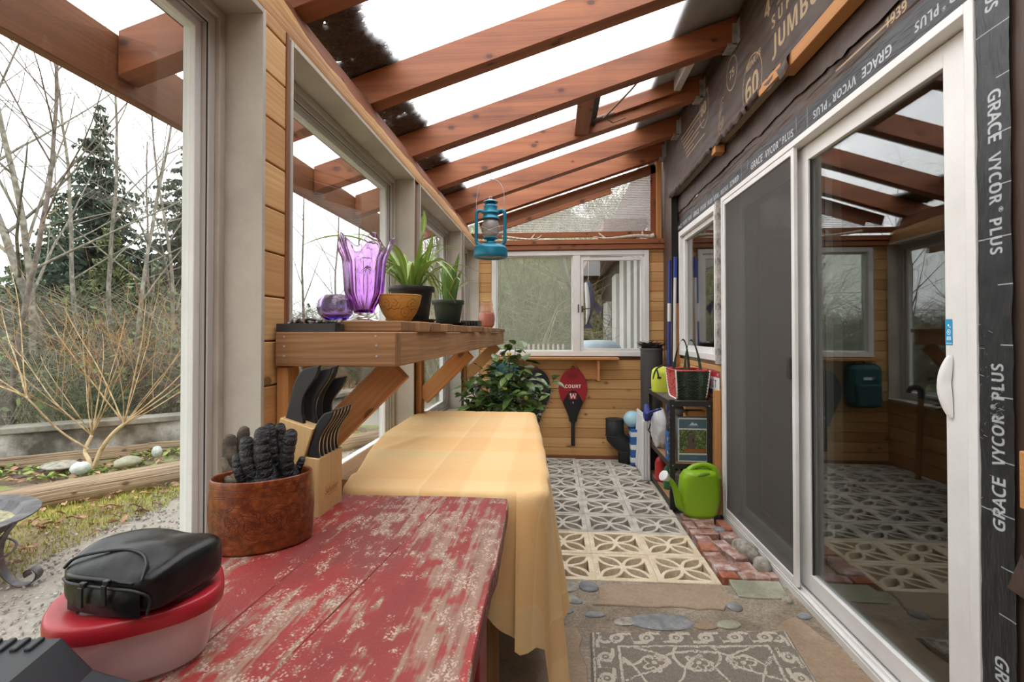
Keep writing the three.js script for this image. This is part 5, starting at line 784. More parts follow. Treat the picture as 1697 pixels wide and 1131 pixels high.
// lidded box, bag on its lid, and a black tool case
{
  const sup = (a, b, n, th) => { const c = Math.cos(th), s = Math.sin(th); return [Math.sign(c) * a * Math.pow(Math.abs(c), 2 / n), Math.sign(s) * b * Math.pow(Math.abs(s), 2 / n)]; };
  const rise = (prof, a, b, n) => sheet(72, prof.length - 1, (u, v) => { const [k, y] = prof[Math.round(v * (prof.length - 1))], [x, z] = sup(a * k, b * k, n, u * 6.283); return new THREE.Vector3(x, y, z); }, 1, 1);
  const box = thing('food_container', 'clear plastic food container with a red lid', 'container', V(-0.550, TT, 0.640), 0.62);
  part('tub', rise([[0.0, 0.002], [0.72, 0.002], [0.80, 0.008], [0.93, 0.076], [0.94, 0.078], [0.90, 0.072], [0.77, 0.012], [0.0, 0.008]], 0.097, 0.083, 2.7), mat({ c: [0.92, 0.80, 0.80], transmission: 0.75, roughness: 0.28, ior: 1.4, thickness: 0 }), box, 'cloudy clear plastic');
  part('lid', rise([[0.0, 0.083], [0.62, 0.083], [0.66, 0.084], [0.69, 0.092], [0.95, 0.0925], [0.99, 0.089], [1.0, 0.082], [0.995, 0.071], [0.96, 0.070], [0.0, 0.074]], 0.097, 0.083, 2.7), mat({ c: [0.36, 0.014, 0.024], roughness: 0.35 }), box, 'red plastic');
  const leather = mottled(343, [[0.005, 0.005, 0.005], [0.008, 0.008, 0.008], [0.012, 0.012, 0.012]], { s: 0.15, f: 7, bump: 0.0004, rough: 0.30, extra: { ior: 1.36 } }), trim = mat({ c: [0.008, 0.008, 0.008], roughness: 0.5 });
  const bag = thing('leather_pouch', 'black leather zip pouch lying on the red lid', 'pouch', V(-0.538, TT + 0.0935, 0.636), -0.12), hw = 0.092, hd = 0.075;
  const shell = (() => { // a cube pulled into a soft-edged wedge: z > 0 faces the camera
    const g = mergeVertices(new THREE.BoxGeometry(2, 2, 2, 26, 14, 22).deleteAttribute('uv').deleteAttribute('normal'), 1e-4), p = g.attributes.position;
    for (let i = 0; i < p.count; i++) { const x = p.getX(i), y = p.getY(i), z = p.getZ(i), n = Math.pow(Math.pow(Math.abs(x), 5) + Math.pow(Math.abs(y), 5) + Math.pow(Math.abs(z), 5), 0.2), X = x / n, Y = y / n, Z = z / n, H = 0.078 - 0.014 * smooth(0.1, 1, Z) - 0.008 * smooth(0.2, -1, Z) + 0.002 * Math.sin(X * 5 + Z * 3); p.setXYZ(i, X * hw * (1 - 0.07 * Math.abs(Z) * Math.abs(Z)), (Y * 0.5 + 0.5) * H + 0.001, Z * hd); }
    g.computeVertexNormals(); const n = g.attributes.normal, uv = new Float32Array(p.count * 2); for (let i = 0; i < p.count; i++) { uv[i * 2] = p.getX(i) + p.getY(i) * 0.5; uv[i * 2 + 1] = p.getZ(i) + p.getY(i) * 0.7; } g.setAttribute('uv', new THREE.BufferAttribute(uv, 2)); return g;
  })();
  bag.scale.setScalar(0.85); part('pouch_body', shell, leather, bag);
  const pip = (pts, r = 0.0022) => sweep(pts.map((p) => new THREE.Vector3(...p)), r, 6, { curve: 40 });
  part('pocket_panel', sheet(20, 10, (u, v) => { const x = lerp(-0.055, 0.068, u), y = lerp(0.004, 0.040, v); return new THREE.Vector3(x, y, hd + 0.003 + 0.005 * Math.sin(u * 3.14) * Math.sin(v * 2.6 + 0.3) - 0.012 * Math.pow(Math.abs(x) / 0.092, 4)); }, 0.2, 0.05), leather, bag);
  part('piping', pip([[-0.080, 0.040, hd - 0.012], [-0.05, 0.043, hd + 0.003], [0.02, 0.043, hd + 0.005], [0.062, 0.040, hd], [0.076, 0.028, hd - 0.008], [0.074, 0.006, hd - 0.006]]), trim, bag);
  part('piping', pip([[-0.078, 0.055, 0.064], [-0.070, 0.066, 0.057], [-0.045, 0.0725, 0.046], [0, 0.0765, 0.034], [0.035, 0.0745, 0.040], [0.058, 0.068, 0.056], [0.066, 0.053, 0.070]]), trim, bag);
  part('piping', pip([[0.080, 0.048, hd - 0.018], [0.087, 0.050, 0.02], [0.088, 0.050, -0.03], [0.075, 0.052, -0.062]], 0.0016), trim, bag);
  part('zip', pip([[-0.084, 0.047, hd - 0.02], [-0.055, 0.050, hd - 0.003], [0.01, 0.051, hd], [0.055, 0.049, hd - 0.004]], 0.0032), mat({ c: [0.02, 0.02, 0.02], roughness: 0.3, metalness: 0.4 }), bag);
  for (const [x, y] of [[-0.018, 0.042], [0.022, 0.049]]) { const zp = part('zip_pull', merge(slab(0.008, 0.028, 0.003, 0.001).translate(x, y - 0.012, hd + 0.0125), slab(0.010, 0.008, 0.007, 0.002).translate(x, y + 0.004, hd + 0.008)), mat({ c: [0.018, 0.018, 0.02], roughness: 0.25, metalness: 0.3 }), bag); }
  const cs = thing('charger_case', 'angular black plastic tool charger at the table corner', 'charger', V(-0.552, TT, 0.468), 0.25), cm = mat({ c: [0.022, 0.023, 0.026], roughness: 0.5 });
  part('housing', strip(prism([[-0.10, 0], [0.105, 0], [0.105, 0.045], [0.06, 0.065], [0.03, 0.102], [-0.10, 0.110]], 0.07, 0.003, 2)).translate(0, 0, -0.035), cm, cs);
  for (let i = 0; i < 9; i++) part('rib', slab(0.007, 0.008, 0.022, 0.002).translate(-0.09 + i * 0.013, 0.112 - i * 0.0008, -0.024), cm, cs);
  part('lens', new THREE.CylinderGeometry(0.012, 0.012, 0.004, 20).rotateX(Math.PI / 2).translate(-0.045, 0.075, 0.039), mat({ c: [0.06, 0.04, 0.14], roughness: 0.1 }), cs, 'dark violet lens');
  part('label_plate', slab(0.07, 0.002, 0.03, 0.0005).rotateZ(-0.42).translate(0.083, 0.0585, 0.01), mat({ c: [0.09, 0.09, 0.095], roughness: 0.4 }), cs);
}

// ---------------------------------------------------------------- wall shelf, its load, the lantern
const ST = 1.236;
{
  const sh = thing('timber_shelf', 'deep rough timber shelf on diagonal brackets along the window wall', 'shelf');
  part('end_board', bx(XL + 0.008, -0.402, 1.112, 1.202, 1.27, 1.308, 0.004, 0), M.rough[0], sh);
  part('front_rail', bx(-0.440, -0.402, 1.112, 1.202, 1.310, 4.10, 0.004, 2), M.rough[1], sh);
  part('back_rail', bx(XL + 0.008, XL + 0.04, 1.112, 1.202, 1.31, 4.10, 0.004, 2), M.rough[0], sh);
  part('end_board', bx(XL + 0.042, -0.442, 1.112, 1.202, 4.06, 4.10, 0.004, 0), M.rough[1], sh);
  let d = 1.335; const r = rngOf(33); let i = 0;
  while (d < 4.02) { const w = 0.135 + 0.01 * r(); part('deck_board', bx(XL + 0.010, -0.398 + 0.014 * (r() - 0.6) - (i === 0 ? 0.01 : 0), 1.2035, ST - 0.001 - 0.004 * r(), d, d + w - 0.006 - 0.006 * r(), 0.004, 0), M.rough[i++ % 2], sh); d += w; }
  for (const [dd, low] of [[1.45, 0.86], [2.672, 0.855], [4.04, 0.855]]) {
    part('bracket', beam(V(XL + 0.035, low, dd), V(-0.452, 1.10, dd), 0.038, 0.085), M.bracket, sh);
    part('wall_cleat', bx(XL + 0.004, XL + 0.036, 0.70, 1.11, dd - 0.03, dd + 0.03, 0.003, 1), M.bracket, sh);
  }
  part('wall_cleat', bx(XL + 0.004, XL + 0.036, 0.62, 1.11, 1.285, 1.345, 0.003, 1), M.bracket, sh);
  for (const [x, y] of [[-0.70, 1.19], [-0.70, 1.165], [-0.455, 1.192], [-0.453, 1.168], [-0.452, 1.140], [-0.70, 1.14]]) part('screw_head', new THREE.CylinderGeometry(0.0028, 0.0028, 0.002, 10).rotateX(Math.PI / 2).translate(x, y, -1.2695), M.steel, sh);
}
{
  const tray = thing('odds_tray', 'small dark shallow tray of metal odds and ends at the shelf end', 'tray', V(-0.645, 1.2025, 1.304)), dk = mat({ c: [0.03, 0.027, 0.025], roughness: 0.6 });
  part('tray_body', merge(slab(0.16, 0.005, 0.056, 0.001).translate(0, 0.0025, 0), slab(0.16, 0.022, 0.004, 0.001).translate(0, 0.011, 0.027), slab(0.16, 0.022, 0.004, 0.001).translate(0, 0.011, -0.027), slab(0.004, 0.022, 0.05, 0.001).translate(0.08, 0.011, 0), slab(0.004, 0.022, 0.05, 0.001).translate(-0.08, 0.011, 0)), dk, tray);
  const r = rngOf(9); for (let i = 0; i < 7; i++) part('metal_bit', i === 2 ? new THREE.TorusGeometry(0.017, 0.0035, 8, 20).rotateX(1.2).translate(0.005, 0.027, 0) : sweep([new THREE.Vector3(-0.06 + i * 0.02, 0.02 + 0.006 * r(), 0.02 * (r() - 0.5)), new THREE.Vector3(-0.05 + i * 0.022, 0.030, 0.02 * (r() - 0.5)), new THREE.Vector3(-0.035 + i * 0.02, 0.024, 0.02)], [0.005, 0.006, 0.004], 7), mat({ c: [[0.22, 0.20, 0.18], [0.10, 0.08, 0.07], [0.05, 0.05, 0.05]][i % 3], roughness: 0.4, metalness: 0.7 }), tray);

  // purple glass
  const lilac = mat({ c: [0.99, 0.98, 1.0], transmission: 1, roughness: 0.02, ior: 1.5, thickness: 0.02, attenuationDistance: 0.022 }); lilac.attenuationColor.setRGB(0.56, 0.42, 0.90);
  single('round_glass_vase', lathe([[0.0, 0.001], [0.026, 0.001], [0.036, 0.006], [0.050, 0.022], [0.0545, 0.042], [0.050, 0.062], [0.038, 0.076], [0.030, 0.0805], [0.026, 0.0795], [0.031, 0.074], [0.040, 0.061], [0.043, 0.042], [0.039, 0.026], [0.026, 0.016], [0.0, 0.014]], 48), lilac, 'small round lilac glass vase', 'vase').position.copy(V(-0.664, ST, 1.50));
  const purp = mat({ c: [0.99, 0.98, 1.0], transmission: 1, roughness: 0.02, ior: 1.5, thickness: 0.02, attenuationDistance: 0.022 }); purp.attenuationColor.setRGB(0.55, 0.20, 0.70);
  const clear = mat({ c: [1, 1, 1], transmission: 1, roughness: 0.02, ior: 1.48, thickness: 0.02 });
  const vase = thing('fluted_glass_vase', 'tall fluted purple glass vase with a wavy flared clear lip', 'vase', V(-0.612, ST, 1.60), 0.3);
  const rib = (a, y) => 1 + 0.07 * Math.cos(a * 8 + y * 6), wave = (a) => 0.5 + 0.5 * Math.cos(a * 5 + 0.4);
  const prof = (t) => { const y = lerp(0.028, 0.245, t), r = 0.030 + 0.024 * smooth(0, 0.35, t) + 0.014 * t + 0.010 * smooth(0.75, 1, t); return [r, y]; };
  const wall = (inner) => (u, v) => { const a = -u * 6.283, [r0, y0] = prof(v), w = wave(a) * smooth(0.72, 1, v), th = inner ? 0.0055 + 0.006 * (1 - v) : 0, r = r0 * rib(a, y0) + 0.016 * w - th; return new THREE.Vector3(Math.cos(a) * r, y0 + 0.030 * w - 0.012 * (1 - wave(a)) * smooth(0.8, 1, v) + (inner && v === 0 ? 0.012 : 0), Math.sin(a) * r); };
  { const o = sheet(96, 40, wall(false)), i = sheet(96, 40, wall(true)), e = sheet(96, 3, (u, v) => { const p = wall(false)(u, 1), q = wall(true)(u, 1), m = p.clone().lerp(q, v); m.y += 0.003 * Math.sin(v * Math.PI); return m; }), b = sheet(96, 1, (u, v) => { const p = wall(false)(u, 0); return v ? new THREE.Vector3(0, p.y, 0) : p; }), c = sheet(96, 1, (u, v) => { const p = wall(true)(u, 0); return v ? p : new THREE.Vector3(0, p.y, 0); }); i.index.array.reverse(); i.computeVertexNormals(); part('vase_bowl', mergeVertices(merge(o, i, e, b, c), 1e-5), purp, vase); }
  part('foot', lathe([[0.0, 0.0], [0.048, 0.0], [0.050, 0.004], [0.040, 0.009], [0.018, 0.016], [0.019, 0.024], [0.028, 0.0275], [0.0, 0.0277]], 40), clear, vase, 'clear glass foot');
  // carved bowl
  const swirl = canvasTex(1024, 256, (g, W, H) => { g.fillStyle = '#c08a3e'; g.fillRect(0, 0, W, H); const r = rngOf(3); for (let i = 0; i < 700; i++) { g.globalAlpha = 0.12; g.fillStyle = r() < 0.5 ? '#8a5a20' : '#d8a860'; g.beginPath(); g.ellipse(r() * W, r() * H, 14 * r() + 3, 8, r() * 3, 0, 7); g.fill(); } g.globalAlpha = 0.75; g.strokeStyle = '#6b3f14'; g.lineWidth = 4; for (let k = 0; k < 13; k++) { const x = k * 80 + 30 * (k % 2), y = 90 + 80 * (k % 2); g.beginPath(); for (let t = 0; t < 60; t++) { const a = t * 0.21 * (k % 2 ? 1 : -1), q = 4 + t * 0.95; const X = x + Math.cos(a) * q, Y = y + Math.sin(a) * q; t ? g.lineTo(X, Y) : g.moveTo(X, Y); } g.stroke(); g.beginPath(); g.moveTo(x, y + 60); g.bezierCurveTo(x + 40, y + 10, x + 70, y + 90, x + 120, y + 20); g.stroke(); } g.beginPath(); g.moveTo(0, 14); g.lineTo(W, 14); g.stroke(); });
  swirl.wrapS = THREE.RepeatWrapping;
  { const g = lathe([[0.0, 0.0], [0.034, 0.0], [0.038, 0.004], [0.056, 0.030], [0.068, 0.060], [0.0735, 0.088], [0.071, 0.090], [0.0695, 0.088], [0.064, 0.060], [0.052, 0.032], [0.034, 0.010], [0.0, 0.008]], 56), U = g.attributes.uv; for (let i = 0; i < U.count; i++) U.setXY(i, U.getX(i) / (6.283 * 0.0735) * 1.0, g.attributes.position.getY(i) / 0.09); single('carved_bowl', g, mat({ map: swirl, bumpMap: swirl, bumpScale: 0.0018, roughness: 0.6 }), 'golden brown bowl carved with swirls', 'bowl').position.copy(V(-0.512, ST, 1.655)); }

  // leaf blades bent along a curve
  const blade = (base, mid, tip, w, fold = 0.35) => { const c = new THREE.QuadraticBezierCurve3(base, mid, tip), up = new THREE.Vector3(0, 1, 0); return sheet(4, 14, (u, v) => { const p = c.getPoint(v), t = c.getTangent(v), s = new THREE.Vector3().crossVectors(t, up); if (s.length() < 0.05) s.set(1, 0, 0); s.normalize(); const n = new THREE.Vector3().crossVectors(s, t).normalize(), hw = w * Math.pow(Math.max(0, 1 - Math.pow(v, 2.2)), 0.75) * (0.5 + 0.5 * Math.sin(Math.min(1, v * 2.2 + 0.25) * 1.57)), x = (u - 0.5) * 2; return p.addScaledVector(s, x * hw).addScaledVector(n, Math.abs(x) * hw * fold); }, 1, 1); };
  const leafMat = (a, b, seed) => mat({ map: tex(128, 256, (u, v) => { const s = Math.abs(u - 0.5) * 2, st = vn(u * 16, v * 4, 16, 4, seed); return mix3(mix3(a, b, st * 0.7), b.map((x) => x * 1.5), smooth(0.18, 0.05, s) * 0.6); }, { srgb: true }), transmission: 0.32, roughness: 0.55, thickness: 0 });
  M.spider = leafMat([0.20, 0.33, 0.045], [0.36, 0.49, 0.11], 5); M.strap = leafMat([0.12, 0.23, 0.05], [0.22, 0.36, 0.09], 6);
  const soil = mat({ c: [0.04, 0.028, 0.02], roughness: 1 });
  {
    const o = thing('spider_plant', 'spider plant with long arching leaves in a black plastic pot', 'plant', V(-0.568, ST, 2.0)), r = rngOf(71), pot = mat({ c: [0.018, 0.018, 0.019], roughness: 0.45 });
    part('saucer', lathe([[0.0, 0.002], [0.075, 0.002], [0.10, 0.018], [0.103, 0.018], [0.078, 0.0], [0.0, 0.0]], 40), pot, o);
    part('pot', lathe([[0.0, 0.004], [0.066, 0.004], [0.082, 0.128], [0.092, 0.129], [0.092, 0.148], [0.086, 0.149], [0.080, 0.13], [0.064, 0.01], [0.0, 0.01]], 44), pot, o); part('potting_soil', new THREE.CircleGeometry(0.082, 24).rotateX(-Math.PI / 2).translate(0, 0.138, 0), soil, o);
    const LV = [[0.05, 0.46, 0.0, 0.06, 0.30, 0.02, 0.019], [-0.46, 0.30, 0.05, -0.18, 0.46, 0.02, 0.013], [0.10, 0.36, 0.05, 0.08, 0.24, 0.03, 0.015], [-0.12, 0.33, -0.05, -0.05, 0.24, 0, 0.010], [0.18, 0.30, 0.02, 0.04, 0.36, 0.0, 0.008], [-0.16, 0.24, 0.08, -0.07, 0.28, 0.04, 0.012], [-0.2, 0.20, 0.04, -0.10, 0.26, 0, 0.012]];
    for (const [tx, ty, tz, mx, my, mz, w] of LV) part('leaf', blade(new THREE.Vector3(0.02 * (r() - 0.5), 0.135, 0.02 * (r() - 0.5)), new THREE.Vector3(mx, my, mz), new THREE.Vector3(tx, ty, tz), w * 1.35), M.spider, o);
    for (let i = 0; i < 38; i++) { const a = r() * 6.283, L = 0.10 + 0.20 * r(), e = 0.05 + 0.16 * r(), top = 0.20 + 0.12 * r(); part('leaf', blade(new THREE.Vector3(0.03 * Math.cos(a), 0.135, 0.03 * Math.sin(a)), new THREE.Vector3(Math.cos(a) * L * 0.45, top + 0.06, Math.sin(a) * L * 0.45), new THREE.Vector3(Math.cos(a) * L, top - 0.10 + e - 0.08, Math.sin(a) * L), 0.009 + 0.007 * r()), M.spider, o); }
  }
  {
    const o = thing('broadleaf_plant', 'upright broad-leaved plant in a dark green plastic pot', 'plant', V(-0.508, ST, 2.42)), r = rngOf(72), pot = mat({ c: [0.028, 0.042, 0.028], roughness: 0.5 });
    part('saucer', lathe([[0.0, 0.002], [0.06, 0.002], [0.092, 0.014], [0.095, 0.014], [0.062, 0.0], [0.0, 0.0]], 40), mat({ c: [0.03, 0.028, 0.027], roughness: 0.5 }), o);
    part('pot', lathe([[0.0, 0.004], [0.055, 0.004], [0.070, 0.100], [0.078, 0.102], [0.079, 0.120], [0.073, 0.121], [0.067, 0.10], [0.053, 0.01], [0.0, 0.01]], 44), pot, o); part('potting_soil', new THREE.CircleGeometry(0.07, 24).rotateX(-Math.PI / 2).translate(0, 0.11, 0), soil, o);
    for (let i = 0; i < 17; i++) { const a = r() * 6.283, q = 0.02 + 0.05 * r(), h = 0.13 + 0.13 * r(), b = new THREE.Vector3(q * 0.6 * Math.cos(a), 0.11, q * 0.6 * Math.sin(a)); part('leaf', blade(b, b.clone().add(new THREE.Vector3(Math.cos(a) * 0.015, h * 0.55, Math.sin(a) * 0.015)), b.clone().add(new THREE.Vector3(Math.cos(a) * 0.045, h, Math.sin(a) * 0.045)), 0.013 + 0.010 * r(), 0.25), M.strap, o); }
    for (let i = 0; i < 6; i++) { const a = i * 1.1, L = 0.16 + 0.08 * r(); part('leaf', blade(new THREE.Vector3(0, 0.11, 0), new THREE.Vector3(Math.cos(a) * L * 0.5, 0.27, Math.sin(a) * L * 0.5), new THREE.Vector3(Math.cos(a) * L, 0.19, Math.sin(a) * L), 0.007), M.spider, o); }
  }
  const rk = thing('seed_tray', 'small black slotted seed tray on the shelf', 'tray', V(-0.525, ST, 3.22)), bk = mat({ c: [0.02, 0.02, 0.02], roughness: 0.5 }); part('tray_base', slab(0.13, 0.006, 0.16, 0.002).translate(0, 0.003, 0), bk, rk); for (let i = 0; i < 7; i++) part('divider', slab(0.006, 0.036, 0.15, 0.001).translate(-0.054 + i * 0.018, 0.023, 0), bk, rk);
  const jar = thing('owl_jar', 'owl-shaped glass jar half filled with orange stuff', 'jar', V(-0.492, ST, 3.72)), jg = mat({ c: [0.90, 0.74, 0.64], transmission: 0.86, roughness: 0.06, ior: 1.45, thickness: 0 });
  part('jar_glass', lathe([[0.0, 0.002], [0.045, 0.002], [0.058, 0.02], [0.064, 0.06], [0.060, 0.10], [0.050, 0.135], [0.045, 0.155], [0.048, 0.175]], 40), jg, jar); part('filling', lathe([[0.0, 0.006], [0.042, 0.006], [0.054, 0.022], [0.060, 0.06], [0.0565, 0.098], [0.052, 0.112], [0.0, 0.116]], 36), mat({ c: [0.46, 0.095, 0.018], roughness: 0.5 }), jar, 'orange filling');
  for (const s of [-1, 1]) part('ear', new THREE.ConeGeometry(0.016, 0.035, 12).rotateZ(-s * 0.25).translate(s * 0.036, 0.19, 0), jg, jar);

  // hurricane lantern on a hook under a rafter
  const teal = mat({ c: [0.010, 0.19, 0.29], roughness: 0.35, metalness: 0.25 }), L = thing('hurricane_lantern', 'teal hurricane lantern hanging from a rafter on a wire bail', 'lantern', V(-0.455, 1.745, 3.66));
  part('fuel_tank', lathe([[0.0, 0.012], [0.095, 0.010], [0.112, 0.0], [0.122, 0.004], [0.124, 0.02], [0.123, 0.062], [0.118, 0.076], [0.098, 0.092], [0.06, 0.100], [0.045, 0.104], [0.0, 0.105]], 56), teal, L);
  part('tank_underside', lathe([[0.0, 0.0045], [0.03, 0.005], [0.032, 0.010], [0.094, 0.0105]], 40), mat({ c: [0.30, 0.31, 0.31], roughness: 0.5, metalness: 0.5 }), L);
  part('burner', lathe([[0.0, 0.10], [0.046, 0.10], [0.050, 0.112], [0.030, 0.122], [0.030, 0.132], [0.052, 0.140], [0.052, 0.150], [0.0, 0.152]], 40), teal, L);
  part('globe', lathe([[0.042, 0.150], [0.058, 0.170], [0.068, 0.205], [0.066, 0.235], [0.052, 0.270], [0.046, 0.284], [0.0445, 0.284], [0.050, 0.270], [0.0645, 0.235], [0.0665, 0.205], [0.0565, 0.170], [0.0405, 0.150]], 44), mat({ c: [0.80, 0.77, 0.75], transmission: 0.85, roughness: 0.22, ior: 1.45, thickness: 0 }), L, 'dusty glass');
  part('hood', lathe([[0.064, 0.282], [0.066, 0.288], [0.054, 0.300], [0.052, 0.318], [0.062, 0.324], [0.062, 0.330], [0.050, 0.336], [0.048, 0.372], [0.052, 0.376], [0.044, 0.384], [0.036, 0.402], [0.0, 0.404]], 44), teal, L);
  part('cap', lathe([[0.0, 0.415], [0.02, 0.414], [0.052, 0.404], [0.055, 0.408], [0.050, 0.414], [0.022, 0.426], [0.0, 0.428]], 40), teal, L); part('lift_ring', new THREE.TorusGeometry(0.010, 0.002, 6, 16).translate(0, 0.44, 0), M.steel, L);
  for (const s of [-1, 1]) part('side_tube', sweep([[0.050, 0.335], [0.075, 0.348], [0.094, 0.344], [0.103, 0.325], [0.104, 0.28], [0.105, 0.18], [0.105, 0.135], [0.100, 0.113], [0.085, 0.100], [0.07, 0.092]].map(([x, y]) => new THREE.Vector3(s * x, y, 0)), 0.0125, 12, { curve: 40 }), teal, L);
  part('globe_guard', merge(sweep([new THREE.Vector3(-0.10, 0.235, 0), new THREE.Vector3(-0.05, 0.215, 0.052), new THREE.Vector3(0.03, 0.18, 0.066), new THREE.Vector3(0.10, 0.16, 0.0)], 0.0018, 5, { curve: 20 }), sweep([new THREE.Vector3(0.10, 0.235, 0), new THREE.Vector3(0.05, 0.215, 0.054), new THREE.Vector3(-0.03, 0.18, 0.068), new THREE.Vector3(-0.10, 0.16, 0.0)], 0.0018, 5, { curve: 20 })), M.steel, L);
  part('bail', sweep([[-0.105, 0.31], [-0.102, 0.44], [-0.085, 0.52], [-0.045, 0.565], [0, 0.575], [0.045, 0.565], [0.085, 0.52], [0.10, 0.44], [0.105, 0.31]].map(([x, y]) => new THREE.Vector3(x, y, 0)), 0.0022, 6, { curve: 48 }), M.steel, L);
  part('hook', sweep([[0, 0.637], [0, 0.612], [0.008, 0.60], [0.012, 0.588], [0.004, 0.575], [-0.008, 0.582]].map(([x, y]) => new THREE.Vector3(x, y, 0)), 0.003, 6, { curve: 20 }), M.steel, L);
}

// ---------------------------------------------------------------- far end and right side: shelving, basket, bags, pipes, rackets, plants
{
  const blackSteel = mat({ c: [0.022, 0.021, 0.021], roughness: 0.5 });
  const rack = thing('steel_shelving', 'black steel angle shelving unit below the far window', 'shelves'), X0 = 0.79, X1 = 1.068, E0 = 3.53, E1 = 4.33;
  for (const [x, d, sx, sd] of [[X0, E0, 1, 1], [X1, E0, -1, 1], [X0, E1, 1, -1], [X1, E1, -1, -1]]) {
    const up = part('upright', merge(bx(x, x + sx * 0.034, 0, 0.745, d, d + sd * 0.003, 0.0005), bx(x, x + sx * 0.003, 0, 0.745, d, d + sd * 0.034, 0.0005)), blackSteel, rack);
    if (d === E0 || x === X0) { const n = []; for (let y = 0.05; y < 0.72; y += 0.036) n.push(new THREE.CylinderGeometry(0.0042, 0.0042, 0.001, 8).rotateZ(Math.PI / 2).translate(x - 0.0006 * sx, y, -d - sd * 0.018)); part('slot_holes', merge(n), mat({ c: [0.55, 0.53, 0.50], roughness: 0.7 }), up).userData.kind = 'stuff'; }
    for (const y of [0.30, 0.705]) part('bolt', new THREE.CylinderGeometry(0.005, 0.005, 0.004, 8).rotateX(Math.PI / 2).translate(x + sx * 0.018, y, -d + sd * 0.002), M.steel, up);
  }
  for (const y of [0.04, 0.295, 0.718]) { part('shelf_board', bx(X0 + 0.004, X1 - 0.004, y + 0.006, y + 0.016, E0 + 0.004, E1 - 0.004, 0.001), y > 0.6 ? mat({ c: [0.10, 0.085, 0.07], roughness: 0.7 }) : M.rough[1], rack); part('shelf_rim', merge(bx(X0 - 0.001, X1, y - 0.018, y + 0.018, E0 - 0.003, E0, 0.0005), bx(X0 - 0.001, X1, y - 0.018, y + 0.018, E1, E1 + 0.003, 0.0005), bx(X0 - 0.003, X0, y - 0.018, y + 0.018, E0, E1, 0.0005), bx(X1, X1 + 0.003, y - 0.018, y + 0.018, E0, E1, 0.0005)), blackSteel, rack); }
  const S1 = 0.735, S2 = 0.312, S3 = 0.057;

  // watermelon basket
  const wick = mottled(361, [[0.012, 0.022, 0.012], [0.028, 0.048, 0.026], [0.055, 0.085, 0.045]], { s: 0.10, f: 6, bump: 0.001, rough: 0.7 }), flesh = mottled(362, [[0.50, 0.055, 0.05], [0.62, 0.095, 0.085]], { s: 0.12, f: 9, bump: 0.0015, rough: 0.8 }), rind = mat({ c: [0.78, 0.72, 0.66], roughness: 0.7 });
  const bk = thing('watermelon_basket', 'dark green woven tote basket with red watermelon-slice ends', 'basket', V(0.952, S1, 3.72)), BH = 0.205;
  const sideX = (y) => 0.096 + 0.018 * y / BH, halfD = (y) => 0.115 + 0.055 * Math.sqrt(y / BH);          // half widths across and along
  for (const s of [1, -1]) { // long sides: rows of woven strands
    const row = part('woven_side', merge(...Array.from({ length: 20 }, (_, i) => { const y = 0.006 + i * BH / 20.4, z = s * halfD(y) * 0.92; return sweep(Array.from({ length: 29 }, (_, k) => new THREE.Vector3(lerp(-sideX(y), sideX(y), k / 28), y + 0.0012 * Math.sin(k * 1.3 + i), z + s * (0.0032 * Math.sin(k * 1.57 + (i % 2) * Math.PI)))), 0.0058, 6); })), wick, bk); row.userData.kind = 'stuff';
  }
  for (const s of [1, -1]) {
    part('slice_end', sheet(12, 12, (u, v) => { const y = v * BH, z = lerp(-1, 1, u) * halfD(y) * 0.93; return new THREE.Vector3(s * (sideX(y) - 0.002), y, z); }, 0.3, 0.2), flesh, bk, 'red watermelon flesh');
    part('rind_trim', sweep(Array.from({ length: 31 }, (_, i) => { const t = i / 30, q = t < 0.42 ? [1 - t / 0.42, 1] : t > 0.58 ? [(t - 0.58) / 0.42, -1] : [0, 1 - (t - 0.42) / 0.08]; const y = q[0] * BH; return new THREE.Vector3(s * sideX(y), y + 0.004, q[1] * halfD(y) * 0.93); }), 0.006, 6), rind, bk);
    const r = rngOf(5 + s); for (let i = 0; i < 12; i++) { const y = 0.03 + 0.16 * r(), z = (r() - 0.5) * 1.5 * halfD(y); part('seed', new THREE.SphereGeometry(1, 8, 6).scale(0.002, 0.005, 0.003).translate(s * (sideX(y) + 0.0005), y, z), M.gasket, bk); }
  }
  part('basket_base', slab(0.19, 0.006, 0.22, 0.002).translate(0, 0.003, 0), wick, bk); part('lining', slab(0.20, 0.004, 0.29, 0.001).translate(0, BH - 0.03, 0), flesh, bk);
  part('rim', sweep([[1, 1], [-1, 1], [-1, -1], [1, -1], [1, 1]].flatMap(([a, b], i, all) => i ? [0.15, 0.5, 0.85].map((t) => new THREE.Vector3(lerp(all[i - 1][0], a, t) * (sideX(BH) + 0.001), BH, lerp(all[i - 1][1], b, t) * halfD(BH) * 0.93)) : []).concat(new THREE.Vector3((sideX(BH) + 0.001) * 0.7, BH, halfD(BH) * 0.93)), 0.006, 6), flesh, bk);
  for (const s of [1, -1]) part('handle', sheet(3, 40, (u, v) => { const a = v * Math.PI, x = -0.056 * Math.cos(a) * (1 - 0.28 * Math.sin(a)), y = 0.10 + 0.315 * Math.pow(Math.sin(a), 0.62), w = 0.028 - 0.016 * Math.sin(a), z = s * (halfD(BH) * 0.95 - 0.05 * Math.sin(a)), c = Math.cos(a); return new THREE.Vector3(x + (u - 0.5) * w * (1 - 0.6 * Math.sin(a)), y + (u - 0.5) * 0.012 * Math.sin(a), z); }, 0.03, 0.6), wick, bk);

  // lime and grey bag
  const lime = mat({ c: [0.60, 0.66, 0.055], roughness: 0.65 }), bg = thing('lime_bag', 'lime yellow and dark grey zip bag on the top of the shelving', 'bag', V(0.868, S1, 4.12));
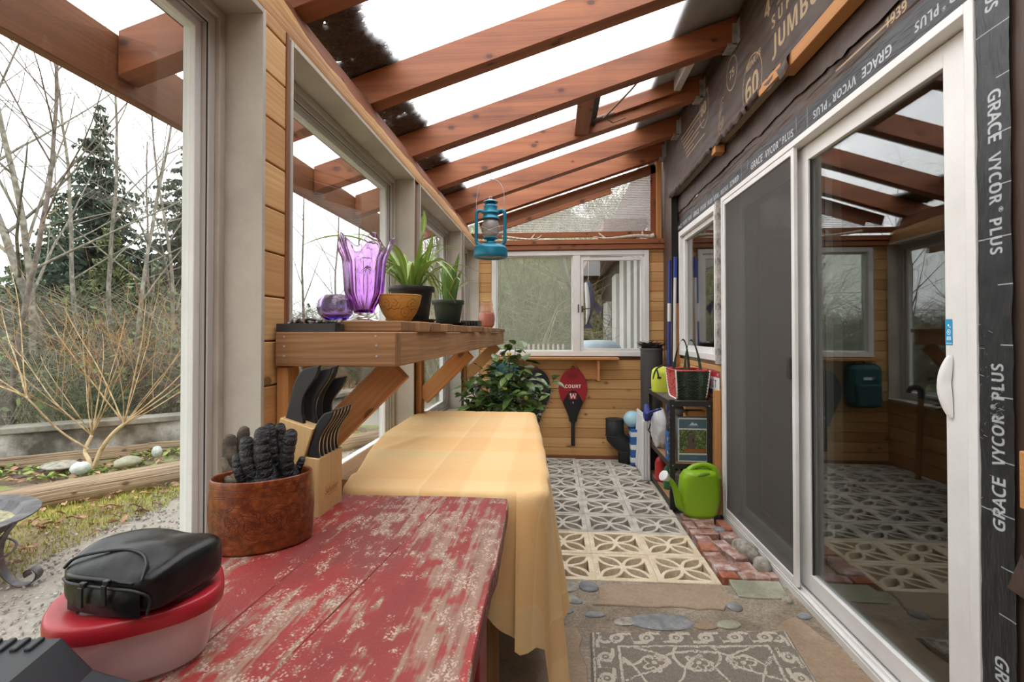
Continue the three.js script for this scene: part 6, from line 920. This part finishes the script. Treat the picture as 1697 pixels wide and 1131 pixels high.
  part('bag_body', sheet(48, 18, (u, v) => { const a = u * 6.283, k = v < 0.8 ? 1 + 0.05 * Math.sin(v * 4) : Math.sqrt(Math.max(0, 1 - Math.pow((v - 0.8) / 0.2, 2))) * 0.97 + 0.0001, c = Math.cos(a), s = Math.sin(a); return new THREE.Vector3(Math.sign(c) * Math.pow(Math.abs(c), 0.5) * 0.082 * k, v * 0.19 * (1 + 0.05 * Math.sin(a * 2)), Math.sign(s) * Math.pow(Math.abs(s), 0.5) * 0.075 * k); }, 0.4, 0.2), lime, bg);
  part('grey_end', slab(0.035, 0.13, 0.11, 0.01).translate(0.06, 0.068, 0.035), mat({ c: [0.05, 0.048, 0.05], roughness: 0.8 }), bg, 'dark grey end panel'); part('strap', sweep([[-0.083, 0.10, 0.04], [-0.07, 0.17, 0.06], [-0.03, 0.20, 0.05], [0.03, 0.215, 0.03], [0.08, 0.20, 0.04]].map((p) => new THREE.Vector3(...p)), 0.006, 8, { curve: 24 }), M.gasket, bg); part('strap', sweep([[-0.05, 0.11, 0.083], [-0.055, 0.15, 0.078], [-0.06, 0.185, 0.04]].map((p) => new THREE.Vector3(...p)), 0.006, 8, { curve: 16 }), M.gasket, bg); part('logo_patch', slab(0.03, 0.012, 0.002, 0.0005).translate(-0.045, 0.115, 0.081), M.gasket, bg);

  // picture box at the near end of the middle shelf
  const pic = canvasTex(512, 768, (g, W, H) => {
    g.fillStyle = '#c9cdc8'; g.fillRect(0, 0, W, H); g.fillStyle = '#4d6670'; g.fillRect(22, 22, W - 44, 160); g.fillRect(22, 645, W - 44, 100);
    const r = rngOf(44); g.fillStyle = '#4c5a34'; g.fillRect(22, 205, W - 44, 415); for (let i = 0; i < 1500; i++) { g.globalAlpha = 0.5; g.fillStyle = ['#2f3a20', '#71824a', '#93a265', '#56653a', '#3b4a2a'][Math.floor(r() * 5)]; const a = 4 + 16 * r(); g.beginPath(); g.arc(22 + r() * (W - 44), 205 + r() * 400, a, 0, 7); g.fill(); }
    g.globalAlpha = 1; g.fillStyle = '#5a4a44'; g.beginPath(); g.moveTo(160, 300); g.lineTo(290, 270); g.lineTo(290, 540); g.lineTo(170, 540); g.fill(); g.fillStyle = '#433530'; g.beginPath(); g.moveTo(130, 310); g.lineTo(225, 215); g.lineTo(320, 320); g.lineTo(290, 300); g.lineTo(225, 245); g.lineTo(160, 310); g.fill(); g.fillStyle = '#241c1a'; g.fillRect(250, 350, 28, 80); for (let i = 0; i < 7; i++) { g.fillStyle = '#6c5a52'; g.fillRect(172 + i * 17, 310, 3, 225); }
    g.fillStyle = '#a4552c'; g.fillRect(110, 545, 370, 55); g.fillStyle = '#5b7040'; for (let i = 0; i < 60; i++) { g.beginPath(); g.arc(30 + r() * 450, 590 + r() * 30, 10, 0, 7); g.fill(); }
    g.fillStyle = '#b9c6ca'; g.beginPath(); g.moveTo(190, 130); g.lineTo(250, 70); g.lineTo(285, 105); g.lineTo(310, 85); g.lineTo(345, 130); g.fill(); g.globalAlpha = 0.6; g.fillRect(170, 145, 190, 6); g.fillRect(190, 690, 150, 5);
    g.globalAlpha = 1; g.strokeStyle = '#d7dad4'; g.lineWidth = 8; g.strokeRect(20, 202, W - 40, 420);
  });
  const pb = thing('picture_box', 'flat box printed with a photograph of a cabin in the woods', 'box', V(0.953, S2, 3.60)); part('carton', slab(0.205, 0.306, 0.05, 0.002).translate(0, 0.153, 0), mat({ c: [0.16, 0.22, 0.25], roughness: 0.6 }), pb); part('cover_print', new THREE.PlaneGeometry(0.201, 0.300).translate(0, 0.153, 0.0256), mat({ map: pic, roughness: 0.5 }), pb, 'printed cabin photograph');
  // crumpled plastic bag, blue bag, carton, wood offcuts
  const crump = (a, b, c, seed, amp = 0.35) => { const g = new THREE.SphereGeometry(1, 40, 28), p = g.attributes.position; for (let i = 0; i < p.count; i++) { const x = p.getX(i), y = p.getY(i), z = p.getZ(i), k = 1 + amp * (Math.abs(fbm(x * 0.25 + 0.5, y * 0.25 + z * 0.2 + 0.5, 8, 8, seed, 4) - 0.5) * 2 - 0.3); p.setXYZ(i, x * k * a, y * k * b, z * k * c); } g.computeVertexNormals(); return uvm(g); };
  single('plastic_bag', crump(0.085, 0.155, 0.14, 7), mat({ c: [0.74, 0.74, 0.75], transmission: 0.25, roughness: 0.4, thickness: 0 }), 'crumpled white plastic carrier bag bulging out of the middle shelf', 'bag').position.copy(V(0.84, S2 + 0.145, 4.05));
  const bb = thing('blue_strap_bag', 'royal blue fabric bag handles hanging over the white plastic bag', 'bag', V(0.755, S2 + 0.21, 4.0)); part('strap', sweep([[-0.01, 0.10, -0.14], [-0.02, 0.075, -0.08], [-0.022, 0.05, 0.0], [-0.01, 0.085, 0.10], [0.03, 0.115, 0.18]].map((p) => new THREE.Vector3(...p)), [0.02, 0.024, 0.022, 0.016, 0.013], 8, { curve: 24, flat: 0.6 }), mat({ c: [0.035, 0.045, 0.22], roughness: 0.8 }), bb); part('bag_body', crump(0.03, 0.05, 0.04, 9).translate(-0.01, 0.02, -0.13), mat({ c: [0.035, 0.045, 0.22], roughness: 0.8 }), bb);
  part('cord', sweep([[-0.012, -0.02, 0.02], [-0.02, -0.05, 0.03], [-0.025, -0.075, 0.0], [-0.016, -0.085, 0.04]].map((p) => new THREE.Vector3(...p)), 0.005, 7, { curve: 20 }), M.gasket, bb);
  const bc = thing('blue_carton', 'narrow bright blue carton standing beside the picture box', 'box', V(0.806, S2, 3.64)); part('carton', slab(0.028, 0.20, 0.09, 0.002).translate(0, 0.10, 0), mat({ c: [0.01, 0.12, 0.42], roughness: 0.5 }), bc); part('cap', slab(0.024, 0.045, 0.06, 0.004).translate(0, 0.222, 0), M.gasket, bc); for (const y of [0.055, 0.15]) part('yellow_mark', slab(0.004, 0.022, 0.02, 0.001).translate(-0.014, y, 0.03), mat({ c: [0.65, 0.5, 0.05], roughness: 0.5 }), bc);
  const oc = thing('wood_offcut', 'short timber offcut lying on top of the picture box', 'wood', V(0.99, S2 + 0.307, 3.66)); part('offcut', slab(0.12, 0.038, 0.09, 0.004).translate(0, 0.019, 0), M.bracket, oc); single('grey_bag', crump(0.05, 0.035, 0.06, 13), mat({ c: [0.34, 0.33, 0.33], roughness: 0.6 }), 'small grey plastic bundle lying on the picture box', 'bag').position.copy(V(0.875, S2 + 0.34, 3.68));
  // bottles below
  const bottle = (x, d, h, r, m, label, cap) => { const o = thing('bottle', label, 'bottle', V(x, S3, d)); part('bottle_body', lathe([[0, 0], [r * 0.95, 0], [r, 0.008], [r, h * 0.62], [r * 0.8, h * 0.75], [r * 0.32, h * 0.86], [r * 0.3, h * 0.95], [0, h * 0.95]], 28), m, o); part('cap', new THREE.CylinderGeometry(r * 0.36, r * 0.36, h * 0.08, 16).translate(0, h * 0.97, 0), cap, o); };
  const redP = mat({ c: [0.42, 0.022, 0.02], roughness: 0.35 }), whiteP = mat({ c: [0.75, 0.74, 0.72], roughness: 0.4 }), petP = mat({ c: [0.9, 0.92, 0.93], transmission: 0.9, roughness: 0.08, ior: 1.4, thickness: 0 });
  bottle(0.835, 4.02, 0.225, 0.05, redP, 'red plastic bottle with a white cap at the far side of the bottom shelf', whiteP); bottle(0.87, 3.62, 0.21, 0.036, petP, 'clear empty plastic bottle on the bottom shelf', whiteP); bottle(0.965, 3.70, 0.215, 0.055, redP, 'squat dark red bottle behind the watering can', M.gasket); bottle(0.84, 3.82, 0.2, 0.034, mat({ c: [0.02, 0.16, 0.05], roughness: 0.4 }), 'slim green bottle on the bottom shelf', whiteP);

  // watering can
  const green = mat({ c: [0.24, 0.44, 0.012], roughness: 0.38 }), can = thing('watering_can', 'bright green plastic watering can with a white rose', 'watering can', V(0.945, 0.012, 3.40), 0.05), CH = 0.315;
  const outline = (v) => { const pts = [[0.086, 0], [0.105, 0.02], [0.124, 0.10], [0.128, 0.19], [0.120, 0.25], [0.098, 0.285], [0.07, 0.298], [0.03, 0.302]], t = v * (pts.length - 1), k = Math.min(pts.length - 2, Math.floor(t)); return [lerp(pts[k][0], pts[k + 1][0], t - k), lerp(pts[k][1], pts[k + 1][1], t - k)]; };
  part('can_body', sheet(64, 40, (u, v) => { if (v > 0.97) v = 0.97 + (v - 0.97); const [w, y] = outline(v), a = u * 6.283, c = Math.cos(a), s = Math.sin(a), n = 0.62, panel = 1 - 0.05 * smooth(0.75, 0.95, Math.abs(s)) * smooth(0.16, 0.04, Math.abs(y - 0.14)); return new THREE.Vector3(Math.sign(c) * Math.pow(Math.abs(c), n) * w + 0.012 * (y > 0.2 ? (y - 0.2) * 8 * (c > 0 ? 0.4 : 0.1) : 0), y, Math.sign(s) * Math.pow(Math.abs(s), n) * Math.min(w, 0.105) * 0.72 * panel); }, 0.6, 0.4), green, can);
  part('top_plate', new THREE.CircleGeometry(1, 32).rotateX(-Math.PI / 2).scale(0.032, 1, 0.024).translate(0.004, 0.303, 0), green, can);
  part('handle', sweep([[-0.075, 0.235, 0], [-0.070, 0.285, 0], [-0.03, 0.318, 0], [0.04, 0.328, 0], [0.095, 0.300, 0], [0.118, 0.235, 0]].map((p) => new THREE.Vector3(...p)), [0.022, 0.020, 0.017, 0.017, 0.021, 0.026], 12, { curve: 30 }), green, can);
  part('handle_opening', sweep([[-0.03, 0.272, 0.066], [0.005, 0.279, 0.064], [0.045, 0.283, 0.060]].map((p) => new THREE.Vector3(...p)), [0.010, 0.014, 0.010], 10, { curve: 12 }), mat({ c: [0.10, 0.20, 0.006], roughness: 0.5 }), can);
  part('spout', sweep([[-0.09, 0.045, 0.0], [-0.125, 0.07, 0.01], [-0.145, 0.13, 0.02], [-0.165, 0.185, 0.03], [-0.195, 0.235, 0.045], [-0.215, 0.252, 0.055]].map((p) => new THREE.Vector3(...p)), [0.030, 0.030, 0.024, 0.019, 0.016, 0.017], 14, { curve: 30 }), green, can);
  part('rose', lathe([[0.0, 0.0], [0.017, 0.0], [0.020, 0.012], [0.036, 0.045], [0.034, 0.052], [0.0, 0.055]], 24).rotateX(0.35).rotateZ(0.95).translate(-0.212, 0.250, 0.055), whiteP, can, 'white plastic rose');

  // white ribbed lid leaning, blue box, ball, pipe, tube, poles
  const wl = thing('ribbed_lid', 'white ribbed plastic bin lid leaning against the shelving', 'lid', V(0.762, 0.0, 4.24), 0), wp = mat({ c: [0.70, 0.70, 0.70], roughness: 0.4 }); part('panel', slab(0.018, 0.50, 0.56, 0.006).rotateZ(-0.06).translate(-0.004, 0.255, -0.24), wp, wl); for (let i = 0; i < 5; i++) part('rib', slab(0.012, 0.46, 0.03, 0.004).rotateZ(-0.06).translate(-0.016, 0.255, -0.04 - i * 0.10), wp, wl); part('edge', slab(0.07, 0.49, 0.03, 0.012).translate(-0.012, 0.245, 0.035), wp, wl); for (let i = 0; i < 3; i++) part('rib', slab(0.008, 0.44, 0.01, 0.003).translate(-0.034 + i * 0.022, 0.245, 0.052), wp, wl);
  const bx2 = thing('detergent_box', 'blue and white box behind the ribbed lid', 'box', V(0.735, 0.0, 4.76)); part('carton', slab(0.075, 0.325, 0.20, 0.004).translate(0, 0.163, 0), mat({ c: [0.03, 0.12, 0.34], roughness: 0.5 }), bx2); for (const y of [0.05, 0.165, 0.28]) part('white_band', slab(0.077, 0.045, 0.202, 0.003).translate(0, y, 0), wp, bx2);
  single('play_ball', new THREE.SphereGeometry(0.078, 32, 24), mat({ c: [0.36, 0.60, 0.66], roughness: 0.35 }), 'pale blue ball resting on the blue and white box', 'ball').position.copy(V(0.722, 0.325 + 0.078, 4.76));
  const pipeM = mat({ c: [0.014, 0.014, 0.014], roughness: 0.55 }), sp = thing('stove_pipe', 'black stove pipe with a cranked elbow standing on the floor', 'pipe', V(0.57, 0, 4.80)); part('elbow', merge(sweep([[0.115, 0.0, 0], [0.115, 0.10, 0], [0.105, 0.135, 0], [0.035, 0.20, 0], [0.0, 0.235, 0], [0.0, 0.27, 0], [0.0, 0.40, 0]].map((p) => new THREE.Vector3(...p)), 0.084, 28)), pipeM, sp); for (const [x, y, a] of [[0.0, 0.395, 0], [0.0, 0.245, 0], [0.112, 0.105, 0]]) part('seam_band', new THREE.TorusGeometry(0.085, 0.004, 8, 36).rotateX(Math.PI / 2).translate(x, y, 0), pipeM, sp); part('mouth', new THREE.CircleGeometry(0.082, 28).rotateX(-Math.PI / 2).translate(0, 0.401, 0), M.gasket, sp);
  const tb = thing('grey_bin_tube', 'tall slim grey tube bin with dark bristles sticking out of its top', 'bin', V(0.893, 0, 4.72)); part('tube', lathe([[0, 0], [0.094, 0], [0.098, 1.035], [0.103, 1.04], [0.103, 1.06], [0.096, 1.062], [0.09, 1.03], [0.0, 1.02]], 36), mat({ c: [0.055, 0.052, 0.05], roughness: 0.55 }), tb);
  { const r = rngOf(15), gs = []; for (let i = 0; i < 420; i++) { const a = r() * 6.283, q = 0.085 * Math.sqrt(r()), o = new THREE.Vector3(Math.cos(a) * q, 1.04, Math.sin(a) * q), l = 0.04 + 0.06 * r(), b = r() * 6.283; gs.push(sweep([o, o.clone().add(new THREE.Vector3(Math.cos(b) * l * 0.2, l * 0.55, Math.sin(b) * l * 0.2)), o.clone().add(new THREE.Vector3(Math.cos(b) * l * 0.75, l * (0.55 + 0.4 * r()), Math.sin(b) * l * 0.75))], [0.004, 0.0035, 0.001], 3)); } const b = part('bristles', merge(gs), mat({ c: [0.025, 0.019, 0.016], roughness: 1 }), tb); b.userData.kind = 'stuff'; }
  const blue = mat({ c: [0.018, 0.045, 0.27], roughness: 0.4 }), alu = mat({ c: [0.66, 0.66, 0.66], roughness: 0.4, metalness: 0.2 });
  const pole = (x, d, h, m, label, grips) => { const o = thing('long_pole', label, 'pole', V(x, 0, d)); part('shaft', rod(new THREE.Vector3(-0.012, 0, 0), new THREE.Vector3(0.012, h, 0), 0.0125, 14), m, o); for (const [a, b, gm] of grips) part('grip', rod(new THREE.Vector3(lerp(-0.012, 0.012, a / h), a, 0), new THREE.Vector3(lerp(-0.012, 0.012, b / h), b, 0), 0.0155, 14), gm, o); };
  pole(1.012, 4.56, 1.84, blue, 'slim dark blue pole leaning in the corner beside the window', [[1.30, 1.46, alu]]); pole(1.045, 4.50, 1.86, alu, 'white pole with blue ends leaning in the corner beside the window', [[1.68, 1.86, blue], [0.80, 0.95, blue]]);
  const lp = thing('number_plate', 'red white and blue number plate fixed below the side window', 'plate', V(1.093, 0.86, 3.60)); part('plate', sheet(1, 1, (u, v) => new THREE.Vector3(0, lerp(-0.078, 0.078, v), lerp(-0.15, 0.15, u)), 1, 1), mat({ map: canvasTex(512, 256, (g, w, h) => { g.fillStyle = '#e4e6e6'; g.fillRect(0, 0, w, h); g.fillStyle = '#b23038'; g.fillRect(0, 0, w, 62); g.fillStyle = '#2b4f8e'; g.fillRect(0, 206, w, 50); g.fillStyle = '#3a3f55'; g.font = 'bold 120px sans-serif'; g.textAlign = 'center'; g.fillText('W I T', w / 2, 180); g.fillStyle = '#e9e4e0'; g.font = 'bold 40px sans-serif'; g.fillText('RT', w - 60, 46); }), roughness: 0.4 }), lp); part('plate_back', slab(0.002, 0.158, 0.302, 0.0005).translate(0.0015, 0, 0), M.steel, lp);

  // rackets in covers on the back wall
  const cover = (x, top, W, name, label, paint, pos) => {
    const o = thing('racket_cover', label, 'racket', V(x, 0, DB)), hw = W / 2, s = new THREE.Shape(), H0 = top, hb = top - 0.30, nb = top - 0.50, bot = top - 0.74, P = [];
    for (let i = 0; i <= 40; i++) { const t = i / 40, y = lerp(H0, nb, t), w = t < 0.40 ? hw * Math.sqrt(Math.max(0.004, 1 - Math.pow(1 - t / 0.40, 2))) : lerp(hw, 0.028, Math.pow(smooth(0.38, 1.04, t), 0.92)); P.push([w, y]); }
    const all = [...P, ...P.slice().reverse().map(([a, b]) => [-a, b])]; const front = strip(prism(all, 0.03, 0.006, 2)), U = front.attributes.uv, Q = front.attributes.position; for (let i = 0; i < Q.count; i++) U.setXY(i, (Q.getX(i) + hw) / W, (Q.getY(i) - nb) / (H0 - nb));
    part('cover', front.translate(0, 0, 0.012), mat({ map: canvasTex(512, 960, paint), roughness: 0.42 }), o); part('zip_edge', sweep(all.map(([a, b]) => new THREE.Vector3(a * 1.02, b, 0.03)), 0.004, 6), M.gasket, o);
    part('grip', sweep([new THREE.Vector3(0, nb + 0.01, 0.028), new THREE.Vector3(0, nb - 0.04, 0.026), new THREE.Vector3(0, bot, 0.024)], [0.022, 0.017, 0.018], 10), mat({ c: [0.016, 0.016, 0.018], roughness: 0.7 }), o); for (let i = 0; i < 7; i++) part('grip_wrap', new THREE.TorusGeometry(0.0175, 0.002, 6, 20).rotateX(1.35).translate(0, nb - 0.06 - i * 0.026, 0.025), M.gasket, o);
    part('hanging_loop', new THREE.TorusGeometry(0.012, 0.003, 6, 18).translate(0, top + 0.012, 0.02), M.gasket, o);
  };
  cover(0.187, 0.855, 0.262, 'racket', 'red and black tennis racket cover hanging under the sill bracket', (g, W, H) => { g.fillStyle = '#9c1f28'; g.fillRect(0, 0, W, H); g.fillStyle = '#6d131b'; for (let i = 0; i < 5; i++) { g.globalAlpha = 0.5; g.beginPath(); g.moveTo(160 + i * 40, 20); g.lineTo(150 + i * 40, 220 - 30 * Math.abs(i - 2)); g.lineTo(190 + i * 40, 160); g.fill(); } g.globalAlpha = 1; g.fillStyle = '#17181b'; g.beginPath(); g.moveTo(60, 640); g.quadraticCurveTo(256, 150, 452, 640); g.lineTo(512, 700); g.lineTo(512, H); g.lineTo(0, H); g.lineTo(0, 700); g.fill(); g.fillStyle = '#f0e9e4'; g.font = 'bold 84px sans-serif'; g.textAlign = 'center'; g.save(); g.scale(1.1, 1); g.fillText('COURT', 232, 350); g.restore(); g.fillStyle = '#a81f2a'; g.fillRect(190, 440, 132, 120); g.fillStyle = '#f0e9e4'; g.font = 'bold 128px serif'; g.fillText('W', 256, 545); g.font = 'bold 50px sans-serif'; g.fillText('1', 256, 640); });
  cover(-0.165, 0.845, 0.27, 'racket', 'black tennis racket cover half hidden behind the leafy shrub', (g, W, H) => { g.fillStyle = '#1b1d24'; g.fillRect(0, 0, W, H); g.fillStyle = '#2b2f3a'; g.beginPath(); g.moveTo(0, 0); g.lineTo(300, 0); g.lineTo(80, H); g.lineTo(0, H); g.fill(); g.fillStyle = '#c9ccd0'; g.font = 'bold 70px sans-serif'; g.fillText('PRO', 270, 850); g.fillRect(300, 600, 10, 70); });
  // teal backpack on the back wall
  const tealC = mat({ c: [0.01, 0.075, 0.08], roughness: 0.8 }), bp = thing('teal_backpack', 'dark teal backpack hanging in the far left corner', 'backpack', V(-0.46, 0.52, DB - 0.09)); part('pack_body', slab(0.30, 0.40, 0.15, 0.06).translate(0, 0.20, 0), tealC, bp); part('front_pocket', slab(0.22, 0.20, 0.05, 0.02).translate(0, 0.12, 0.085), tealC, bp); part('white_logo', slab(0.07, 0.025, 0.004, 0.001).translate(0, 0.27, 0.077), whiteP, bp); part('strap', sweep([[-0.05, 0.40, -0.05], [0, 0.45, -0.07], [0.05, 0.40, -0.05]].map((p) => new THREE.Vector3(...p)), 0.008, 8, { curve: 14 }), M.gasket, bp);
  // walking stick in the corner
  const ws = thing('walking_stick', 'wooden stick with a hooked black handle in the far left corner', 'stick', V(-0.665, 0, 4.42)); part('shaft', rod(new THREE.Vector3(0.03, 0, 0), new THREE.Vector3(0, 0.66, 0), 0.022, 12), M.rough[0], ws); part('handle', sweep([[0, 0.66, 0], [0.0, 0.72, 0], [0.03, 0.755, 0], [0.075, 0.745, 0], [0.10, 0.71, 0]].map((p) => new THREE.Vector3(...p)), [0.022, 0.026, 0.024, 0.02, 0.014], 12, { curve: 20 }), M.gasket, ws);

  // camellia shrub in a pot behind the covered table
  const cam = thing('leafy_shrub', 'bushy glossy-leaved potted shrub with small yellow fruit', 'plant', V(-0.30, 0, 3.28)), r = rngOf(81), glossy = [[0.075, 0.14, 0.035], [0.11, 0.185, 0.05], [0.16, 0.24, 0.075]].map((c) => mat({ c, roughness: 0.32 }));
  part('pot', lathe([[0, 0], [0.13, 0], [0.165, 0.27], [0.18, 0.28], [0.18, 0.30], [0.16, 0.30], [0.15, 0.27], [0, 0.26]], 36), mat({ c: [0.12, 0.10, 0.09], roughness: 0.8 }), cam);
  const twig = [], spots = []; const limb = (a, b, c, rad) => { const q = new THREE.QuadraticBezierCurve3(a, b, c); twig.push(sweep(q.getPoints(10), Array.from({ length: 11 }, (_, i) => rad * (1 - 0.07 * i)), 6)); for (let i = 5; i <= 10; i++) spots.push([q.getPoint(i / 10), q.getTangent(i / 10)]); };
  const root = new THREE.Vector3(0, 0.26, 0), crown = [[0.02, 1.15, 0.0], [0.06, 1.10, 0.05], [-0.06, 1.02, 0.05], [0.30, 0.90, 0.05], [0.33, 0.93, -0.02], [-0.30, 0.90, 0.0], [-0.27, 0.80, 0.08], [-0.20, 0.92, 0.05], [0.15, 0.86, 0.10], [0.10, 0.97, -0.08], [-0.12, 0.86, 0.14], [0.05, 0.84, 0.18], [0.22, 0.78, 0.12], [-0.22, 0.74, 0.14], [0.0, 0.74, 0.2], [0.2, 0.74, -0.1], [-0.15, 0.78, -0.12], [-0.26, 0.70, -0.05], [0.12, 0.70, 0.2], [-0.08, 0.68, 0.22], [0.0, 0.92, 0.1], [-0.1, 0.94, -0.05], [0.12, 1.02, 0.02]];
  for (const [x, y, z] of crown) limb(root.clone().add(new THREE.Vector3(0.02 * (r() - 0.5), 0.1 * r(), 0.02 * (r() - 0.5))), new THREE.Vector3(x * 0.35, lerp(0.26, y, 0.65), z * 0.35), new THREE.Vector3(x, y, z), 0.007);
  part('branches', merge(twig), mat({ c: [0.14, 0.10, 0.065], roughness: 0.9 }), cam);
  const lg = sheet(4, 8, (u, v) => { const w = 0.42 * Math.pow(Math.sin(Math.PI * Math.pow(clamp(v * 0.97 + 0.015), 0.85)), 0.8), x = (u - 0.5) * 2; return new THREE.Vector3(x * w * 0.66, 0.16 * Math.abs(x) * w - 0.22 * v * v, v); }, 1, 1);
  for (let i = 0; i < 296; i++) { const [p, t] = spots[Math.floor(Math.pow(r(), 0.8) * spots.length)], o = part('leaf', lg, glossy[Math.floor(r() * 3)], cam); if (p.y < 0.6) p.y += 0.0; o.position.copy(p); o.rotation.set(-0.3 + (r() - 0.35) * 1.2, Math.atan2(t.x, t.z) + (r() - 0.5) * 4.2, (r() - 0.5) * 0.9, 'YXZ'); o.scale.setScalar(0.07 + 0.04 * r()); }
  stuff('inner_leaves', lg, glossy[1], Array.from({ length: 420 }, () => { const [p, t] = spots[Math.floor(r() * spots.length)]; return M4(p.clone().multiply(new THREE.Vector3(0.85, 1, 0.85)).add(new THREE.Vector3((r() - 0.5) * 0.12, (r() - 0.6) * 0.14, (r() - 0.5) * 0.12)), new THREE.Euler(-0.3 + (r() - 0.35) * 1.4, r() * 6.283, (r() - 0.5) * 0.9, 'YXZ'), 0.06 + 0.035 * r()); }), cam);
  for (let i = 0; i < 8; i++) { const p = spots[Math.floor(r() * spots.length)][0]; if (p.y > 0.66) part('fruit', new THREE.SphereGeometry(0.014, 14, 10).translate(p.x, p.y - 0.02, p.z + 0.05), mat({ c: [0.55, 0.50, 0.06], roughness: 0.4 }), cam); }

  // antlers on the lintel
  const bone = mottled(371, [[0.38, 0.31, 0.22], [0.56, 0.49, 0.39], [0.66, 0.60, 0.50]], { s: 0.08, f: 6, rough: 0.7, bump: 0.001 }), ant = (at, pts, tines, rads, label) => { const o = thing('antler', label, 'antler', at); part('beam', sweep(pts.map((p) => new THREE.Vector3(...p)), rads, 10, { curve: 26 }), bone, o); for (const t of tines) part('tine', sweep(t.map((p) => new THREE.Vector3(...p)), [0.010, 0.008, 0.002], 8, { curve: 10 }), bone, o); };
  ant(V(0.40, 2.098, DB - 0.02), [[0.56, 0.030, 0], [0.52, 0.024, 0], [0.40, 0.032, 0], [0.2, 0.014, 0.0], [0.08, 0.010, 0.01], [-0.02, 0.028, 0.01]], [[[0.46, 0.03, 0], [0.45, 0.06, 0], [0.455, 0.105, 0]], [[0.10, 0.012, 0], [0.05, 0.05, 0], [0.035, 0.07, 0]]], [0.03, 0.02, 0.017, 0.013, 0.010, 0.003], 'long pale antler with a knobbed base lying on the lintel');
  ant(V(-0.42, 2.098, DB - 0.02), [[-0.08, 0.045, 0], [0.0, 0.032, 0], [0.12, 0.016, 0], [0.20, 0.012, 0], [0.27, 0.020, 0], [0.31, 0.055, 0]], [[[0.20, 0.014, 0], [0.225, 0.04, 0], [0.24, 0.065, 0]]], [0.014, 0.013, 0.012, 0.010, 0.008, 0.003], 'short pale antler lying on the lintel behind the lantern');
}
// ---------------------------------------------------------------- rug
{
  const c = [onY(978, 1052, 0), onY(1303, 1050, 0), onY(980, 1131, 0), onY(1352, 1131, 0)].map((p) => [p.x, -p.z]), dl = [c[2][0] - c[0][0], c[2][1] - c[0][1]], dr = [c[3][0] - c[1][0], c[3][1] - c[1][1]], L = 1.15 / 0.28;
  const pat = (u, v) => { // u across 0.78 m, v down 1.15 m from the far edge; bands and scrolls woven in cream on grey-brown
    const x = (u - 0.5) * 0.78, y = v * 1.15, ax = Math.abs(x), e = Math.min(0.39 - ax, y); let m = 0; const line = (d, w) => { if (Math.abs(d) < w) m = 1; };
    if (e < 0.115) { const s = (0.39 - ax < y ? y : x) * 1.0, k = ((s / 0.115) % 1 + 1) % 1, q = (e - 0.055) / 0.05; line(e - 0.012, 0.004); line(e - 0.108, 0.005); line(q - Math.sign(Math.sin(k * 6.283)) * 0.55 * smooth(0.02, 0.1, Math.abs(Math.sin(k * 3.14))), 0.14); const cc = Math.hypot((k - 0.5) * 2.2, q); line(cc - 0.42, 0.16); if (cc < 0.12) m = 1; }
    else { const yy = y - 0.115; line(Math.abs(yy - 0.16 + 0.10 * Math.cos(x * 22)) - 0.0, 0.010); line(ax * 0.9 + 0.10 * Math.sin(yy * 20) - 0.20, 0.010); const gx = ((x / 0.16 + 0.5) % 1 + 1) % 1 - 0.5, gy = ((yy / 0.18) % 1 + 1) % 1 - 0.5, ro = Math.hypot(gx * 0.16, gy * 0.18), an = Math.atan2(gy, gx); line(ro - 0.035 - 0.012 * Math.cos(an * 5), 0.006); if (ro < 0.011) m = 1; line(Math.hypot(x - 0.0, yy - 0.05) - 0.085, 0.006); line(yy - 0.02 - 0.35 * Math.pow(ax, 1.2) * (1 + 0.3 * Math.sin(ax * 60)), 0.007); }
    return m;
  };
  const map = tex(512, 768, (u, v) => { const y = 1 - v, wob = 0.010 * (fbm(u, v, 30, 40, 5, 2) - 0.5), m = pat(clamp(u + wob), clamp(y + wob)) ? 1 : 0, n = vn(u * 256, v * 384, 256, 384, 4), w = fbm(u, v, 12, 16, 9, 3), k = m * smooth(0.22, 0.40, n * 0.5 + w * 0.5); return mix3(mix3([0.17, 0.14, 0.11], [0.29, 0.245, 0.195], n), mix3([0.46, 0.40, 0.31], [0.64, 0.57, 0.46], n), k); }, { srgb: true });
  map.wrapS = map.wrapT = THREE.ClampToEdgeWrapping;
  const P = (u, v) => { const a = [c[0][0] + dl[0] * v * L, c[0][1] + dl[1] * v * L], b = [c[1][0] + dr[0] * v * L, c[1][1] + dr[1] * v * L]; return [lerp(a[0], b[0], u), lerp(a[1], b[1], u)]; };
  const rug = thing('worn_rug', 'worn grey-brown rug with a cream scroll border on the stone floor', 'rug');
  const pile = sheet(120, 150, (u, v) => { const [x, d] = P(u, 1 - v), e = smooth(0, 0.012, Math.min(u, 1 - u, v, 1 - v)); return V(x, 0.004 + e * (0.010 + 0.004 * fbm(u, v, 60, 80, 3, 3) + 0.003 * pat(u, 1 - v)), d); }, 1, 1);
  part('pile', pile, mat({ map, bumpMap: lumpBump(0.06), bumpScale: 0.004, roughness: 1 }), rug);
  const q = [P(0, 0), P(1, 0), P(1, 1), P(0, 1)]; part('backing', strip(prism(q, 0.004)).rotateX(-Math.PI / 2).translate(0, 0.002, 0), mat({ c: [0.16, 0.13, 0.105], roughness: 1 }), rug);
}


renderer.render(scene, camera);
